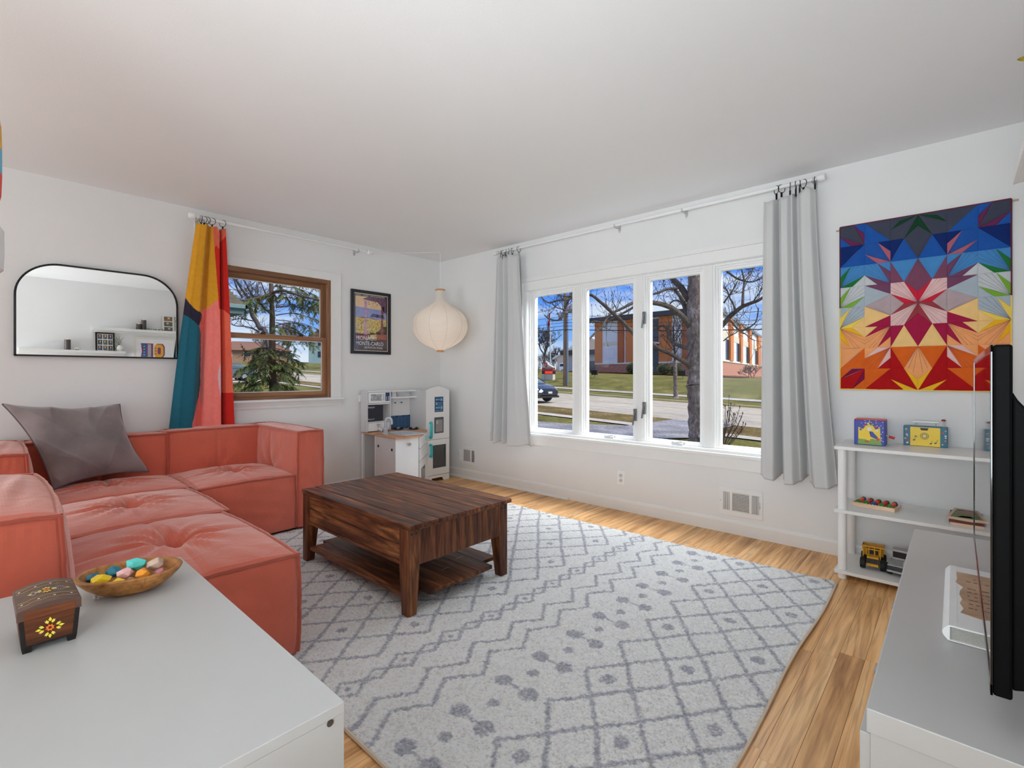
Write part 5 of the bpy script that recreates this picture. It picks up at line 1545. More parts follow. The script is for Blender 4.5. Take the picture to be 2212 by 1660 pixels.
# ================================================================== MIRROR
t = thing('wall_mirror', 'wide black-framed mirror with two rounded upper corners above the sofa', 'mirror', (.01, -3.03, 1.258))
my0, my1, mz0, mz1, mr = -3.466, -2.598, 1.258, 1.862, .215
pts = [(my0, mz0), (my1, mz0)]
for k in range(17):
    w = PI / 2 * k / 16; pts.append((my1 - mr + mr * math.cos(w), mz1 - mr + mr * math.sin(w)))
for k in range(17):
    w = PI / 2 + PI / 2 * k / 16; pts.append((my0 + mr + mr * math.cos(w), mz1 - mr + mr * math.sin(w)))
MB().prism(pts, lambda a_, q_, d: (.008 + d, a_, q_), .020).build('mirror_glass', mat('mirror_silver', (.93, .94, .94, 1), .0, 1.0, var=(1, .0)), t, fix=True)
loop = pts + [pts[0]]
b = MB()
for i in range(len(pts)):
    p, q = Vector((0, *loop[i])), Vector((0, *loop[i + 1])); d_ = (q - p).normalized()
    p2, q2 = p - d_ * .003, q + d_ * .003
    b.obox((.017, (p2.y + q2.y) / 2, (p2.z + q2.z) / 2), (.034, (q2 - p2).length, .011), Matrix.Rotation(math.atan2(d_.z, d_.y), 3, 'X'))
b.build('frame', m_black, t)

# ================================================================== OPPOSITE WALL, seen in the mirror
def ledge(label, ya, yb, z):
    t = thing('picture_ledge', label, 'shelf', (4.65, (ya + yb) / 2, z), group='picture ledges')
    MB().box(4.58, XE, ya, yb, z - .010, z).build('ledge_board', m_white, t, bevel=.001)
    MB().box(4.572, 4.582, ya, yb, z - .012, z + .024).build('front_lip', m_white, t, bevel=.001)
    MB().box(XE - .010, XE, ya, yb, z - .045, z + .042).build('back_rail', m_white, t, bevel=.001)
ledge('lower white picture ledge reflected in the mirror', -3.25, -2.15, 1.452)
ledge('upper white picture ledge reflected in the mirror', -2.52, -1.30, 1.782)
m_cn = mat('candle_grey', rgb(62, 56, 54, .66), .3, var=(20, .1)); 
def candle(label, y, z, h, r):
    t = thing('candle', label, 'candle', (4.64, y, z), group='electric candles on the ledges')
    MB().lathe([(r * .96, 0), (r, .003), (r, h - .003), (r * .96, h), (r * .8, h - .006), (.001, h - .012)], (4.64, y, z), 20).build('wax_body', m_cn, t, smooth=.7)
    MB().lathe([(.0005, 0), (.0045, .006), (.003, .014), (.0005, .020)], (4.64, y, z + h - .008), 8).build('flame_bulb', emit_mat('flame', (1, .55, .2, 1), 3.0), t, smooth=1.5)
candle('dark candle on the lower reflected ledge', -2.775, 1.452, .165, .034)
candle('taller dark candle on the upper reflected ledge', -1.924, 1.782, .172, .032)
candle('shorter dark candle on the upper reflected ledge', -1.985, 1.782, .108, .034)
t = thing('figurine', 'small white skull-shaped ornament on the lower reflected ledge', 'ornament', (4.64, -2.68, 1.452))
MB().sphere((4.64, -2.675, 1.484), .032, 16, sx=.9, sy=1.15).obox((4.64, -2.650, 1.462), (.04, .035, .018)).build('cranium', m_wt, t, smooth=2.0)
MB().sphere((4.612, -2.668, 1.480), .008, 8).build('eye_socket', m_dark, t); MB().sphere((4.612, -2.690, 1.480), .008, 8).build('eye_socket', m_dark, t)
m_leaf = mat('grey_green_leaf', A(96, 108, 92), .7, var=(40, .2))
def sprig(parent, c_, n, up, spread, seed, name='leaves', size=.016):
    rn_ = random.Random(seed); st_ = MB(); lf = MB()
    for k in range(n):
        d = Vector((rn_.uniform(-.4, .1) * spread, rn_.uniform(-1, 1) * spread, up * rn_.uniform(.6, 1)))
        P = [Vector(c_) + d * s + Vector((0, 0, -.06 * s * s * spread)) for s in (0, .25, .5, .75, 1)]
        st_.tube(P, .0012, 4)
        for i in range(8):
            q = P[min(4, 1 + i // 2)].lerp(P[min(4, 1 + i // 2) - 1], (i % 2) * .5)
            a_ = Vector((rn_.uniform(-1, 1), rn_.uniform(-1, 1), rn_.uniform(-.3, .8))).normalized() * size
            s_ = a_.orthogonal().normalized() * size * .36
            lf.add([q, q + a_ * .5 + s_, q + a_, q + a_ * .5 - s_], [(0, 1, 2, 3)])
    st_.build('stems', mat('twig_brown', A(96, 84, 66), .8), parent, kind='stuff'); lf.build(name, m_leaf, parent, kind='stuff')
t = thing('vase', 'small white vase with grey-green eucalyptus on the lower reflected ledge', 'vase', (4.64, -2.205, 1.452))
MB().lathe([(.022, 0), (.036, .02), (.043, .055), (.036, .09), (.020, .108), (.022, .114), (.016, .112), (.016, .09)], (4.64, -2.205, 1.452), 20).build('vase_body', m_wt, t, smooth=1.0)
sprig(t, (4.64, -2.215, 1.555), 7, .13, .09, 3)
t = thing('garland', 'eucalyptus garland lying along the upper reflected ledge', 'garland', (4.61, -1.75, 1.782))
for k in range(5): sprig(t, (4.62, -1.90 + .05 * k, 1.795), 3, .035, .05, 20 + k, size=.018)
t = thing('garland', 'eucalyptus spray beside the white photo frame on the upper reflected ledge', 'garland', (4.62, -1.49, 1.782))
sprig(t, (4.63, -1.485, 1.80), 9, .26, .06, 41, size=.022)
t = thing('garland', 'eucalyptus sprig in front of the black photo frame on the lower reflected ledge', 'garland', (4.60, -2.33, 1.452))
sprig(t, (4.62, -2.33, 1.465), 6, .04, .07, 51, size=.018)
def photo_frame(label, ya, yb, za, zb, m_f, tilt, grid, border, matcol, seed):
    t = thing('photo_frame', label, 'frame', (4.65, (ya + yb) / 2, za), group=None)
    X = lambda z, d: 4.655 - d + (XE - .012 - 4.655) * (z - za) / (zb - za)
    def slab(name, y0_, y1_, z0_, z1_, d0, d1, m_, par):
        return MB().hexa([(X(z0_, d1), y0_, z0_), (X(z0_, d0), y0_, z0_), (X(z0_, d0), y1_, z0_), (X(z0_, d1), y1_, z0_)], [(X(z1_, d1), y0_, z1_), (X(z1_, d0), y0_, z1_), (X(z1_, d0), y1_, z1_), (X(z1_, d1), y1_, z1_)]).build(name, m_, par)
    slab('frame', ya, yb, za, zb, -.006, .008, m_f, t)
    slab('mat_board', ya + border, yb - border, za + border, zb - border, .008, .0092, matcol, t)
    rn_ = random.Random(seed)
    W_, H_ = yb - ya - 2 * border, zb - za - 2 * border
    for j in range(grid[1]):
        for i in range(grid[0]):
            a0 = ya + border + W_ * (i + .08) / grid[0]; a1 = ya + border + W_ * (i + .92) / grid[0]
            c0 = za + border + H_ * (j + .08) / grid[1]; c1 = za + border + H_ * (j + .92) / grid[1]
            m1 = mat('photo_ground_%d' % ((i + j * 2 + seed) % 4), A(*[(70, 84, 56), (60, 66, 70), (96, 88, 66), (44, 50, 44)][(i + j * 2 + seed) % 4]), .5, var=(60, .4))
            o_ = slab('photo', a0, a1, c0, c1, .0092, .0098, m1, t)
            ym = (a0 + a1) / 2 + rn_.uniform(-.1, .1) * (a1 - a0); wd_ = (a1 - a0) * .22
            slab('photo_subject', ym - wd_, ym + wd_, c0, c0 + (c1 - c0) * .5, .0098, .0102, mat('photo_shirt_%d' % (rn_.randint(0, 2)), A(*[(190, 186, 180), (70, 90, 120), (150, 84, 70)][seed % 3]), .5), o_)
            slab('photo_subject', ym - wd_ * .6, ym + wd_ * .6, c0 + (c1 - c0) * .5, c0 + (c1 - c0) * .82, .0098, .0102, mat('photo_skin', A(206, 160, 136), .5), o_)
photo_frame('black collage photo frame on the lower reflected ledge', -2.478, -2.262, 1.455, 1.742, m_black, 0, (3, 3), .022, m_wt, 1)
photo_frame('white photo frame of three pictures on the upper reflected ledge', -1.688, -1.535, 1.785, 2.052, m_wt, 0, (1, 3), .012, m_wt, 2)
t = thing('art_print', 'white framed art print with two decorative block letters on the opposite wall', 'picture', (XE - .01, -1.78, 1.2))
MB().box(XE - .016, XE, -2.043, -1.50, 1.20, 1.707).build('frame', m_wt, t, bevel=.002)
MB().box(XE - .0175, XE - .016, -2.005, -1.538, 1.238, 1.669).build('print_sheet', mat('print_paper', A(210, 210, 210), .7), t)
m_pb = mat('print_blue', A(48, 96, 140), .6); m_pp = mat('print_purple', A(116, 60, 96), .6); m_po = mat('print_ochre', A(212, 150, 48), .6); m_pg = mat('print_grey', A(150, 150, 160), .6)
def flat(name, poly, m_, d):
    return MB().prism(poly, lambda a_, q_, dd: (XE - .0175 - d - dd, a_, q_), .0008).build(name, m_, t, fix=True)
zb_, zt_ = 1.405, 1.598
flat('letter_shadow', [(-1.952, zb_), (-1.80, zb_), (-1.80, zt_ + .012), (-1.952, zt_ + .012), (-1.94, zb_ + .09)], m_pp, 0)
flat('letter_stroke', [(-1.944, zb_), (-1.885, zb_), (-1.885, zt_), (-1.944, zt_), (-1.915, zb_ + .10)], m_pb, .001)
flat('letter_stroke', [(-1.868, zb_), (-1.826, zb_), (-1.826, zt_), (-1.868, zt_)], m_pg, .001)
for k in range(4): flat('letter_dot', [(-1.912 + .007 * math.cos(i * PI / 4), zb_ + .03 + .042 * k + .007 * math.sin(i * PI / 4)) for i in range(8)], m_wt, .002)
def octo(cy_, cz_, ry, rz): return [(cy_ + ry * a_, cz_ + rz * q_) for a_, q_ in ((-1, -.6), (-.6, -1), (.6, -1), (1, -.6), (1, .6), (.6, 1), (-.6, 1), (-1, .6))]
flat('letter_shadow', octo(-1.715, 1.503, .062, .106), m_pp, 0)
flat('letter_stroke', octo(-1.730, 1.500, .060, .098), m_po, .001)
flat('letter_counter', octo(-1.724, 1.500, .020, .052), m_pp, .002)
for k in range(3): flat('letter_dot', [(-1.768 + .010 * math.cos(i * PI / 4), 1.455 + .042 * k + .010 * math.sin(i * PI / 4)) for i in range(8)], m_pb, .002)

# ================================================================== HANGING LANTERN (left edge) AND SPRIG (top right edge)
t = thing('hanging_lantern', 'multicoloured banded hanging lantern over a white basket, cut by the left edge', 'lantern', (2.691, -3.731, 1.36))
HL = [(.03, -.148), (.10, -.143), (.127, -.125), (.134, -.09), (.1355, -.04), (.1355, .02), (.134, .08), (.129, .115), (.112, .135), (.06, .145), (.01, .147)]
for (i0, i1, nm, c_) in ((0, 2, 'lantern_sand', (222, 190, 150)), (2, 3, 'lantern_red', (206, 70, 60)), (3, 4, 'lantern_red', (206, 70, 60)), (4, 5, 'lantern_blue', (96, 160, 184)), (5, 6, 'lantern_ochre', (200, 150, 60)), (6, 8, 'lantern_blue', (96, 160, 184)), (8, 10, 'lantern_mauve', (150, 110, 120))):
    MB().lathe([(r_, z) for r_, z in HL[i0:i1 + 1]], (2.691, -3.731, 1.660), 36, cap=False).build('paper_band', mat(nm, A(*c_), .8), t, smooth=1.0)
MB().lathe([(.09, 0), (.125, .006), (.138, .02), (.1395, .06), (.139, .115), (.132, .130), (.122, .132), (.120, .03)], (2.691, -3.731, 1.368), 32).build('basket', m_plastic_w, t, smooth=.8)
b = MB().cyl((2.691, -3.731, 1.805), (2.691, -3.731, 2.44), .0012).cyl((2.691, -3.731, 1.40), (2.691, -3.731, 1.53), .004)
b.build('string', m_plastic_w, t)

t = thing('hanging_sprig', 'yellow-green leafy sprig hanging from the ceiling at the top right edge', 'plant', (4.665, -.86, 2.44))
MB().tube([(4.665, -.86, 2.44), (4.668, -.86, 2.41), (4.66, -.868, 2.375), (4.645, -.884, 2.362)], .0022, 6).build('stem', mat('sprig_stem', A(92, 76, 40), .7), t)
m_sl = mat('sprig_leaf', A(150, 134, 30), .6, var=(120, .45))
for (tip, base, w_) in (((4.607, -.921, 2.356), (4.648, -.880, 2.366), .010), ((4.640, -.90, 2.325), (4.652, -.876, 2.366), .010), ((4.690, -.85, 2.33), (4.662, -.866, 2.37), .010), ((4.685, -.80, 2.36), (4.664, -.862, 2.385), .010)):
    tp, bs = Vector(tip), Vector(base); d_ = tp - bs; s_ = d_.cross(Vector((0, 0, 1))).normalized().cross(d_).normalized(); n_ = d_.cross(s_).normalized()
    V_ = []; 
    for k in range(7):
        f = k / 6; w = w_ * math.sin(PI * min(.98, f * .9 + .08)) ** .8
        c_ = bs + d_ * f
        V_ += [c_ + s_ * w, c_ + n_ * w * .35, c_ - s_ * w, c_ - n_ * w * .35]
    F_ = [(k * 4 + i, k * 4 + (i + 1) % 4, k * 4 + 4 + (i + 1) % 4, k * 4 + 4 + i) for k in range(6) for i in range(4)] + [(24, 25, 26, 27), (3, 2, 1, 0)]
    MB().add(V_, F_).build('leaf', m_sl, t, fix=True, smooth=1.0)
b = MB()
for k in range(5):
    w = 2 * PI * k / 5
    b.obox((4.655 + .012 * math.cos(w), -.868, 2.386 + .012 * math.sin(w)), (.020, .003, .008), Matrix.Rotation(-w, 3, 'Y'))
b.build('white_blossom', m_wt, t)

# ================================================================== TOY KITCHEN
t = thing('toy_kitchen', 'white wooden play kitchen with a sink, stove and refrigerator in the room corner', 'toy kitchen', (.3, -.6, 0))
m_kw = mat('kitchen_white', A(210, 210, 210, .74), .4, var=(9, .012)); m_kw_shade = mat('kitchen_white_shade', A(186, 186, 187, .74), .5, var=(9, .015))  # greyer second white: shade of the sides and backs put into the colour
m_kwood = wood('kitchen_counter_wood', [A(160, 116, 84), A(186, 140, 106), A(200, 158, 124)], 'Y', 4, 40, .45, bump=.0003)
m_navy = mat('kitchen_navy', A(30, 52, 92), .5); m_aqua = mat('kitchen_aqua', A(34, 160, 164), .4); m_kblk = mat('kitchen_chalkboard', A(34, 36, 46), .6, var=(30, .15)); m_line = mat('kitchen_print_white', A(190, 200, 208), .5)
# back panel behind stove and hood
MB().box(.030, .042, -.760, -.455, .56, .965).build('back_panel', m_kw, t)
MB().box(.030, .150, -.765, -.40, .958, .972).build('hood_top', m_kw, t, bevel=.001)
MB().box(.030, .165, -.755, -.42, .890, .906).build('hood_shelf', m_kw, t, bevel=.003)
MB().box(.042, .12, -.735, -.685, .906, .958).build('hood_duct', m_kw_shade, t)
# microwave tower
MB().box(.025, .130, -1.040, -1.022, .565, .972).build('tower_side', m_kw_shade, t, bevel=.001)
MB().box(.025, .130, -.768, -.756, .565, .958).build('tower_side', m_kw_shade, t)
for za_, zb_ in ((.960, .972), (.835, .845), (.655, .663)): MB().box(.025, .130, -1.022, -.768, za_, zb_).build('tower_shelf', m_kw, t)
MB().box(.025, .032, -1.022, -.768, .565, .960).build('tower_back', m_kw_shade, t)
mw = MB().box(.120, .134, -1.018, -.770, .848, .957).build('microwave_door', m_kw, t, bevel=.002)
MB().box(.1342, .1348, -.992, -.868, .872, .938).build('microwave_window', mat('microwave_picture', A(140, 142, 146), .3, var=(45, .5)), mw)
MB().box(.134, .150, -.858, -.846, .874, .940).build('microwave_handle', mat('kitchen_handle_grey', A(176, 172, 168), .4), mw, bevel=.003)
kp = MB().box(.1342, .1350, -.824, -.776, .866, .952).build('microwave_keypad', m_navy, mw)
b = MB()
for r_ in range(4):
    for c_ in range(2): b.obox((.1353, -.812 + .024 * c_, .876 + .011 * r_), (.0006, .010, .006))
b.build('keypad_button', m_line, mw, kind='stuff')
cb_ = MB().box(.095, .103, -1.020, -.832, .668, .828).build('chalkboard', m_kblk, t, bevel=.001)
m_chalk = mat('chalk', A(190, 190, 196), .9)
lettering('lettering', 'Shopping list', .026, m_chalk, (.1034, -1.008, .800), (0, 1, 0), (0, 0, 1), cb_, .0002, .95, .62, .25)
lettering('lettering', '"What\'s next?"', .022, m_chalk, (.1034, -1.008, .680), (0, 1, 0), (0, 0, 1), cb_, .0002, .95, .60, .25)
dr = MB().box(.118, .132, -1.018, -.772, .570, .652).build('drawer', m_kw, t, bevel=.002)
MB().cyl((.132, -.905, .630), (.138, -.905, .630), .006).box(.136, .142, -.926, -.884, .629, .637).box(.1325, .1335, -.911, -.899, .598, .622).build('tap_hook', m_chrome, dr)
MB().box(.004, .022, -1.050, -1.036, .86, .93).build('wall_phone', m_plastic_w, t, bevel=.002)
# splashback with a herringbone print
sb = MB().box(.043, .049, -.756, -.458, .560, .700).build('splashback', m_navy, t)
b = MB()
for c_ in range(7):
    for r_ in range(9):
        y_ = -.735 + .042 * c_; z_ = .570 + .0165 * r_
        if z_ > .692: continue
        b.obox((.0494, y_, z_), (.0006, .048, .0026), Matrix.Rotation(math.radians(38 if c_ % 2 else -38), 3, 'X'))
b.build('herringbone_line', mat('herringbone_blue', A(96, 150, 180), .5), sb, kind='stuff')
for y_ in (-.735, -.655, -.575):
    MB().cyl((.042, y_, .838), (.058, y_, .838), .004).sphere((.060, y_, .838), .0085, 10, sx=.7).build('utensil_peg', mat('peg_teal', A(40, 110, 112), .4), t, smooth=True)
# worktop
top = [(.026, -1.035), (.30, -1.045), (.60, -1.066), (.662, -1.062), (.690, -1.02), (.708, -.93), (.716, -.84), (.70, -.815), (.60, -.70), (.45, -.56), (.345, -.462), (.026, -.455)]
MB().prism(top, lambda a_, q_, d: (a_, q_, .545 + d), .016).build('worktop', m_kwood, t, fix=True, bevel=.002)
# stove
for (x_, y_) in ((.115, -.655), (.215, -.535)):
    o = MB().lathe([(.050, 0), (.052, .004), (.046, .012), (.020, .012), (.018, .006)], (x_, y_, .561), 28).build('burner', m_black, t, smooth=.6)
    for k in range(4):
        MB().obox((x_ + .032 * math.cos(k * PI / 2), y_ + .032 * math.sin(k * PI / 2), .577), (.034, .009, .008), Matrix.Rotation(k * PI / 2, 3, 'Z')).build('grate_bar', m_black, o)
    MB().lathe([(.026, 0), (.026, .006), (.014, .014), (.001, .016)], (x_, y_, .573), 20).build('burner_cap', m_chrome, o, smooth=.8)
# sink
sk = MB()
SX0, SX1, SY0, SY1 = .30, .625, -.93, -.70
sk.box(SX0, SX1, SY0, SY0 + .02, .556, .570).box(SX0, SX1, SY1 - .02, SY1, .556, .570).box(SX0, SX0 + .02, SY0 + .02, SY1 - .02, .556, .570).box(SX1 - .02, SX1, SY0 + .02, SY1 - .02, .556, .570)
sk.box(SX0 + .02, SX1 - .02, SY0 + .02, SY1 - .02, .5612, .563)
sk.build('sink_basin', mat('sink_grey', A(166, 172, 178), .35), t, bevel=.004)
m_tap = mat('tap_silver', A(160, 165, 172), .3, .3)
fb = Vector((.38, -.985, .561))
o = MB().lathe([(.030, 0), (.031, .012), (.024, .020), (.024, .05), (.016, .062)], fb, 20).build('tap', m_tap, t, smooth=.7)
arc = [fb + Vector((0, 0, .05 + .018 * k)) for k in range(5)] + [fb + Vector((.018 * (1 - math.cos(w)), .022 * (1 - math.cos(w)), .122 + .035 * math.sin(w))) for w in np.linspace(.2, PI, 12)] + [fb + Vector((.036, .044, .095))]
MB().tube(arc, .0135, 12).build('tap_spout', m_tap, o, smooth=True)
MB().cyl(fb + Vector((-.02, -.02, .035)), fb + Vector((-.05, -.045, .055)), .017, .021, 14).build('tap_lever', m_tap, o, smooth=True)
MB().cyl(fb + Vector((-.028, .018, .045)), fb + Vector((-.04, .03, .055)), .014).build('tap_button', mat('tap_aqua', A(150, 196, 204), .4), o, smooth=True)
# base cabinets
MB().box(.030, .056, -1.034, -1.014, 0, .545).build('leg_panel', m_kw, t, bevel=.001)
MB().box(.268, .286, -1.034, -1.014, 0, .545).build('leg_panel', m_kw, t, bevel=.001)
MB().box(.032, .044, -1.014, -.47, .0, .545).build('back_panel', m_kw_shade, t)
dl = MB().hexa([(.292, -1.040, .02), (.640, -1.054, .02), (.640, -1.042, .02), (.292, -1.028, .02)], [(.292, -1.040, .543), (.640, -1.054, .543), (.640, -1.042, .543), (.292, -1.028, .543)]).build('side_door', m_kw_shade, t, fix=True, bevel=.001)
for (x_, z_) in ((.345, .452), (.585, .440)):
    yy_ = -1.040 - .014 * (x_ - .292) / .348
    MB().cyl((x_, yy_ - .0012, z_), (x_, yy_ + .002, z_), .0135, None, 18).build('finger_hole', m_dark, dl)
dp = [(.650, -1.056), (.664, -.99), (.682, -.92), (.700, -.836), (.688, -.834), (.670, -.92), (.652, -.99), (.640, -1.054)]
fd = MB().prism(dp, lambda a_, q_, d: (a_, q_, .02 + d), .523).build('front_door', m_kw, t, fix=True, bevel=.001)
MB().lathe([(.012, 0), (.013, .004), (.006, .010), (.006, .016), (.015, .020), (.013, .027)], (.684, -.945, .492), 18, axis=(1, .25, 0)).build('door_knob', m_chrome, fd, smooth=.8)
b = MB().prism([(.30, -.462), (.345, -.462), (.60, -.70), (.70, -.815), (.69, -.82), (.59, -.71)], lambda a_, q_, d: (a_, q_, .02 + d), .0)
# stove front: knob panel, drawer, oven door (along the diagonal beside the refrigerator)
P0, P1 = Vector((.680, -.818, 0)), Vector((.350, -.470, 0)); dv = (P1 - P0).normalized(); nv = Vector((-dv.y, dv.x, 0)) * -1
if nv.x < 0: nv = -nv
def front_panel(name, u0, u1, z0_, z1_, th, m_, par):
    L_ = (P1 - P0).length
    a_, c_ = P0 + dv * (L_ * u0), P0 + dv * (L_ * u1)
    return MB().hexa([a_ + Vector((0, 0, z0_)), a_ + nv * th + Vector((0, 0, z0_)), c_ + nv * th + Vector((0, 0, z0_)), c_ + Vector((0, 0, z0_))], [a_ + Vector((0, 0, z1_)), a_ + nv * th + Vector((0, 0, z1_)), c_ + nv * th + Vector((0, 0, z1_)), c_ + Vector((0, 0, z1_))]).build(name, m_, par, fix=True)
kn = front_panel('knob_panel', 0, 1, .438, .543, .012, m_kw, t)
q_ = P0 + dv * ((P1 - P0).length * .66) + nv * .012 + Vector((0, 0, .492))
MB().lathe([(.020, 0), (.022, .006), (.018, .016), (.008, .018)], q_, 18, axis=nv).build('stove_knob', mat('knob_aqua', A(120, 186, 190), .4), kn, smooth=.7)
front_panel('drawer_front', 0, 1, .318, .432, .012, m_kw, t)
ov = front_panel('oven_door', 0, 1, .055, .310, .012, m_kw, t)
front_panel('oven_window', .12, .62, .10, .235, .0135, mat('oven_glass', A(90, 92, 94), .2), ov)
front_panel('plinth', 0, 1, .0, .050, .008, m_kw, t)
# refrigerator: one tall unit with an arched top, facing the room
fx, fy0_, fy1_ = .340, -.464, -.152
zt_a = .968
arch = [(fy0_, .0), (fy1_, .0), (fy1_, zt_a)] + [(fy1_ + (fy0_ - fy1_) * k / 12, zt_a + .042 * math.sin(PI * k / 12)) for k in range(1, 12)] + [(fy0_, zt_a)]
MB().box(.028, fx - .022, fy0_ + .004, fy1_ - .004, .05, zt_a - .002).build('refrigerator_body', m_kw_shade, t, bevel=.001)
up = [(fy0_, .448), (fy1_, .448), (fy1_, zt_a)] + [(fy1_ + (fy0_ - fy1_) * k / 14, zt_a + .042 * math.sin(PI * k / 14)) for k in range(1, 14)] + [(fy0_, zt_a)]
d1 = MB().prism(up, lambda a_, q2_, d: (fx - .014 + d, a_, q2_), .014).build('freezer_door', m_kw, t, fix=True, bevel=.001)
b = MB()
wx0, wx1, wz0, wz1 = fy0_ + .085, fy1_ - .045, .140, .385
b.box(fx - .014, fx, fy0_, fy1_, .068, wz0).box(fx - .014, fx, fy0_, fy1_, wz1, .444).box(fx - .014, fx, fy0_, wx0, wz0, wz1).box(fx - .014, fx, wx1, fy1_, wz0, wz1)
d2 = b.build('refrigerator_door', m_kw, t, bevel=.001)
MB().box(fx - .010, fx - .007, wx0, wx1, wz0, wz1).build('door_window', glass_mat('grey_acrylic', (.52, .53, .53, 1), .06), d2)
MB().box(.10, fx - .03, fy0_ + .01, fy1_ - .01, .268, .274).build('inner_shelf', m_kw, t)
b = MB().prism([(fy0_, 0), (fy0_ + .06, 0), (fy0_ + .075, .035), (fy1_ - .095, .035), (fy1_ - .08, 0), (fy1_, 0), (fy1_, .064), (fy0_, .064)], lambda a_, q2_, d: (fx - .016 + d, a_, q2_), .014)
b.build('base_apron', m_kw, t, fix=True)
MB().box(.03, fx - .018, fy0_ + .005, fy0_ + .017, 0, .06).box(.03, fx - .018, fy1_ - .017, fy1_ - .005, 0, .06).build('base_side', m_kw_shade, t)
for (z0_, z1_, par) in ((.465, .635, d1), (.268, .400, d2)):
    yh = fy0_ + .048
    MB().tube([(fx, yh, z0_ + .008), (fx + .020, yh, z0_ + .004), (fx + .026, yh, z0_ + .025), (fx + .026, yh, z1_ - .025), (fx + .020, yh, z1_ - .004), (fx, yh, z1_ - .008)], .013, 10).build('door_handle', m_aqua, par, smooth=1.0)
pn = MB().box(fx, fx + .004, fy0_ + .105, fy0_ + .225, .735, .900).build('menu_panel', mat('panel_grey', A(110, 118, 128), .4), d1, bevel=.004)
MB().box(fx + .004, fx + .0046, fy0_ + .112, fy0_ + .218, .742, .893).build('menu_board', m_navy, d1)
b = MB()
for (u0, u1, v0, v1) in ((.12, .32, .78, .9), (.42, .56, .78, .9), (.66, .92, .74, .92), (.10, .26, .44, .66), (.32, .92, .62, .64), (.32, .92, .55, .57), (.32, .86, .48, .50), (.32, .92, .41, .43), (.1, .32, .2, .34), (.4, .58, .2, .34), (.68, .92, .16, .36), (.1, .5, .06, .10), (.56, .92, .06, .10)):
    b.box(fx + .0046, fx + .0050, fy0_ + .112 + .106 * u0, fy0_ + .112 + .106 * u1, .742 + .151 * v0, .742 + .151 * v1)
b.build('menu_print', mat('menu_print_blue', A(110, 160, 184), .5), d1, kind='stuff')
dp_ = MB().box(fx, fx + .004, fy0_ + .103, fy0_ + .228, .510, .680).build('dispenser_panel', mat('panel_slate', A(66, 72, 84), .4), d1, bevel=.004)
MB().box(fx + .004, fx + .0048, fy0_ + .118, fy0_ + .213, .525, .655).build('dispenser_recess', mat('recess_grey', A(128, 126, 124), .5), d1)
MB().box(fx + .0048, fx + .010, fy0_ + .125, fy0_ + .150, .610, .645).build('dispenser_lever', mat('lever_grey', A(160, 158, 156), .4), d1, bevel=.002)

# ================================================================== OUTSIDE
def W(s, t, z):
    """street frame: s runs up the street to the left, t away from the house"""
    return (-.9986 * s + .052 * t, .052 * s + .9986 * t, z)
def gz(s, t):
    return knots_lin(t, [(-30, -.7), (27.6, -.7), (30, -.45), (33, .10), (38, .40), (46, .50), (54, .20), (77, -.40), (150, -.6)]) + .0323 * s

def ground_mat(name, cols, scale, rough=.95, bump=.01, stretch=(1, 1, 1)):
    t = NT(name)
    p = t.n('ShaderNodeBsdfPrincipled', {'Roughness': rough, 'Specular IOR Level': .1})
    pos = t.n('ShaderNodeNewGeometry').outputs['Position']
    mp = t.n('ShaderNodeMapping', {'Vector': pos, 'Scale': stretch})
    n1 = t.n('ShaderNodeTexNoise', {'Vector': mp.outputs[0], 'Scale': scale, 'Detail': 8.0, 'Roughness': .7})
    n2 = t.n('ShaderNodeTexNoise', {'Vector': mp.outputs[0], 'Scale': scale * .09, 'Detail': 3.0})
    f = t.n('ShaderNodeMix', {'Factor': .38, 'A': n1.outputs[0], 'B': n2.outputs[0]}).outputs['Result']
    t.link(t.ramp(f, [(.34 + .3 * i / (len(cols) - 1), c) for i, c in enumerate(cols)]), p.inputs['Base Color'])
    b_ = t.n('ShaderNodeBump', {'Height': n1.outputs[0], 'Strength': .7, 'Distance': bump})
    t.link(b_.outputs[0], p.inputs['Normal'])
    t.link(p.outputs[0], t.out.inputs[0])
    return t.m
EO = .95
m_grass = ground_mat('winter_grass', [rgb(58, 52, 30, EO), rgb(98, 94, 48, EO), rgb(120, 116, 62, EO), rgb(158, 140, 92, EO)], 9.0, bump=.03)
m_verge = ground_mat('leaf_littered_grass', [rgb(62, 48, 30, EO), rgb(104, 84, 52, EO), rgb(116, 104, 60, EO), rgb(176, 150, 116, EO)], 9.0, bump=.03)
m_conc = ground_mat('pale_concrete', [rgb(164, 156, 144, EO), rgb(186, 178, 166, EO), rgb(200, 194, 184, EO)], 3.0, bump=.004)
m_road = ground_mat('road_concrete', [rgb(160, 150, 134, EO), rgb(180, 170, 153, EO), rgb(196, 186, 168, EO)], 2.2, bump=.004)
m_asph = ground_mat('asphalt', [rgb(96, 95, 98, EO), rgb(140, 138, 140, EO), rgb(184, 180, 180, EO)], 14.0, bump=.01)
m_mulch = ground_mat('red_mulch', [rgb(70, 34, 28, EO), rgb(118, 62, 50, EO), rgb(140, 84, 70, EO)], 12.0, bump=.05)

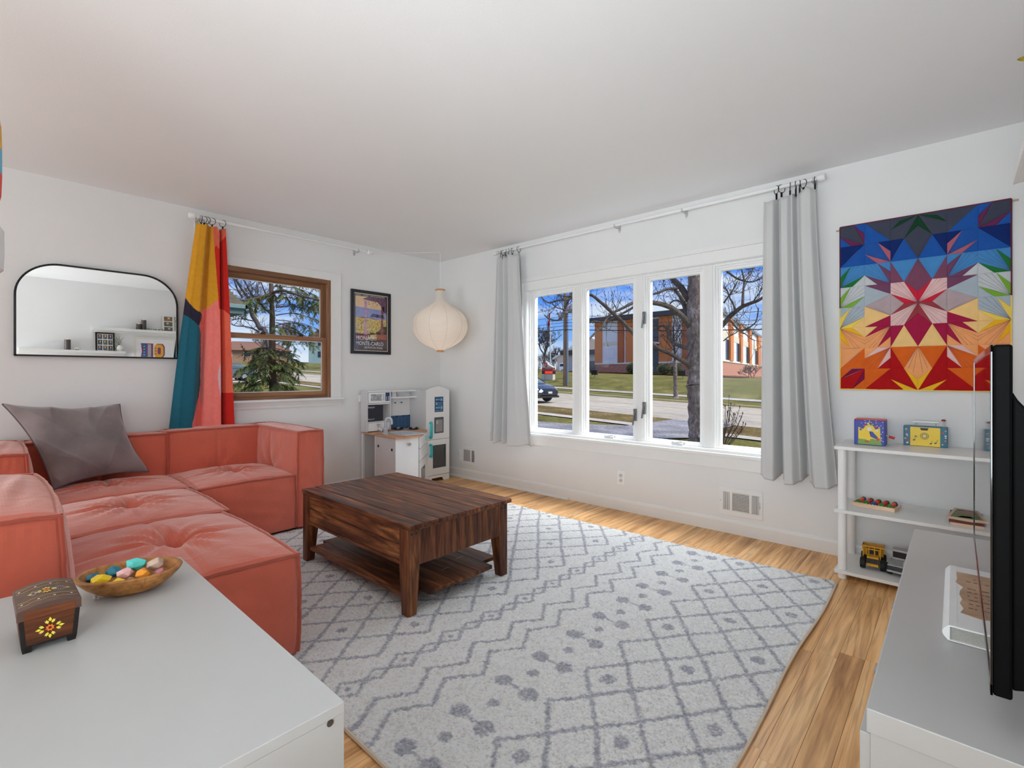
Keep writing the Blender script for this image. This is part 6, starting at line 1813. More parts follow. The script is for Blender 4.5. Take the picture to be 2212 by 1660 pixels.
def strip(name, s0, s1, t0, t1, m_, lift, ns=60, nt=2, kind='structure'):
    b = MB().sheet(lambda u, v: W(s0 + (s1 - s0) * u, t0 + (t1 - t0) * v, gz(s0 + (s1 - s0) * u, t0 + (t1 - t0) * v) + lift), ns, nt)
    o = b.build(name, m_, smooth=3.0)
    return tag(o, kind=kind)
tag(MB().sheet(lambda u, v: (lambda s, t: W(s, t, gz(s, t)))(-22 + 230 * u, -6 + 150 * v), 92, 120).build('lawn', m_grass, smooth=3.0), kind='structure')
for o_ in [o_ for o_ in bpy.data.objects if o_.name == 'lawn']:   # keep the lawn clear of the house itself
    import bmesh
    bm = bmesh.new(); bm.from_mesh(o_.data)
    bmesh.ops.delete(bm, geom=[f for f in bm.faces if (lambda c: c.x > -3.5 and c.y < 1.6)(f.calc_center_median())], context='FACES')
    bm.to_mesh(o_.data); bm.free()
strip('verge', -20, 110, 11.45, 14.05, m_verge, .012)
strip('street', -20, 125, 14.0, 22.9, m_road, .02)
strip('kerb_far', -20, 125, 22.75, 23.0, m_conc, .11)
strip('sidewalk_near', -20, 110, 10.82, 11.48, m_conc, .035)
strip('sidewalk_far', -20, 125, 27.5, 28.3, m_conc, .05)
lane = strip('lane_line', -20, 110, 15.98, 16.08, mat('lane_paint', rgb(206, 206, 204, EO), .8, var=(3, .1)), .028)
strip('lane_line', -20, 110, 18.9, 18.98, mat('lane_paint_ochre', rgb(190, 172, 130, EO), .8, var=(3, .1)), .028)
b = MB(); rn = random.Random(3)
for (pts) in ([(9, 15.0), (6.5, 15.2), (5.2, 15.6), (4.0, 15.2), (2.2, 15.5), (.5, 15.1)], [(8.5, 14.6), (5, 14.4), (1, 14.5)], [(5.5, 16.2), (4.6, 17.4), (3.0, 18.8)]):
    P = []
    for (a_, c_), (p_, q_) in zip(pts, pts[1:]):
        for k in range(6): P.append((a_ + (p_ - a_) * k / 6, c_ + (q_ - c_) * k / 6 + rn.uniform(-.04, .04)))
    for (a_, c_), (p_, q_) in zip(P, P[1:]):
        b.add([W(a_, c_ - .012, gz(a_, c_) + .030), W(p_, q_ - .012, gz(p_, q_) + .030), W(p_, q_ + .012, gz(p_, q_) + .030), W(a_, c_ + .012, gz(a_, c_) + .030)], [(0, 1, 2, 3)])
tag(b.build('road_crack', mat('crack_dark', rgb(96, 92, 86, EO), .9)), kind='structure')
dpoly = [(4.1, 14.02), (1.9, 14.02), (1.75, 10.6), (1.5, 9.7), (1.9, 8.9), (2.6, 3), (14, 3), (10, 7.6), (5.6, 9.3), (4.1, 10.6)]
def poly_ground(name, poly, m_, lift):
    import bmesh
    bm = bmesh.new(); f = bm.faces.new([bm.verts.new(W(s, t, gz(s, t) + lift)) for s, t in poly])
    bmesh.ops.triangulate(bm, faces=[f]); bmesh.ops.recalc_face_normals(bm, faces=bm.faces[:])
    me = bpy.data.meshes.new(name); bm.to_mesh(me); bm.free(); me.materials.append(m_)
    return tag(link_mesh(name, me), kind='structure')
poly_ground('driveway', dpoly, m_asph, .04)
strip('mulch_bed', 12, 33, 42.4, 47.2, m_mulch, .10, 20, 6)
tag(MB().sheet(lambda u, v: (lambda s, t: W(s, t, gz(s, t) + .10))(4 + 12 * u, 44.5 + 3 * v - 0.0 * u), 20, 4).build('mulch_bed', m_mulch, smooth=3.0), kind='structure')
strip('parking_lot', 36, 110, 62, 88, m_conc, .08, 30, 6)
poly_ground('house_driveway', [(36, 2), (46, 2), (46, 10.8), (38, 10.8)], m_conc, .04)

# ------------------------------------------------------------------ trees
m_bark = ground_mat('bark', [rgb(52, 42, 36, .62), rgb(96, 82, 74, .62), rgb(122, 108, 100, .62), rgb(172, 158, 150, .62)], 16.0, bump=.05, stretch=(1, 1, .45))
m_branch = ground_mat('branch_bark', [rgb(44, 36, 32, .8), rgb(78, 68, 60, .8), rgb(98, 88, 80, .8), rgb(122, 112, 104, .8)], 14.0, bump=.02)
m_twig = mat('twig_bark', rgb(62, 52, 48, EO), .9, var=(30, .2))
m_bud = mat('bud_brown', rgb(84, 52, 46, EO), .8)
TREES = {"big":[[[-0.53,9.41,-0.74,0.345],[-0.56,9.38,-0.46,0.333],[-0.58,9.36,0.03,0.32],[-0.6,9.35,0.52,0.308],[-0.64,9.31,0.89,0.296]],[[-0.64,9.31,0.89,0.271],[-0.65,9.3,1.26,0.253],[-0.67,9.28,1.75,0.235],[-0.69,9.26,2.25,0.218],[-0.71,9.25,2.74,0.2],[-0.71,9.25,3.23,0.182],[-0.71,9.25,3.72,0.164],[-0.73,9.23,4.22,0.146],[-0.75,9.21,4.95,0.129],[-0.76,9.2,5.82,0.111]],[[-0.78,9.18,2.36,0.08],[-0.81,8.97,2.54,0.076],[-0.85,8.76,2.67,0.072],[-0.97,8.47,2.85,0.068],[-1.12,8.15,2.94,0.064],[-1.24,7.87,2.96,0.06],[-1.32,7.61,2.99,0.055]],[[-0.8,9.16,3.11,0.099],[-0.9,9.21,3.23,0.092],[-1.04,9.21,3.47,0.086],[-1.18,9.22,3.63,0.08],[-1.33,9.22,3.8,0.074],[-1.44,9.26,3.96,0.068],[-1.62,9.23,4.25,0.062]],[[-1.05,8.93,3.43,0.039],[-1.21,8.66,3.4,0.036],[-1.32,8.42,3.29,0.033],[-1.42,8.2,3.22,0.03],[-1.54,7.96,3.08,0.027]],[[-0.78,9.18,1.29,0.068],[-0.79,8.95,1.43,0.064],[-0.85,8.67,1.53,0.06],[-0.97,8.33,1.68,0.055],[-1.06,8.03,1.76,0.051],[-1.1,7.77,1.85,0.047],[-1.11,7.54,1.94,0.043]],[[-0.8,9.16,1.83,0.062],[-0.94,9.13,1.87,0.056],[-1.09,9.1,1.93,0.051],[-1.21,9.08,2.0,0.046],[-1.32,9.08,2.19,0.04],[-1.39,9.11,2.38,0.035],[-1.52,9.09,2.48,0.03],[-1.77,8.96,2.41,0.025]],[[-0.78,9.18,2.86,0.062],[-0.99,9.35,3.01,0.055],[-1.21,9.51,3.3,0.049],[-1.41,9.69,3.52,0.043]],[[-0.88,9.09,2.72,0.037],[-0.98,9.2,2.95,0.032],[-1.1,9.3,3.12,0.027],[-1.31,9.31,3.18,0.022],[-1.47,9.36,3.07,0.017]],[[-1.42,7.38,2.09,0.055],[-1.55,7.21,2.3,0.052],[-1.68,7.04,2.5,0.048],[-1.77,6.89,2.63,0.045],[-1.89,6.73,2.8,0.041],[-2.0,6.57,2.95,0.038],[-2.09,6.43,3.06,0.034],[-2.22,6.26,3.09,0.031]],[[-1.49,7.59,2.96,0.039],[-1.57,7.37,2.91,0.037],[-1.63,7.16,2.8,0.034],[-1.8,6.85,2.63,0.032],[-1.84,6.66,2.48,0.03],[-1.85,6.49,2.29,0.027],[-1.92,6.27,2.11,0.025],[-1.96,6.08,1.95,0.022]],[[-1.63,7.87,2.95,0.034],[-1.77,7.61,2.78,0.031],[-1.96,7.31,2.6,0.028],[-2.06,7.07,2.48,0.025],[-2.13,6.88,2.45,0.021],[-2.19,6.69,2.46,0.018],[-2.23,6.52,2.4,0.015]],[[-2.38,6.25,3.03,0.032],[-2.4,6.17,3.05,0.03],[-2.51,6.01,2.95,0.027],[-2.58,5.89,2.95,0.025],[-2.66,5.76,2.91,0.022],[-2.75,5.62,2.86,0.02],[-2.82,5.5,2.91,0.017],[-2.88,5.38,3.05,0.015]],[[-2.54,6.24,3.21,0.037],[-2.54,6.17,3.08,0.034],[-2.57,6.09,2.91,0.031],[-2.58,6.02,2.76,0.029],[-2.57,5.97,2.63,0.026],[-2.6,5.88,2.5,0.023],[-2.66,5.77,2.44,0.021],[-2.75,5.62,2.47,0.018],[-2.8,5.52,2.53,0.015],[-2.79,5.47,2.56,0.012]],[[-2.51,6.13,3.07,0.02],[-2.56,6.04,3.04,0.017],[-2.66,5.9,3.06,0.014],[-2.78,5.75,3.11,0.011]],[[-2.31,6.17,2.8,0.018],[-2.35,6.03,2.71,0.017],[-2.39,5.89,2.67,0.016],[-2.46,5.72,2.69,0.014],[-2.51,5.56,2.72,0.013],[-2.54,5.43,2.8,0.011]],[[-0.18,9.46,2.31,0.068],[-0.02,9.46,2.47,0.063],[0.13,9.46,2.64,0.059],[0.26,9.45,2.74,0.054],[0.42,9.46,2.86,0.05],[0.55,9.44,2.9,0.045],[0.68,9.43,2.94,0.041],[0.81,9.41,2.97,0.036],[0.96,9.41,3.06,0.032]],[[0.09,9.43,2.52,0.03],[0.17,9.37,2.52,0.027],[0.29,9.35,2.37,0.025],[0.43,9.33,2.24,0.023],[0.58,9.34,2.29,0.021],[0.71,9.32,2.36,0.019],[0.81,9.27,2.45,0.017],[0.87,9.19,2.62,0.014],[0.91,9.1,2.75,0.012]],[[0.49,9.12,2.21,0.016],[0.63,9.07,2.13,0.014],[0.74,8.98,2.03,0.012],[0.87,8.92,1.96,0.01]],[[0.29,9.35,2.78,0.027],[0.24,9.36,2.94,0.023],[0.16,9.36,3.1,0.02],[0.1,9.38,3.28,0.016],[0.02,9.37,3.4,0.012]],[[0.5,9.26,2.89,0.037],[0.48,9.35,3.1,0.033],[0.46,9.44,3.25,0.028],[0.45,9.54,3.52,0.024],[0.39,9.6,3.76,0.019],[0.33,9.65,3.98,0.015]],[[0.5,9.39,3.49,0.02],[0.55,9.57,3.65,0.017],[0.58,9.74,3.77,0.014],[0.6,9.89,4.02,0.011]],[[-0.21,9.97,4.01,0.032],[-0.02,10.06,3.82,0.029],[0.11,10.09,3.71,0.025],[0.26,10.15,3.64,0.022],[0.45,10.24,3.6,0.018],[0.66,10.36,3.7,0.015]],[[0.71,9.32,2.92,0.02],[0.81,9.32,3.06,0.017],[0.9,9.31,3.18,0.014],[0.97,9.28,3.3,0.011]],[[0.08,9.15,2.0,0.016],[0.25,8.99,2.08,0.014],[0.45,8.86,2.15,0.012],[0.58,8.66,2.18,0.01]],[[-0.02,9.46,3.01,0.025],[0.04,9.61,3.18,0.021],[0.12,9.78,3.4,0.017],[0.17,9.91,3.61,0.014]],[[-0.59,9.35,3.22,0.049],[-0.51,9.52,3.37,0.041],[-0.4,9.7,3.56,0.033],[-0.24,9.94,3.81,0.025]]],"small":[[[-8.9,26.79,-0.37,0.155],[-8.91,26.78,-0.18,0.148],[-8.92,26.78,0.14,0.141],[-8.92,26.77,0.46,0.134],[-8.93,26.76,1.05,0.127],[-8.94,26.75,1.64,0.12],[-8.95,26.75,2.04,0.113]],[[-8.95,26.74,1.53,0.078],[-8.95,26.74,2.35,0.068],[-8.97,26.73,2.86,0.058],[-9.0,26.7,3.43,0.048],[-9.02,26.69,3.94,0.038],[-9.0,26.7,4.46,0.028],[-8.97,26.73,4.89,0.018]]],"spr_trunk":[[[-21.43,6.66,0.21,0.178],[-21.43,6.66,0.92,0.17],[-21.44,6.64,2.09,0.162],[-21.44,6.64,3.04,0.154]],[[-21.41,6.67,3.05,0.149],[-21.43,6.66,3.53,0.138],[-21.45,6.64,4.23,0.127],[-21.47,6.62,4.94,0.116],[-21.49,6.6,5.65,0.105],[-21.5,6.6,6.35,0.093],[-21.51,6.59,7.77,0.082],[-21.51,6.58,9.18,0.071]]],"spr_limb":[[[-21.46,6.63,5.32,0.081],[-21.05,6.71,5.37,0.074],[-20.59,6.84,5.38,0.068],[-20.17,6.93,5.25,0.062],[-19.73,7.04,5.13,0.056],[-19.07,7.35,4.93,0.05],[-18.44,7.63,4.77,0.044],[-17.74,7.98,4.67,0.038]],[[-21.46,6.63,5.25,0.081],[-21.51,6.35,5.15,0.077],[-21.6,6.05,5.03,0.073],[-21.65,5.79,4.93,0.069],[-21.67,5.54,4.86,0.065],[-21.76,5.23,4.81,0.061],[-21.9,4.88,4.81,0.057]]],"dec":[[[-37.36,12.46,4.51,0.208],[-37.72,12.13,4.96,0.194],[-37.95,11.93,5.53,0.18],[-38.17,11.73,5.98,0.165],[-38.28,11.62,6.54,0.151],[-38.34,11.57,7.07,0.136]],[[-38.34,11.57,7.0,0.129],[-38.24,11.43,7.39,0.117],[-38.26,11.2,7.7,0.105],[-38.35,10.88,8.19,0.093],[-38.37,10.65,8.61,0.081],[-38.29,10.49,9.02,0.069],[-38.19,10.35,9.46,0.057]],[[-38.0,11.88,7.15,0.091],[-37.96,11.65,7.57,0.082],[-37.96,11.37,8.02,0.073],[-37.92,11.15,8.47,0.064],[-37.92,10.87,8.88,0.055],[-37.87,10.65,9.28,0.045]],[[-38.28,11.62,6.54,0.083],[-38.56,11.37,6.62,0.064],[-38.81,11.14,6.47,0.045]],[[-38.78,11.17,7.45,0.068],[-38.65,10.84,7.85,0.058],[-38.5,10.52,8.49,0.048],[-38.22,10.33,9.09,0.038]],[[-38.0,11.88,6.09,0.076],[-37.97,11.9,6.66,0.066],[-37.95,11.93,7.15,0.056],[-37.89,11.98,7.6,0.045]],[[-37.14,12.66,6.17,0.068],[-37.44,12.38,6.58,0.062],[-37.67,12.18,6.92,0.056],[-37.89,11.98,7.22,0.049]],[[-37.36,12.46,7.71,0.061],[-37.24,12.23,8.12,0.054],[-37.11,12.01,8.53,0.047],[-37.01,11.76,8.85,0.041],[-36.94,11.49,9.28,0.034]],[[-37.78,12.08,4.66,0.068],[-38.2,11.7,4.96,0.059],[-38.67,11.27,5.11,0.049],[-39.18,10.81,5.15,0.04],[-39.57,10.46,5.34,0.03]],[[-38.17,11.73,5.56,0.049],[-38.62,11.32,5.68,0.042],[-39.06,10.92,5.72,0.034],[-39.51,10.51,5.56,0.027]]]}
def twigs(mb, bud, path, rn_, n, L, r, depth=1):
    """side shoots with upturned, budded tips along a branch"""
    P = [Vector(p[:3]) for p in path]
    for _ in range(n):
        k = rn_.uniform(.15, 1.0) * (len(P) - 1); i = min(len(P) - 2, int(k)); q = P[i].lerp(P[i + 1], k - i)
        ax = (P[i + 1] - P[i]).normalized()
        d = Vector((rn_.gauss(0, 1), rn_.gauss(0, .7), rn_.gauss(.25, .8))).normalized()
        d = (d - ax * d.dot(ax) * .5 + ax * .35).normalized()
        l = L * rn_.uniform(.45, 1.2)
        pts = [q]
        dd = d.copy()
        for s in range(4):
            dd = (dd + Vector((rn_.gauss(0, .16), rn_.gauss(0, .16), .18 + rn_.gauss(0, .12)))).normalized()
            pts.append(pts[-1] + dd * l / 4)
        mb.tube(pts, [r, r * .85, r * .7, r * .55, r * .5], 4, False)
        if bud is not None: bud.tube([pts[-1], pts[-1] + dd * .025, pts[-1] + dd * .06], [r * .6, r * 1.5, r * .4], 4, True)
        if depth > 0: twigs(mb, bud, [tuple(p) for p in pts], rn_, 2 + (depth > 1), L * .55, r * .7, depth - 1)
def smooth_path(path, n=3):
    P = [Vector(p) for p in [q[:3] for q in path]]; R_ = [q[3] for q in path]
    out = []; rr = []
    for i in range(len(P) - 1):
        p0 = P[max(0, i - 1)]; p1 = P[i]; p2 = P[i + 1]; p3 = P[min(len(P) - 1, i + 2)]
        for k in range(n):
            f = k / n
            out.append(.5 * ((2 * p1) + (p2 - p0) * f + (2 * p0 - 5 * p1 + 4 * p2 - p3) * f * f + (3 * p1 - p0 - 3 * p2 + p3) * f ** 3)); rr.append(R_[i] + (R_[i + 1] - R_[i]) * f)
    out.append(P[-1]); rr.append(R_[-1])
    return out, rr
rn = random.Random(21)
t = thing('tree', 'large bare tree with a thick rough trunk close outside the front window', 'tree', tuple(TREES['big'][0][0][:3]))
b = MB()
for path in TREES['big'][:2]:
    P, R_ = smooth_path(path, 4)
    b.tube(P, [r * (1 + .06 * math.sin(i * 2.1)) for i, r in enumerate(R_)], 14)
b.build('trunk', m_bark, t, smooth=1.2)
tw = MB(); bd = MB()
for path in TREES['big'][2:]:
    P, R_ = smooth_path(path, 3)
    MB().tube(P, R_, 8).build('branch', m_branch, t, smooth=1.2)
    twigs(tw, bd, [tuple(p) for p in P], rn, 9 if R_[0] > .03 else 6, .62, .0075, 1)
P, R_ = smooth_path(TREES['big'][1], 3); twigs(tw, bd, [tuple(p) for p in P], rn, 14, .8, .009, 1)
tw.build('twigs', m_twig, t, kind='stuff'); bd.build('buds', m_bud, t, kind='stuff')
for k, (x_, y_, lab) in enumerate(((-.17, 9.02, 'cut log with a pale end standing at the foot of the large bare tree'), (-.02, 8.62, 'second cut log leaning beside the first at the foot of the large bare tree'))):
    q = Vector((x_, y_, -.66)); tl = thing('log', lab, 'log', tuple(q))
    MB().lathe([(.13, 0), (.135, .1), (.13, .34 - .06 * k)], q, 14, axis=(.05 * k, -.1, 1)).build('bark_sleeve', mat('wet_bark', rgb(46, 34, 26, EO), .9, var=(20, .3)), tl, smooth=.8)
    MB().lathe([(.128, .341 - .06 * k), (.125, .36 - .06 * k), (.001, .362 - .06 * k)], q, 14, axis=(.05 * k, -.1, 1)).build('cut_face', mat('cut_wood', rgb(178, 134, 84, EO), .8, var=(40, .2)), tl)
t = thing('shrub', 'leafless budded shrub outside the right pane of the front window', 'shrub', (.41, 8.10, -.66))
b = MB(); bd = MB(); rn = random.Random(9); base = Vector((.41, 8.10, -.66))
for e_ in [[0.56, 8.1, 0.62], [0.59, 8.13, 0.44], [0.57, 8.11, 0.34], [0.64, 8.17, 0.21], [0.66, 8.19, 0.19], [0.74, 8.27, 0.37], [0.79, 8.31, 0.22], [0.77, 8.29, 0.14], [0.8, 8.32, 0.0], [0.84, 8.36, -0.03], [0.78, 8.3, -0.12], [0.68, 8.21, -0.32], [0.49, 8.04, 0.38], [0.53, 8.07, 0.25]]:
    e_ = Vector(e_); m1 = base.lerp(e_, .35) + Vector((-.02, 0, -.03)); m2 = base.lerp(e_, .7) + Vector((.01, .02, -.01))
    b.tube([base, m1, m2, e_], [.011, .009, .007, .005], 5); bd.tube([e_, e_ + Vector((0, 0, .03)), e_ + Vector((0, 0, .06))], [.006, .015, .003], 5)
    twigs(b, bd, [tuple(m1), tuple(m2), tuple(e_)], rn, 2, .22, .005, 0)
b.build('stems', mat('shrub_stem', rgb(92, 74, 62, EO), .9), t, kind='stuff'); bd.build('buds', m_bud, t, kind='stuff')

def grow(mb, p, d, L, r, lvl, rn_, spread=.55, up=.12, minr=.012):
    pts = [p]; dd = d.normalized(); n = 4
    for i in range(n):
        dd = (dd + Vector((rn_.gauss(0, .13), rn_.gauss(0, .13), rn_.gauss(up, .08)))).normalized(); pts.append(pts[-1] + dd * L / n)
    mb.tube(pts, [max(minr, r * (1 - .11 * i)) for i in range(n + 1)], 5 if lvl > 2 else 3, False)
    if lvl <= 0: return
    for k in range(3 if lvl > 1 else 4):
        f = rn_.uniform(.45, 1.0); i = min(n - 1, int(f * n)); q = pts[i].lerp(pts[i + 1], f * n - i)
        nd = (dd + Vector((rn_.gauss(0, 1), rn_.gauss(0, 1), rn_.gauss(.1, .5))).normalized() * spread * 1.5).normalized()
        grow(mb, q, nd, L * rn_.uniform(.55, .82), r * .58, lvl - 1, rn_, spread, up, minr)
def bare_tree(label, base, h, r, seed, m_, lvl=5, spread=.55, minr=.014):
    t = thing('tree', label, 'tree', base); rn_ = random.Random(seed); B = Vector(base)
    MB().tube([B, B + Vector((.02, 0, h * .15)), B + Vector((.0, .03, h * .32))], [r * 1.25, r, r * .85], 8).build('trunk', m_, t, smooth=1.2)
    b = MB(); top = B + Vector((0, .03, h * .32))
    for k in range(4):
        w = k * 1.7 + rn_.uniform(0, 1); grow(b, top - Vector((0, 0, h * .06 * (k % 2))), Vector((math.cos(w) * .6, math.sin(w) * .6, 1)), h * .26, r * .62, lvl, rn_, spread, .10, minr)
    b.build('branches', m_, t, kind='stuff')
    return t
m_dbark = mat('distant_bark', rgb(72, 64, 62, EO), .66, var=(2, .15))
tb = bare_tree('wide bare tree on the skyline behind the red-topped sign', W(49.5, 58, gz(49.5, 58)), 8.6, .22, 3, m_dbark, 5, .6, .020)
bare_tree('thin bare sapling at the kerb in front of the red-topped sign', W(22.3, 26.2, gz(22.3, 26.2)), 3.6, .045, 5, m_dbark, 3, .5, .010)
bare_tree('bare tree whose fine branches reach in at the left edge of the first window pane', W(31.0, 24.6, gz(31, 24.6)), 9.5, .12, 14, m_dbark, 5, .7, .009)
rn = random.Random(17)
for k in range(7):
    s_, t_ = 66 + 5.4 * k + rn.uniform(-.5, .5), 116 + 3 * (k % 2)
    lab = ('first', 'second', 'third', 'fourth', 'fifth', 'sixth', 'seventh')[k]
    tt = thing('thicket', lab + ' clump from the right in the dark leafless tree line behind the parking lot', 'trees', W(s_, t_, gz(s_, t_)), group='dark tree line')
    b = MB(); B = Vector(W(s_, t_, gz(s_, t_)))
    for j in range(9):
        q = B + Vector((rn.uniform(-2.6, 2.6), rn.uniform(-1.0, 1.0), 0)); grow(b, q, Vector((rn.uniform(-.2, .2), 0, 1)), rn.uniform(2.2, 3.6), .12, 3, rn, .5, .2, .055)
    b.build('branches', mat('thicket_bark', rgb(66, 58, 62, EO), .66, var=(1, .2)), tt, kind='stuff')

# slim street tree on the far verge
t = thing('tree', 'slim bare street tree on the far verge in front of the orange building', 'tree', tuple(TREES['small'][0][0][:3]))
P, R_ = smooth_path(TREES['small'][0], 3); R_[0] *= 2.3; R_[1] *= 1.5
MB().tube(P, R_, 10).build('trunk', m_bark, t, smooth=1.2)
b = MB(); P2, R2 = smooth_path(TREES['small'][1], 3); b.tube(P2, R2, 6); rn = random.Random(33)
for k in range(9):
    q = P2[2 + k] if 2 + k < len(P2) else P2[-1]
    grow(b, q, Vector((rn.uniform(-1, 1), rn.uniform(-.5, .5), rn.uniform(.4, 1.1))), .85, .03, 3, rn, .55, .14, .008)
b.build('branches', m_twig, t, kind='stuff')

# ------------------------------------------------------------------ orange and white building across the street
fA, fB, fC = Vector((-28.537, 48.268, 0)), Vector((-13.752, 47.366, 0)), Vector((-21.343, 90.428, 0))
EO = .72
m_bor = mat('orange_panel', rgb(196, 116, 62, EO), .8, var=(.6, .05)); m_bor2 = mat('rust_pier', rgb(166, 92, 52, EO), .8, var=(.6, .05))
m_bwh = mat('white_panel', rgb(222, 222, 218, EO), .8, var=(.5, .04)); m_bbe = mat('beige_band', rgb(206, 196, 174, EO), .8); m_roof = mat('dark_fascia', rgb(62, 60, 64, EO), .7)
m_bgl = mat('dark_glazing', rgb(36, 44, 56, EO), .12, var=(.5, .3)); m_ledge = mat('stone_ledge', rgb(224, 212, 192, EO), .8)
mb_ = NT('brick_base'); pb_ = mb_.n('ShaderNodeBsdfPrincipled', {'Roughness': .9}); gp_ = mb_.n('ShaderNodeTexCoord').outputs['UV']
tcb = mb_.n('ShaderNodeNewGeometry').outputs['Position']; sxyz = mb_.n('ShaderNodeSeparateXYZ', {0: tcb}); adx = mb_.n('ShaderNodeMath', {0: sxyz.outputs[0], 1: sxyz.outputs[1]}, operation='ADD')
cxyz = mb_.n('ShaderNodeCombineXYZ', {0: adx.outputs[0], 1: sxyz.outputs[2], 2: 0.0})
bk = mb_.n('ShaderNodeTexBrick', {'Vector': cxyz.outputs[0], 'Color1': rgb(150, 84, 62, EO), 'Color2': rgb(178, 108, 84, EO), 'Mortar': rgb(196, 168, 148, EO), 'Scale': 2.2, 'Mortar Size': .018})
mb_.link(bk.outputs['Color'], pb_.inputs['Base Color']); mb_.link(pb_.outputs[0], mb_.out.inputs[0]); m_brick = mb_.m
t = thing('building', 'orange and white panelled building with a brick base across the street', 'building', (-13.752, 47.366, .6))
DA = (fB - fA).normalized(); DB = (fC - fB).normalized()
NA = Vector((DA.y, -DA.x, 0)); NB = Vector((DB.y, -DB.x, 0))
if NA.y > 0: NA = -NA
if NB.x < 0: NB = -NB
fD = fC + (fA - fB) * .5
MB().prism([(fA.x, fA.y), (fB.x, fB.y), (fC.x, fC.y), (fD.x, fD.y)], lambda a_, q_, d: (a_, q_, .2 + d), 7.6).build('core', m_bwh, t, fix=True)
def fbox(name, side, u0, u1, z0_, z1_, dep, m_, par=None, d0=0.0):
    O, D_, N_ = (fA, DA, NA) if side == 'L' else (fB, DB, NB)
    p = [O + D_ * u0 + N_ * d0, O + D_ * u0 + N_ * dep, O + D_ * u1 + N_ * dep, O + D_ * u1 + N_ * d0]
    v = [(q.x, q.y, z0_) for q in p] + [(q.x, q.y, z1_) for q in p]
    return MB().add(v, [(0, 3, 2, 1), (4, 5, 6, 7), (0, 1, 5, 4), (1, 2, 6, 5), (2, 3, 7, 6), (3, 0, 4, 7)]).build(name, m_, par or t, fix=True)
fbox('brick_base', 'L', 0, 7.4, .1, 2.42, .12, m_brick); fbox('brick_base', 'L', 8.55, 14.9, .1, 2.42, .12, m_brick)
fbox('brick_base', 'R', 0, 60, .1, 2.62, .12, m_brick)
fbox('stone_ledge', 'L', -.1, 7.4, 2.42, 2.60, .2, m_ledge); fbox('stone_ledge', 'L', 8.55, 15.1, 2.42, 2.60, .2, m_ledge); fbox('stone_ledge', 'R', -.1, 60, 2.62, 2.82, .2, m_ledge)
for u0, u1, m_, dp in ((-.05, .92, m_bor, .25), (3.25, 4.02, m_bor2, .25), (4.28, 6.95, m_bor, .12), (8.54, 10.08, m_bor, .12), (11.32, 12.0, m_bor2, .25)):
    fbox('pier', 'L', u0, u1, 2.60, 7.8, dp, m_)
for u0, u1 in ((.92, 3.25), (10.3, 11.32), (12.0, 14.8)):
    for z0_, z1_ in ((2.62, 3.55), (3.57, 4.70), (5.10, 6.35), (6.37, 7.7)):
        fbox('white_panel', 'L', u0 + .01, u1 - .01, z0_, z1_, .06, m_bwh)
    fbox('beige_band', 'L', u0 + .01, u1 - .01, 4.72, 5.08, .08, m_bbe)
b_o = fbox('panel_outline', 'L', 1.5, 2.7, 3.1, 4.3, .075, mat('panel_line', rgb(196, 198, 196, EO), .8)); fbox('panel_field', 'L', 1.56, 2.64, 3.16, 4.24, .085, m_bwh, b_o)
gl = fbox('entrance_glazing', 'L', 7.0, 8.54, .9, 7.4, .1, m_bgl)
for z_ in (2.3, 3.8, 5.3, 6.6): fbox('glazing_bar', 'L', 7.0, 8.54, z_, z_ + .10, .16, mat('dark_bar', rgb(26, 28, 34, EO), .5), gl)
fbox('entrance_canopy', 'L', 6.8, 8.7, 4.6, 4.78, 1.3, m_bwh)
fbox('roof_fascia', 'L', -.7, 15.4, 7.62, 8.15, .75, m_roof)
fbox('roof_fascia', 'R', -.2, 44.3, 7.75, 8.10, .35, mat('grey_fascia', rgb(122, 126, 132, EO), .7))
for u0, u1 in ((1.2, 2.8), (8.2, 10.6), (17.0, 19.0), (26.6, 29.3), (38.6, 43.2)): fbox('pier', 'R', u0, u1, 2.8, 7.75, .3, m_bor)
for u0, u1 in ((0, 1.2), (2.8, 6.2), (10.6, 14.7), (19.0, 24.3), (29.3, 35.5)):
    for z0_, z1_ in ((2.84, 3.9), (3.93, 5.2), (6.0, 7.0), (7.02, 7.74)): fbox('white_panel', 'R', u0 + .02, u1 - .02, z0_, z1_, .06, m_bwh)
    fbox('beige_band', 'R', u0 + .02, u1 - .02, 5.22, 5.98, .08, m_bbe)
for u0, u1 in ((6.4, 8.2), (14.7, 17.0), (24.4, 26.6), (35.7, 38.5)):
    w_o = fbox('window', 'R', u0, u1, 2.84, 5.2, .10, m_bgl); fbox('window_bar', 'R', u0 + (u1 - u0) * .48, u0 + (u1 - u0) * .52, 2.84, 5.2, .14, MATS['dark_bar'], w_o)
    fbox('beige_band', 'R', u0, u1, 5.22, 5.98, .08, m_bbe)
fbox('low_wing', 'R', 44.4, 60, 2.8, 6.4, -2.0, m_bwh, d0=-6.0); fbox('low_wing_window', 'R', 46, 48.5, 2.9, 4.6, -1.95, m_bgl, d0=-2.0)

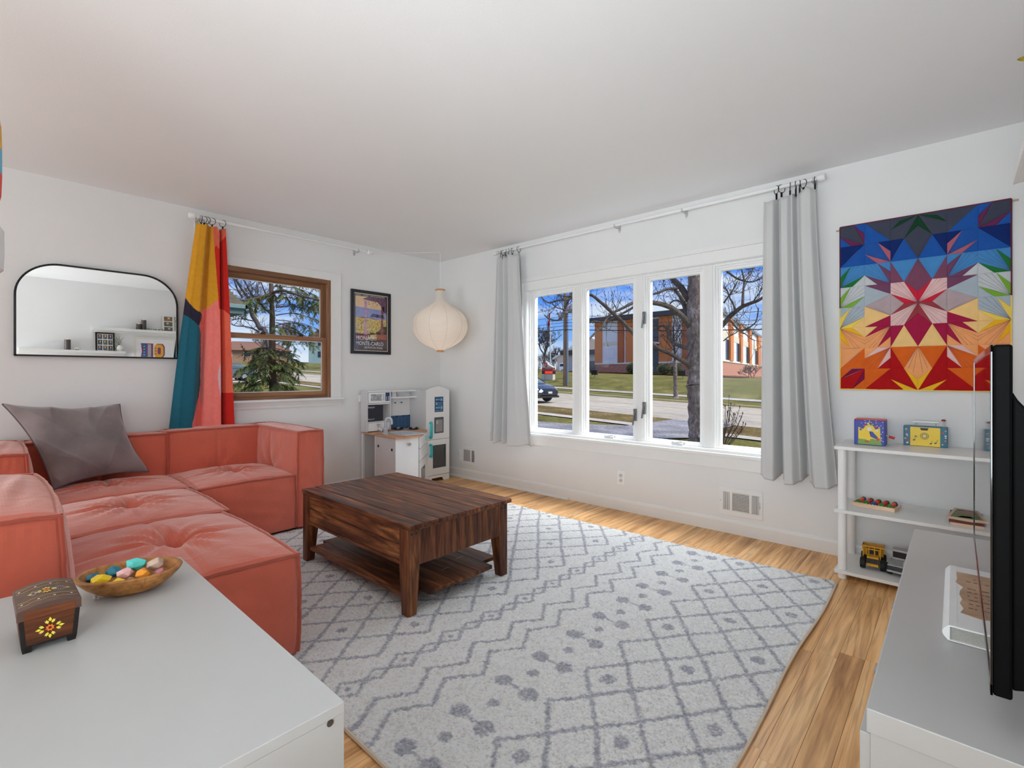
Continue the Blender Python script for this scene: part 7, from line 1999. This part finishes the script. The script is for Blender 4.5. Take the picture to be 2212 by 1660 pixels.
EO = .95
def bush(label, c_, r, col, seed, name='bush', squash=.85):
    t = thing(name, label, 'bush', c_, group=None); rn_ = random.Random(seed); b = MB()
    core = MB().sphere((c_[0], c_[1], c_[2] + r * squash * .9), r * .86, 14, sz=squash); core.build('foliage_mass', mat('bush_core', rgb(36, 40, 20, EO), .9, var=(8, .3)), t, smooth=2.0)
    for k in range(420):
        z = rn_.uniform(-.8, 1); w = rn_.uniform(0, 2 * PI); q_ = math.sqrt(max(0, 1 - z * z)); n_ = Vector((q_ * math.cos(w), q_ * math.sin(w), z))
        p = Vector(c_) + Vector((0, 0, r * squash * .9)) + Vector((n_.x, n_.y, n_.z * squash)) * r * rn_.uniform(.84, 1.03)
        a_ = (n_ + Vector((rn_.gauss(0, .5), rn_.gauss(0, .5), rn_.gauss(.2, .5)))).normalized() * r * .16; s_ = a_.orthogonal().normalized() * r * .055
        b.add([p - s_, p + s_, p + a_], [(0, 1, 2)])
    b.build('leaves', mat(col[0], rgb(*col[1], EO), .8, var=(6, .35)), t, kind='stuff')
BG = ('bush_green', (92, 100, 48))
for (s_, t_, r, lab) in ((23.6, 42.9, 0.70, 'round clipped bush left of the dark entrance, seen in the second pane'), (21.9, 43.0, .66, 'round clipped bush half hidden behind the window mullion'), (19.9, 42.9, .68, 'round clipped bush under the dark entrance glazing'), (18.6, 42.9, .66, 'round clipped bush right of the entrance beside the slim street tree')):
    bush(lab, W(s_, t_, gz(s_, t_) + .08), r, BG, int(s_ * 7))
rn = random.Random(70)
for k in range(6):
    s_, t_ = 13.0 - 1.5 * k, 47.5 + 2.0 * k
    tt = thing('shrub', ('first', 'second', 'third', 'fourth', 'fifth', 'sixth')[k] + ' leafless brown shrub from the left along the brick base of the right wing', 'shrub', W(s_, t_, gz(s_, t_)), group='brown shrubs along the right wing')
    b = MB(); B = Vector(W(s_, t_, gz(s_, t_)))
    for j in range(7): grow(b, B + Vector((rn.uniform(-.4, .4), rn.uniform(-.4, .4), 0)), Vector((rn.uniform(-.7, .7), rn.uniform(-.7, .7), 1)), .62, .03, 3, rn, .6, .1, .018)
    b.build('stems', mat('brown_shrub', rgb(112, 84, 76, EO), .95), tt, kind='stuff')
for (s_, t_, lab) in ((22.0, 33.8, 'black floodlight on the lawn, leftmost of three facing the orange building'), (17.9, 35.0, 'black floodlight on the lawn beside the middle window mullion'), (14.7, 36.3, 'black floodlight on the lawn next to the large tree trunk')):
    p = Vector(W(s_, t_, gz(s_, t_))); tt = thing('floodlight', lab, 'lamp', tuple(p))
    MB().cyl(p, p + Vector((0, 0, .28)), .03).build('stake', mat('galvanised', rgb(150, 150, 150, EO), .5), tt)
    MB().hexa([p + Vector(q) for q in ((-.28, -.10, .28), (.28, -.10, .28), (.22, .2, .28), (-.22, .2, .28))], [p + Vector(q) for q in ((-.32, -.22, .72), (.32, -.22, .72), (.26, .14, .74), (-.26, .14, .74))]).build('lamp_housing', m_black, tt, fix=True)
    MB().box(p.x - .25, p.x + .25, p.y + .14, p.y + .18, p.z + .34, p.z + .70).build('lens', mat('lamp_lens', rgb(120, 120, 124, EO), .2), tt)

# ------------------------------------------------------------------ cars
m_tyre2 = mat('car_tyre', rgb(24, 24, 26), .8); m_rim = mat('wheel_rim', rgb(190, 192, 196), .35, .4, var=(30, .1))
m_cglass = mat('car_glass', rgb(40, 48, 56), .08, var=(1, .3)); m_cglass2 = mat('car_glass_light', rgb(120, 136, 140), .1, var=(1, .3))
def loft(st, name, m_, par, smooth=.7):
    """stations: (x, half width, z low, z high, top half width)"""
    b = MB(); vs_ = []
    for (x_, w, zl, zh, wt) in st:
        zm = zl + (zh - zl) * .55
        vs_ += [(x_, -w * .92, zl), (x_, w * .92, zl), (x_, w, zl + (zh - zl) * .18), (x_, w, zm), (x_, wt, zh), (x_, wt * .5, zh + .015), (x_, -wt * .5, zh + .015), (x_, -wt, zh), (x_, -w, zm), (x_, -w, zl + (zh - zl) * .18)]
    n = 10; fs_ = [(i * n + k, i * n + (k + 1) % n, (i + 1) * n + (k + 1) % n, (i + 1) * n + k) for i in range(len(st) - 1) for k in range(n)]
    fs_ += [tuple(range(n - 1, -1, -1)), tuple((len(st) - 1) * n + k for k in range(n))]
    return b.add(vs_, fs_).build(name, m_, par, smooth=smooth, fix=True)
def car(name, label, loc, rotz, paint, glass, kind):
    t = thing(name, label, 'car' if kind != 'van' else 'van', loc, rotz, local=True)
    if kind == 'van':
        L_, wb, R_, hw_ = 5.6, 1.75, .36, 1.0
        loft([(-2.75, .93, .42, 1.05, .88), (-2.70, .98, .36, 2.02, .86), (-2.2, 1.0, .34, 2.14, .86), (1.0, 1.0, .34, 2.14, .86), (1.45, 1.0, .34, 2.06, .84), (2.05, 1.0, .34, 1.30, .92), (2.65, .96, .36, 1.16, .86), (2.80, .90, .42, .98, .80)], 'body', paint, t)
        for s_ in (-1, 1):
            for x0, x1 in ((-2.55, -1.55), (-1.42, -.42), (-.28, .55), (.70, 1.45)):
                MB().hexa([(x0, s_ * 1.0, 1.32), (x1, s_ * 1.0, 1.32), (x1, s_ * 1.012, 1.32), (x0, s_ * 1.012, 1.32)], [(x0 + .05, s_ * .91, 1.86), (x1 - .05, s_ * .91, 1.86), (x1 - .05, s_ * .925, 1.86), (x0 + .05, s_ * .925, 1.86)]).build('side_window', glass, t, fix=True)
            MB().box(-2.78, -2.70, s_ * .78 - .09, s_ * .78 + .09, .95, 1.25).build('tail_light', mat('tail_red', rgb(170, 40, 40), .3), t)
        MB().hexa([(1.52, -.86, 1.98), (1.52, .86, 1.98), (1.54, .86, 2.0), (1.54, -.86, 2.0)], [(2.04, -.92, 1.34), (2.04, .92, 1.34), (2.07, .92, 1.36), (2.07, -.92, 1.36)]).build('windscreen', glass, t, fix=True)
    else:
        L_, wb, R_, hw_ = 4.5, 1.33, .31, .89
        loft([(-2.22, .70, .42, .72, .62), (-2.12, .82, .30, .93, .74), (-1.6, .88, .22, .99, .80), (-.8, .89, .20, .98, .83), (.6, .89, .20, .96, .83), (1.25, .88, .20, .93, .78), (1.85, .85, .22, .80, .70), (2.15, .76, .30, .66, .58), (2.24, .62, .38, .56, .48)], 'body', paint, t)
        gh = [(-1.85, .72, .94, .98, .70), (-1.15, .74, .94, 1.33, .60), (-.65, .76, .94, 1.43, .58), (.15, .76, .94, 1.44, .58), (.60, .75, .93, 1.33, .56), (1.35, .72, .90, .95, .66)]
        loft(gh, 'cabin_glass', glass, t)
        b = MB()
        rp = [(x_, wt, zh) for (x_, w, zl, zh, wt) in gh]
        for (a_, c_) in zip(rp[1:4], rp[2:5]):
            b.hexa([(a_[0], -a_[1] - .01, a_[2] - .03), (a_[0], a_[1] + .01, a_[2] - .03), (c_[0], c_[1] + .01, c_[2] - .03), (c_[0], -c_[1] - .01, c_[2] - .03)], [(a_[0], -a_[1], a_[2] + .03), (a_[0], a_[1], a_[2] + .03), (c_[0], c_[1], c_[2] + .03), (c_[0], -c_[1], c_[2] + .03)])
        b.build('roof', paint, t, fix=True)
        for s_ in (-1, 1):
            MB().tube([(-1.80, s_ * .70, .98), (-1.15, s_ * .615, 1.34), (-.65, s_ * .60, 1.445)], .035, 6).build('rear_pillar', paint, t)
            MB().tube([(.15, s_ * .60, 1.45), (.60, s_ * .585, 1.35), (1.33, s_ * .68, .96)], .03, 6).build('front_pillar', paint, t)
            MB().tube([(-.35, s_ * .755, .96), (-.35, s_ * .60, 1.44)], .025, 6).build('door_pillar', mat('pillar_black', rgb(24, 26, 28), .4), t)
            MB().box(-2.17, -2.02, s_ * .62 - .12, s_ * .62 + .12, .74, .86).build('tail_light', mat('tail_red', rgb(170, 40, 40), .3), t)
            MB().hexa([(1.86, s_ * .70, .66), (2.12, s_ * .62, .60), (2.12, s_ * .74, .60), (1.80, s_ * .84, .66)], [(1.76, s_ * .66, .78), (2.04, s_ * .56, .70), (2.02, s_ * .68, .70), (1.72, s_ * .80, .78)]).build('headlamp', mat('headlamp', rgb(200, 206, 212), .15), t, fix=True)
        MB().hexa([(2.20, -.42, .46), (2.20, .42, .46), (2.27, .42, .46), (2.27, -.42, .46)], [(2.14, -.46, .62), (2.14, .46, .62), (2.22, .46, .62), (2.22, -.46, .62)]).build('grille', mat('grille_black', rgb(16, 18, 20), .4), t, fix=True)
        MB().box(2.235, 2.275, -.15, .15, .42, .52).build('number_plate', mat('plate_white', rgb(206, 206, 206), .5), t)
        MB().box(2.05, 2.20, -.80, .80, .20, .30).build('lower_lip', MATS['grille_black'], t, bevel=.03)
    for sx_ in (-wb, wb):
        for s_ in (-1, 1):
            y_ = s_ * (hw_ - .10)
            o = MB().lathe([(R_ * .55, -.10), (R_ * .95, -.10), (R_, -.07), (R_, .07), (R_ * .95, .10), (R_ * .55, .10)], (sx_, y_, R_), 24, axis=(0, 1, 0)).build('wheel', m_tyre2, t, smooth=.6)
            b = MB().lathe([(R_ * .64, 0), (R_ * .64, .012), (R_ * .58, .004)], (sx_, y_ + s_ * .10, R_), 20, axis=(0, s_, 0))
            for k in range(9):
                w = 2 * PI * k / 9
                b.obox((sx_ + R_ * .34 * math.cos(w), y_ + s_ * .108, R_ + R_ * .34 * math.sin(w)), (R_ * .60, .012, R_ * .14), Matrix.Rotation(-w, 3, 'Y'))
            b.build('hub_cap', m_rim, o)
            MB().cyl((sx_, y_ - s_ * .02, R_), (sx_, y_ + s_ * .09, R_), R_ * 1.14, None, 20).build('wheel_arch', mat('arch_black', rgb(14, 14, 15), .9), t)
    return t
psi = math.atan2(-.052, .9986)     # heading along the street toward the right
c_ = W(13.75, 15.3, gz(13.75, 15.3) + .03)
car('car', 'dark blue sedan driving into view at the left edge of the front window', c_, psi, mat('paint_navy', rgb(34, 44, 60), .12, var=(1, .1), coat=.6), m_cglass2, 'sedan')
c_ = W(41.3, 8.3, gz(41.3, 8.3) + .05)
car('car', 'grey sedan parked on a driveway, seen through the oak window', c_, psi - PI / 2, mat('paint_grey', rgb(112, 122, 134), .18, .3, var=(1, .1), coat=.5), m_cglass2, 'sedan')
c_ = W(60.6, 79.5, gz(60.6, 79.5) + .09)
car('van', 'white passenger van parked behind the utility poles', c_, psi, mat('paint_white', rgb(226, 228, 230), .25, var=(1, .02)), m_cglass, 'van')

# ------------------------------------------------------------------ sign, poles, flag, wires
sp_ = Vector(W(25.85, 31.7, gz(25.85, 31.7) - .1)); t = thing('sign', 'red-topped roadside sign with a shield and a red lit message panel', 'sign', tuple(sp_), psi, local=True)
m_cream = mat('sign_cream', rgb(214, 204, 184, EO), .8, var=(2, .05)); m_sred = mat('sign_red', rgb(196, 44, 44, EO), .5); m_sbr = mat('sign_brown', rgb(146, 62, 54, EO), .5)
MB().box(-.62, .72, -.18, .18, 0, .62).build('base_block', m_cream, t, bevel=.01)
MB().box(-.62, -.27, -.26, .20, 0, .62).build('base_block', m_cream, t, bevel=.01)
MB().box(-.62, .74, -.20, .20, .62, .92).build('message_panel', mat('led_black', rgb(24, 20, 24), .3), t)
MB().box(-.26, .74, -.205, -.20, .64, .90).build('message_glow', emit_mat('led_red', (.60, .01, .01, 1), 1.0), t)
b = MB(); rn = random.Random(4)
for r_, z_ in ((0, .80), (1, .70)):
    x_ = -.16
    while x_ < .62:
        w = rn.uniform(.05, .16); b.box(x_, x_ + w, -.210, -.205, z_, z_ + .05); x_ += w + .04
b.build('message_text', emit_mat('led_bright', (1.0, .12, .05, 1), 1.3), t, kind='stuff')
MB().box(-.62, -.27, -.20, .20, .92, 1.22).build('red_band', m_sred, t); MB().box(-.27, .70, -.19, .19, .92, 1.22).build('brown_band', m_sbr, t)
MB().prism([(-.62, 1.22), (-.27, 1.22), (-.27, 1.60), (-.62, 1.60)], lambda a_, q_, d: (a_, -.18 + d, q_), .36).build('tower_block', m_cream, t, fix=True)
MB().box(-.63, -.30, -.20, .20, 1.60, 1.72).build('tower_cap', m_sred, t)
MB().prism([(-.27, 1.22), (.70, 1.22), (.70, 1.27), (.10, 1.52), (-.27, 1.56)], lambda a_, q_, d: (a_, -.16 + d, q_), .32).build('gable', m_cream, t, fix=True)
shd = MB().prism([(-.26, 1.70), (0.06, 1.70), (.06, 1.46), (.0, 1.34), (-.10, 1.26), (-.20, 1.34), (-.26, 1.46)], lambda a_, q_, d: (a_, -.24 + d, q_), .06).build('shield', m_sred, t, fix=True)
b = MB()
for k in range(3): b.obox((-.10, -.243, 1.42 + .08 * k), (.20, .006, .03), Matrix.Rotation(math.radians(-35), 3, 'Y'))
b.build('shield_stripe', mat('sign_white', rgb(226, 214, 210, EO), .6), shd)
lettering('lettering', 'The Salvation Army', .115, MATS['sign_white'], (-.22, -.192, 1.10), (1, 0, 0), (0, 0, 1), t, .002, 1.0, .88)

m_pole = mat('pole_wood', rgb(150, 122, 92, EO), .9, var=(2, .2)); m_steel = mat('pole_steel', rgb(128, 132, 142, EO), .5, .3)
def wpt(s, t_, z): return Vector(W(s, t_, z))
q = wpt(21.95, 29.4, gz(21.95, 29.4)); t = thing('utility_pole', 'brown wooden utility pole with transformers beside the grey steel pole', 'pole', tuple(q))
MB().tube([q, q + Vector((0, 0, 5)), q + Vector((0, 0, 10))], [.16, .14, .11], 10).build('post', m_pole, t, smooth=1.0)
xa = q + Vector((0, -.15, 6.25)); MB().obox(xa + Vector((.35, 0, 0)), (2.2, .12, .14)).build('crossarm', m_steel, t)
for k, (dx, dz) in enumerate(((-.42, .05), (.45, .65), (.85, .75))):
    o = MB().lathe([(.16, 0), (.19, .03), (.19, .62), (.15, .68), (.03, .72)], q + Vector((dx, -.1, 5.55 + dz)), 14).build('transformer', mat('transformer_grey', rgb(176, 178, 184, EO), .5), t, smooth=.7)
    MB().cyl(q + Vector((dx, -.1, 6.25 + dz)), q + Vector((dx, -.1, 6.42 + dz)), .03).build('insulator', m_dark, o)
q2 = wpt(21.75, 29.45, gz(21.75, 29.45)); t = thing('utility_pole', 'grey steel pole standing against the wooden utility pole', 'pole', tuple(q2))
MB().tube([q2, q2 + Vector((-.02, 0, 7.6))], [.13, .10], 10).build('post', m_steel, t, smooth=1.0)
q3 = wpt(35.9, 43.7, gz(35.9, 43.7)); t = thing('flagpole', 'white flagpole with a limp red flag above the sign', 'flagpole', tuple(q3))
MB().tube([q3, q3 + Vector((0, 0, 9.26 - q3.z))], [.10, .06], 10).sphere((q3.x, q3.y, 9.35), .12, 10).build('post', mat('pole_white', rgb(210, 212, 216, EO), .4), t, smooth=1.0)
b = MB().sheet(lambda u, v: (q3.x - .06 + u * (.10 + .32 * v * (1 - .35 * v)) * -1 + .05 * math.sin(9 * v + 5 * u), q3.y - .05 + .10 * math.sin(7 * u + 4 * v), 9.05 - 1.75 * v - .15 * u), 8, 14)
o = b.build('flag', mat('flag_red', rgb(168, 52, 60, EO), .8, var=(2, .3)), t, smooth=3.0); o.modifiers.new('cloth', 'SOLIDIFY').thickness = .02
q4 = wpt(25.0, 36.5, gz(25.0, 36.5)); t = thing('flagpole', 'second white flagpole right of the utility poles', 'flagpole', tuple(q4))
MB().tube([q4, q4 + Vector((0, 0, 8.2))], [.08, .05], 8).build('post', MATS['pole_white'], t, smooth=1.0)
MB().obox(q4 + Vector((-.08, -.05, 7.55)), (.55, .04, .42)).build('small_flag', mat('flag_rose', rgb(190, 150, 158, EO), .8), t)
m_wire = mat('wire_black', rgb(36, 38, 44), .7)
for z_, r_, lab in ((5.02, .034, 'thickest lowest overhead wire crossing all four panes'), (5.34, .018, 'thin overhead wire just above the thickest one'), (5.62, .016, 'overhead wire drooping toward the utility pole'), (6.15, .014, 'topmost thin overhead wire at the transformers')):
    P = []
    for k in range(61):
        s_ = 90 - 110 * k / 60; sag = .55 * (1 - ((abs(s_ - 21.9) % 40) / 20 - 1) ** 2)
        P.append(wpt(s_, 29.3, z_ - .70 + .0323 * s_ - sag))
    b = MB().tube(P, r_, 5); o = b.build('overhead_wire', m_wire); tag(o, lab, 'wire', 'overhead wires')
q5 = wpt(-4.0, 60.0, 3.0); q5 = Vector((-5.0, 73.0, 1.5)); t = thing('utility_pole', 'distant pole with a crossarm above the right wing of the building', 'pole', tuple(q5))
MB().tube([q5, q5 + Vector((0, 0, 10.6))], .14, 8).build('post', m_steel, t)
for z_, w in ((9.6, 2.6), (10.1, 3.4)): MB().obox(q5 + Vector((0, 0, z_)), (w, .15, .15)).build('crossarm', m_steel, t)
for k in range(5): MB().cyl(q5 + Vector((-1.5 + .75 * k, 0, 10.1)), q5 + Vector((-1.5 + .75 * k, 0, 10.6)), .06).build('insulator', m_dark, t)
q6 = Vector((-33.6, 41.9, gz(36, 40) + .1)); t = thing('traffic_sign', 'small pale blue parking sign on a post at the left of the lot', 'sign', tuple(q6))
MB().cyl(q6, q6 + Vector((0, 0, 1.7)), .05).build('post', m_steel, t); MB().obox(q6 + Vector((0, -.06, 1.55)), (.50, .03, .75)).build('sign_plate', mat('sign_pale_blue', rgb(180, 206, 226, EO), .5), t)

# beige gabled hall behind the van
t = thing('building', 'beige gabled hall behind the white van', 'building', (-57, 91, 1.2))
hp_ = [(-66.7, .6), (-48.0, .6), (-48.0, 5.2), (-57.0, 9.3), (-66.7, 5.2)]
MB().prism(hp_, lambda a_, q_, d: (a_, 91.0 + d, q_), 22).build('walls', mat('beige_siding', rgb(206, 190, 172, EO), .8, var=(.8, .05)), t, fix=True)
MB().prism([(-67.6, 4.85), (-57.0, 9.35), (-47.2, 4.85), (-47.2, 5.25), (-57.0, 9.8), (-67.6, 5.25)], lambda a_, q_, d: (a_, 90.3 + d, q_), 23).build('roof', mat('pale_roof', rgb(210, 206, 200, EO), .7), t, fix=True)
MB().box(-62.6, -56.0, 90.85, 91.0, 1.0, 4.3).build('garage_door', mat('pale_door', rgb(190, 196, 204, EO), .7), t)
t = thing('building', 'low white and grey annex with a dark flat roof left of the orange building', 'building', (-31, 54, 2))
MB().box(-36.0, -29.4, 52.0, 56.0, .8, 3.9).build('walls', mat('annex_white', rgb(214, 212, 208, EO), .8), t)
MB().box(-36.4, -29.1, 51.4, 56.3, 3.9, 4.5).build('flat_roof', mat('annex_roof', rgb(86, 84, 84, EO), .8), t)
MB().box(-32.5, -31.0, 51.95, 52.0, 1.2, 3.0).build('door', mat('annex_door', rgb(120, 116, 110, EO), .6), t)

# ------------------------------------------------------------------ through the left window
m_spr = mat('spruce_green', rgb(74, 92, 44, EO), .85, var=(1.5, .4)); m_spr2 = mat('spruce_olive', rgb(108, 104, 54, EO), .85, var=(1.5, .4)); m_sbark = mat('spruce_bark', rgb(96, 78, 62, EO), .95, var=(3, .3))
TR = TREES['spr_trunk']; t = thing('tree', 'drooping spruce with a tall brown trunk outside the oak window', 'tree', tuple(TR[0][0][:3]))
tp = [Vector(p[:3]) for p in TR[0][::-1]][::-1] + [Vector(p[:3]) for p in TR[1][2:]]
tr_ = [p[3] for p in TR[0]] + [p[3] for p in TR[1][2:]]
base_s = Vector((tp[0].x, tp[0].y, gz(21.7, 5.6) - .05)); 
MB().tube([base_s] + tp, [tr_[0] * 1.5] + tr_, 9).build('trunk', m_sbark, t, smooth=1.2)
rn = random.Random(77); f1 = MB(); f2 = MB(); bb = MB()
def spray(mb, p, d, L, droop, rn_):
    """a flat drooping needle spray: thin triangles left and right of a twig"""
    d = d.normalized(); s_ = d.cross(Vector((0, 0, 1)))
    if s_.length < .1: s_ = Vector((1, 0, 0))
    s_.normalize(); n = 7; q = p.copy(); dd = d.copy()
    for i in range(n):
        dd = (dd + Vector((0, 0, -droop / n))).normalized(); q2_ = q + dd * L / n
        for sg in (-1, 1):
            tip = q2_ + s_ * sg * L * .24 * (1 - .45 * i / n) + dd * L * .12 + Vector((rn_.uniform(-1, 1), rn_.uniform(-1, 1), rn_.uniform(-1.6, .2))) * L * .09
            mb.add([q, q2_, tip], [(0, 1, 2)])
        q = q2_
def bough(p, ang, L, rise, rn_, dens, r=.03):
    d = Vector((math.cos(ang), math.sin(ang), rise)); P = [p]; n = 6
    for i in range(n):
        d = (d + Vector((rn_.gauss(0, .08), rn_.gauss(0, .08), -.14 + rn_.gauss(0, .05)))).normalized(); P.append(P[-1] + d * L / n)
    bb.tube(P, [r * (1 - .13 * i) for i in range(n + 1)], 4, False)
    for k in range(int(dens * L * 16)):
        f = rn_.uniform(.22, 1.0) ** .8 * n; i = min(n - 1, int(f)); q = P[i].lerp(P[i + 1], f - i)
        sd = Vector((math.cos(ang + rn_.choice((-1, 1)) * rn_.uniform(.4, 1.3)), math.sin(ang + rn_.choice((-1, 1)) * rn_.uniform(.4, 1.3)), rn_.uniform(-.55, .15)))
        spray(f1 if rn_.random() < .62 else f2, q, sd, rn_.uniform(.28, .62), rn_.uniform(.5, 1.5), rn_)
z = .25
while z < 2.6:
    for k in range(5):
        a_ = rn.uniform(0, 2 * PI); bough(Vector((base_s.x, base_s.y, z + rn.uniform(-.1, .1))), a_, rn.uniform(1.1, 2.1) * (1 - z * .08), rn.uniform(-.05, .3), rn, 1.15)
    z += .28
# heavier boughs on the right, lighter and browner above
for z in (3.0, 3.5, 4.0, 4.6, 5.2, 5.8, 6.3):
    for k in range(3):
        a_ = rn.gauss(1.0, .8); bough(Vector((base_s.x + .1, base_s.y + .1, z + rn.uniform(-.2, .2))), a_, rn.uniform(1.4, 2.9), rn.uniform(.0, .35), rn, .55)
limb = []
for path in TREES['spr_limb']:
    P, R_ = smooth_path(path, 3); MB().tube(P, R_, 8).build('limb', m_sbark, t, smooth=1.2)
    for k in range(16):
        i = rn.randint(2, len(P) - 1); bough(P[i], rn.uniform(0, 2 * PI), rn.uniform(.5, 1.1), rn.uniform(-.3, .2), rn, .5, .012)
bb.build('boughs', m_sbark, t, kind='stuff'); f1.build('needles', m_spr, t, kind='stuff'); f2.build('needles', m_spr2, t, kind='stuff')

D = TREES['dec']; t = thing('tree', 'bare forked tree leaning left behind the spruce, outside the oak window', 'tree', (D[0][0][0], D[0][0][1], gz(38, 15)))
tb_ = Vector((D[0][0][0] + .9, D[0][0][1] + .4, gz(38, 15) - .2))
b = MB(); P, R_ = smooth_path([list(tb_) + [D[0][0][3] * 1.15]] + D[0], 3); b.tube(P, R_, 9); b.build('trunk', m_dbark, t, smooth=1.2)
tw = MB(); rn = random.Random(41)
for path in D[1:]:
    P, R_ = smooth_path(path, 3); MB().tube(P, R_, 6).build('branch', m_dbark, t, smooth=1.2)
    for k in range(7):
        i = rn.randint(1, len(P) - 2); grow(tw, P[i], Vector((rn.uniform(-1, 1), rn.uniform(-1, 1), rn.uniform(-.2, 1))), rn.uniform(.9, 1.8), .030, 2, rn, .6, .08, .011)
tw.build('twigs', mat('far_twig', rgb(84, 76, 70, EO), .95), t, kind='stuff')
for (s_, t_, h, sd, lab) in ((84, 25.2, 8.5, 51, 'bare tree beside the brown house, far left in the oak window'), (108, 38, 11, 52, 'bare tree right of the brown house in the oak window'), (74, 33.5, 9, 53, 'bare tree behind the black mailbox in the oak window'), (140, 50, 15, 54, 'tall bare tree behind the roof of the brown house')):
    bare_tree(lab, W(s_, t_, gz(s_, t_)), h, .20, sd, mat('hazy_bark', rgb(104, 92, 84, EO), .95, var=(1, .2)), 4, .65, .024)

# neighbour's eave
m_shing = mat('roof_shingle', rgb(112, 102, 88, EO), .9, var=(3, .25)); m_tealg = mat('gutter_teal', rgb(108, 136, 134, EO), .6); m_teals = mat('soffit_teal', rgb(84, 112, 116, EO), .7)
ex, ey, ez = -19.23, 4.60, 4.22
t = thing('neighbour_house', 'corner of a shingled roof with a teal gutter at the left of the oak window', 'house', (-23, 0, .1))
MB().box(-31, ex - .55, -9.0, ey - .55, -.2, ez - .25).build('walls', mat('siding_pale', rgb(176, 178, 170, EO), .8), t)
MB().box(-31.5, ex - .05, -9.5, ey - .05, ez - .35, ez - .10).build('soffit', m_teals, t)
MB().box(ex - .06, ex + .08, -9.5, ey + .08, ez - .12, ez + .06).box(-31.5, ex + .08, ey - .06, ey + .08, ez - .12, ez + .06).build('gutter', m_tealg, t, bevel=.02)
for k in range(22):
    i0 = .10 * k; z0_ = ez + .06 + .14 * k
    b = MB()
    b.box(-31.5 + i0, ex + .02 - i0, -9.5 + i0, ey + .02 - i0, z0_ - .14, z0_ + .03)
    b.build('shingle_course', m_shing, t)
# brown brick ranch across the street, far away
hc = Vector(W(131, 38, gz(131, 38))); t = thing('house', 'low brown brick house with a hipped roof across the street in the oak window', 'house', tuple(hc), math.radians(70), local=True)
MB().box(-8, 8, -4, 4, -.5, 2.7).build('walls', mat('tan_brick', rgb(164, 128, 104, EO), .9, var=(2, .1)), t)
MB().hexa([(-8.8, -4.8, 2.6), (8.8, -4.8, 2.6), (8.8, 4.8, 2.6), (-8.8, 4.8, 2.6)], [(-4.8, -.2, 5.0), (4.8, -.2, 5.0), (4.8, .2, 5.0), (-4.8, .2, 5.0)]).build('roof', mat('brown_roof', rgb(126, 92, 76, EO), .9, var=(3, .15)), t)
for x_ in (-5.5, -1.5, 2.2, 5.8):
    for s_ in (-1, 1):
        o = MB().box(x_ - .8, x_ + .8, s_ * 4.0 - .06, s_ * 4.0 + .06, 1.0, 2.1).build('window', mat('house_window_frame', rgb(216, 214, 208, EO), .6), t)
        MB().box(x_ - .68, x_ + .68, s_ * 4.0 - .09, s_ * 4.0 + .09, 1.1, 2.0).build('pane', m_bgl, o)
for x_ in (-8, 8):
    MB().box(x_ - .06, x_ + .06, -1.4, 1.4, 1.0, 2.1).build('window', MATS['house_window_frame'], t)
bush('round brown bush by the wall of the brown house', W(118, 35, gz(118, 35)), 1.4, ('bush_brown', (110, 84, 72)), 5)
hc = Vector(W(98, 42.5, gz(98, 42.5))); t = thing('house', 'pale teal sided house half hidden by branches at the right of the oak window', 'house', tuple(hc), math.radians(40), local=True)
MB().box(-2.6, 2.6, -3.2, 3.2, -.5, 5.4).build('walls', mat('pale_teal_siding', rgb(168, 196, 190, EO), .8, var=(1, .08)), t)
MB().prism([(-3.0, 5.3), (3.0, 5.3), (0, 7.2)], lambda a_, q_, d: (a_, -3.5 + d, q_), 7).build('roof', MATS['brown_roof'], t, fix=True)
for z_ in (1.2, 3.6):
    MB().box(-.6, .6, -3.26, -3.2, z_, z_ + 1.2).build('window', m_bgl, t); MB().box(2.6, 2.66, -.6, .6, z_, z_ + 1.2).build('window', m_bgl, t)
q = wpt(38.5, 12.6, gz(38.5, 12.6)); t = thing('mailbox', 'black kerbside mailbox on a thick post, through the oak window', 'mailbox', tuple(q))
MB().obox(q + Vector((0, 0, .5)), (.13, .13, 1.0)).build('post', m_black, t); MB().obox(q + Vector((.10, .12, 1.0)), (.28, .55, .24)).build('box', m_black, t, bevel=.03)
MB().obox(q + Vector((.0, .15, .78)), (.06, .30, .06)).build('brace', m_black, t)
MB().obox(q + Vector((.08, -.05, .30)), (.03, .30, .05), Matrix.Rotation(.4, 3, 'X')).obox(q + Vector((.08, -.02, .36)), (.03, .05, .22), Matrix.Rotation(-.3, 3, 'X')).build('orange_marker', mat('marker_orange', rgb(236, 130, 40, EO), .6), t)
q = wpt(58.0, 16.0, gz(58, 16)); q = Vector((-45.5, 12.5, 0)); 
q = wpt(56, 16.9, gz(56, 16.9)); t = thing('lamp_post', 'slim pale pole at the left edge of the oak window', 'pole', tuple(q))
MB().tube([q, q + Vector((0, 0, 4.8))], [.13, .10], 8).build('post', mat('pole_pale', rgb(196, 198, 194, EO), .5), t)
for (s_, t_, h, lab) in ((60, 19.6, 1.1, 'short grey bollard post at the kerb in the oak window'),):
    q = wpt(s_, t_, gz(s_, t_)); o = MB().tube([q, q + Vector((0, 0, h))], .16, 8).build('bollard', m_steel); tag(o, lab, 'post')
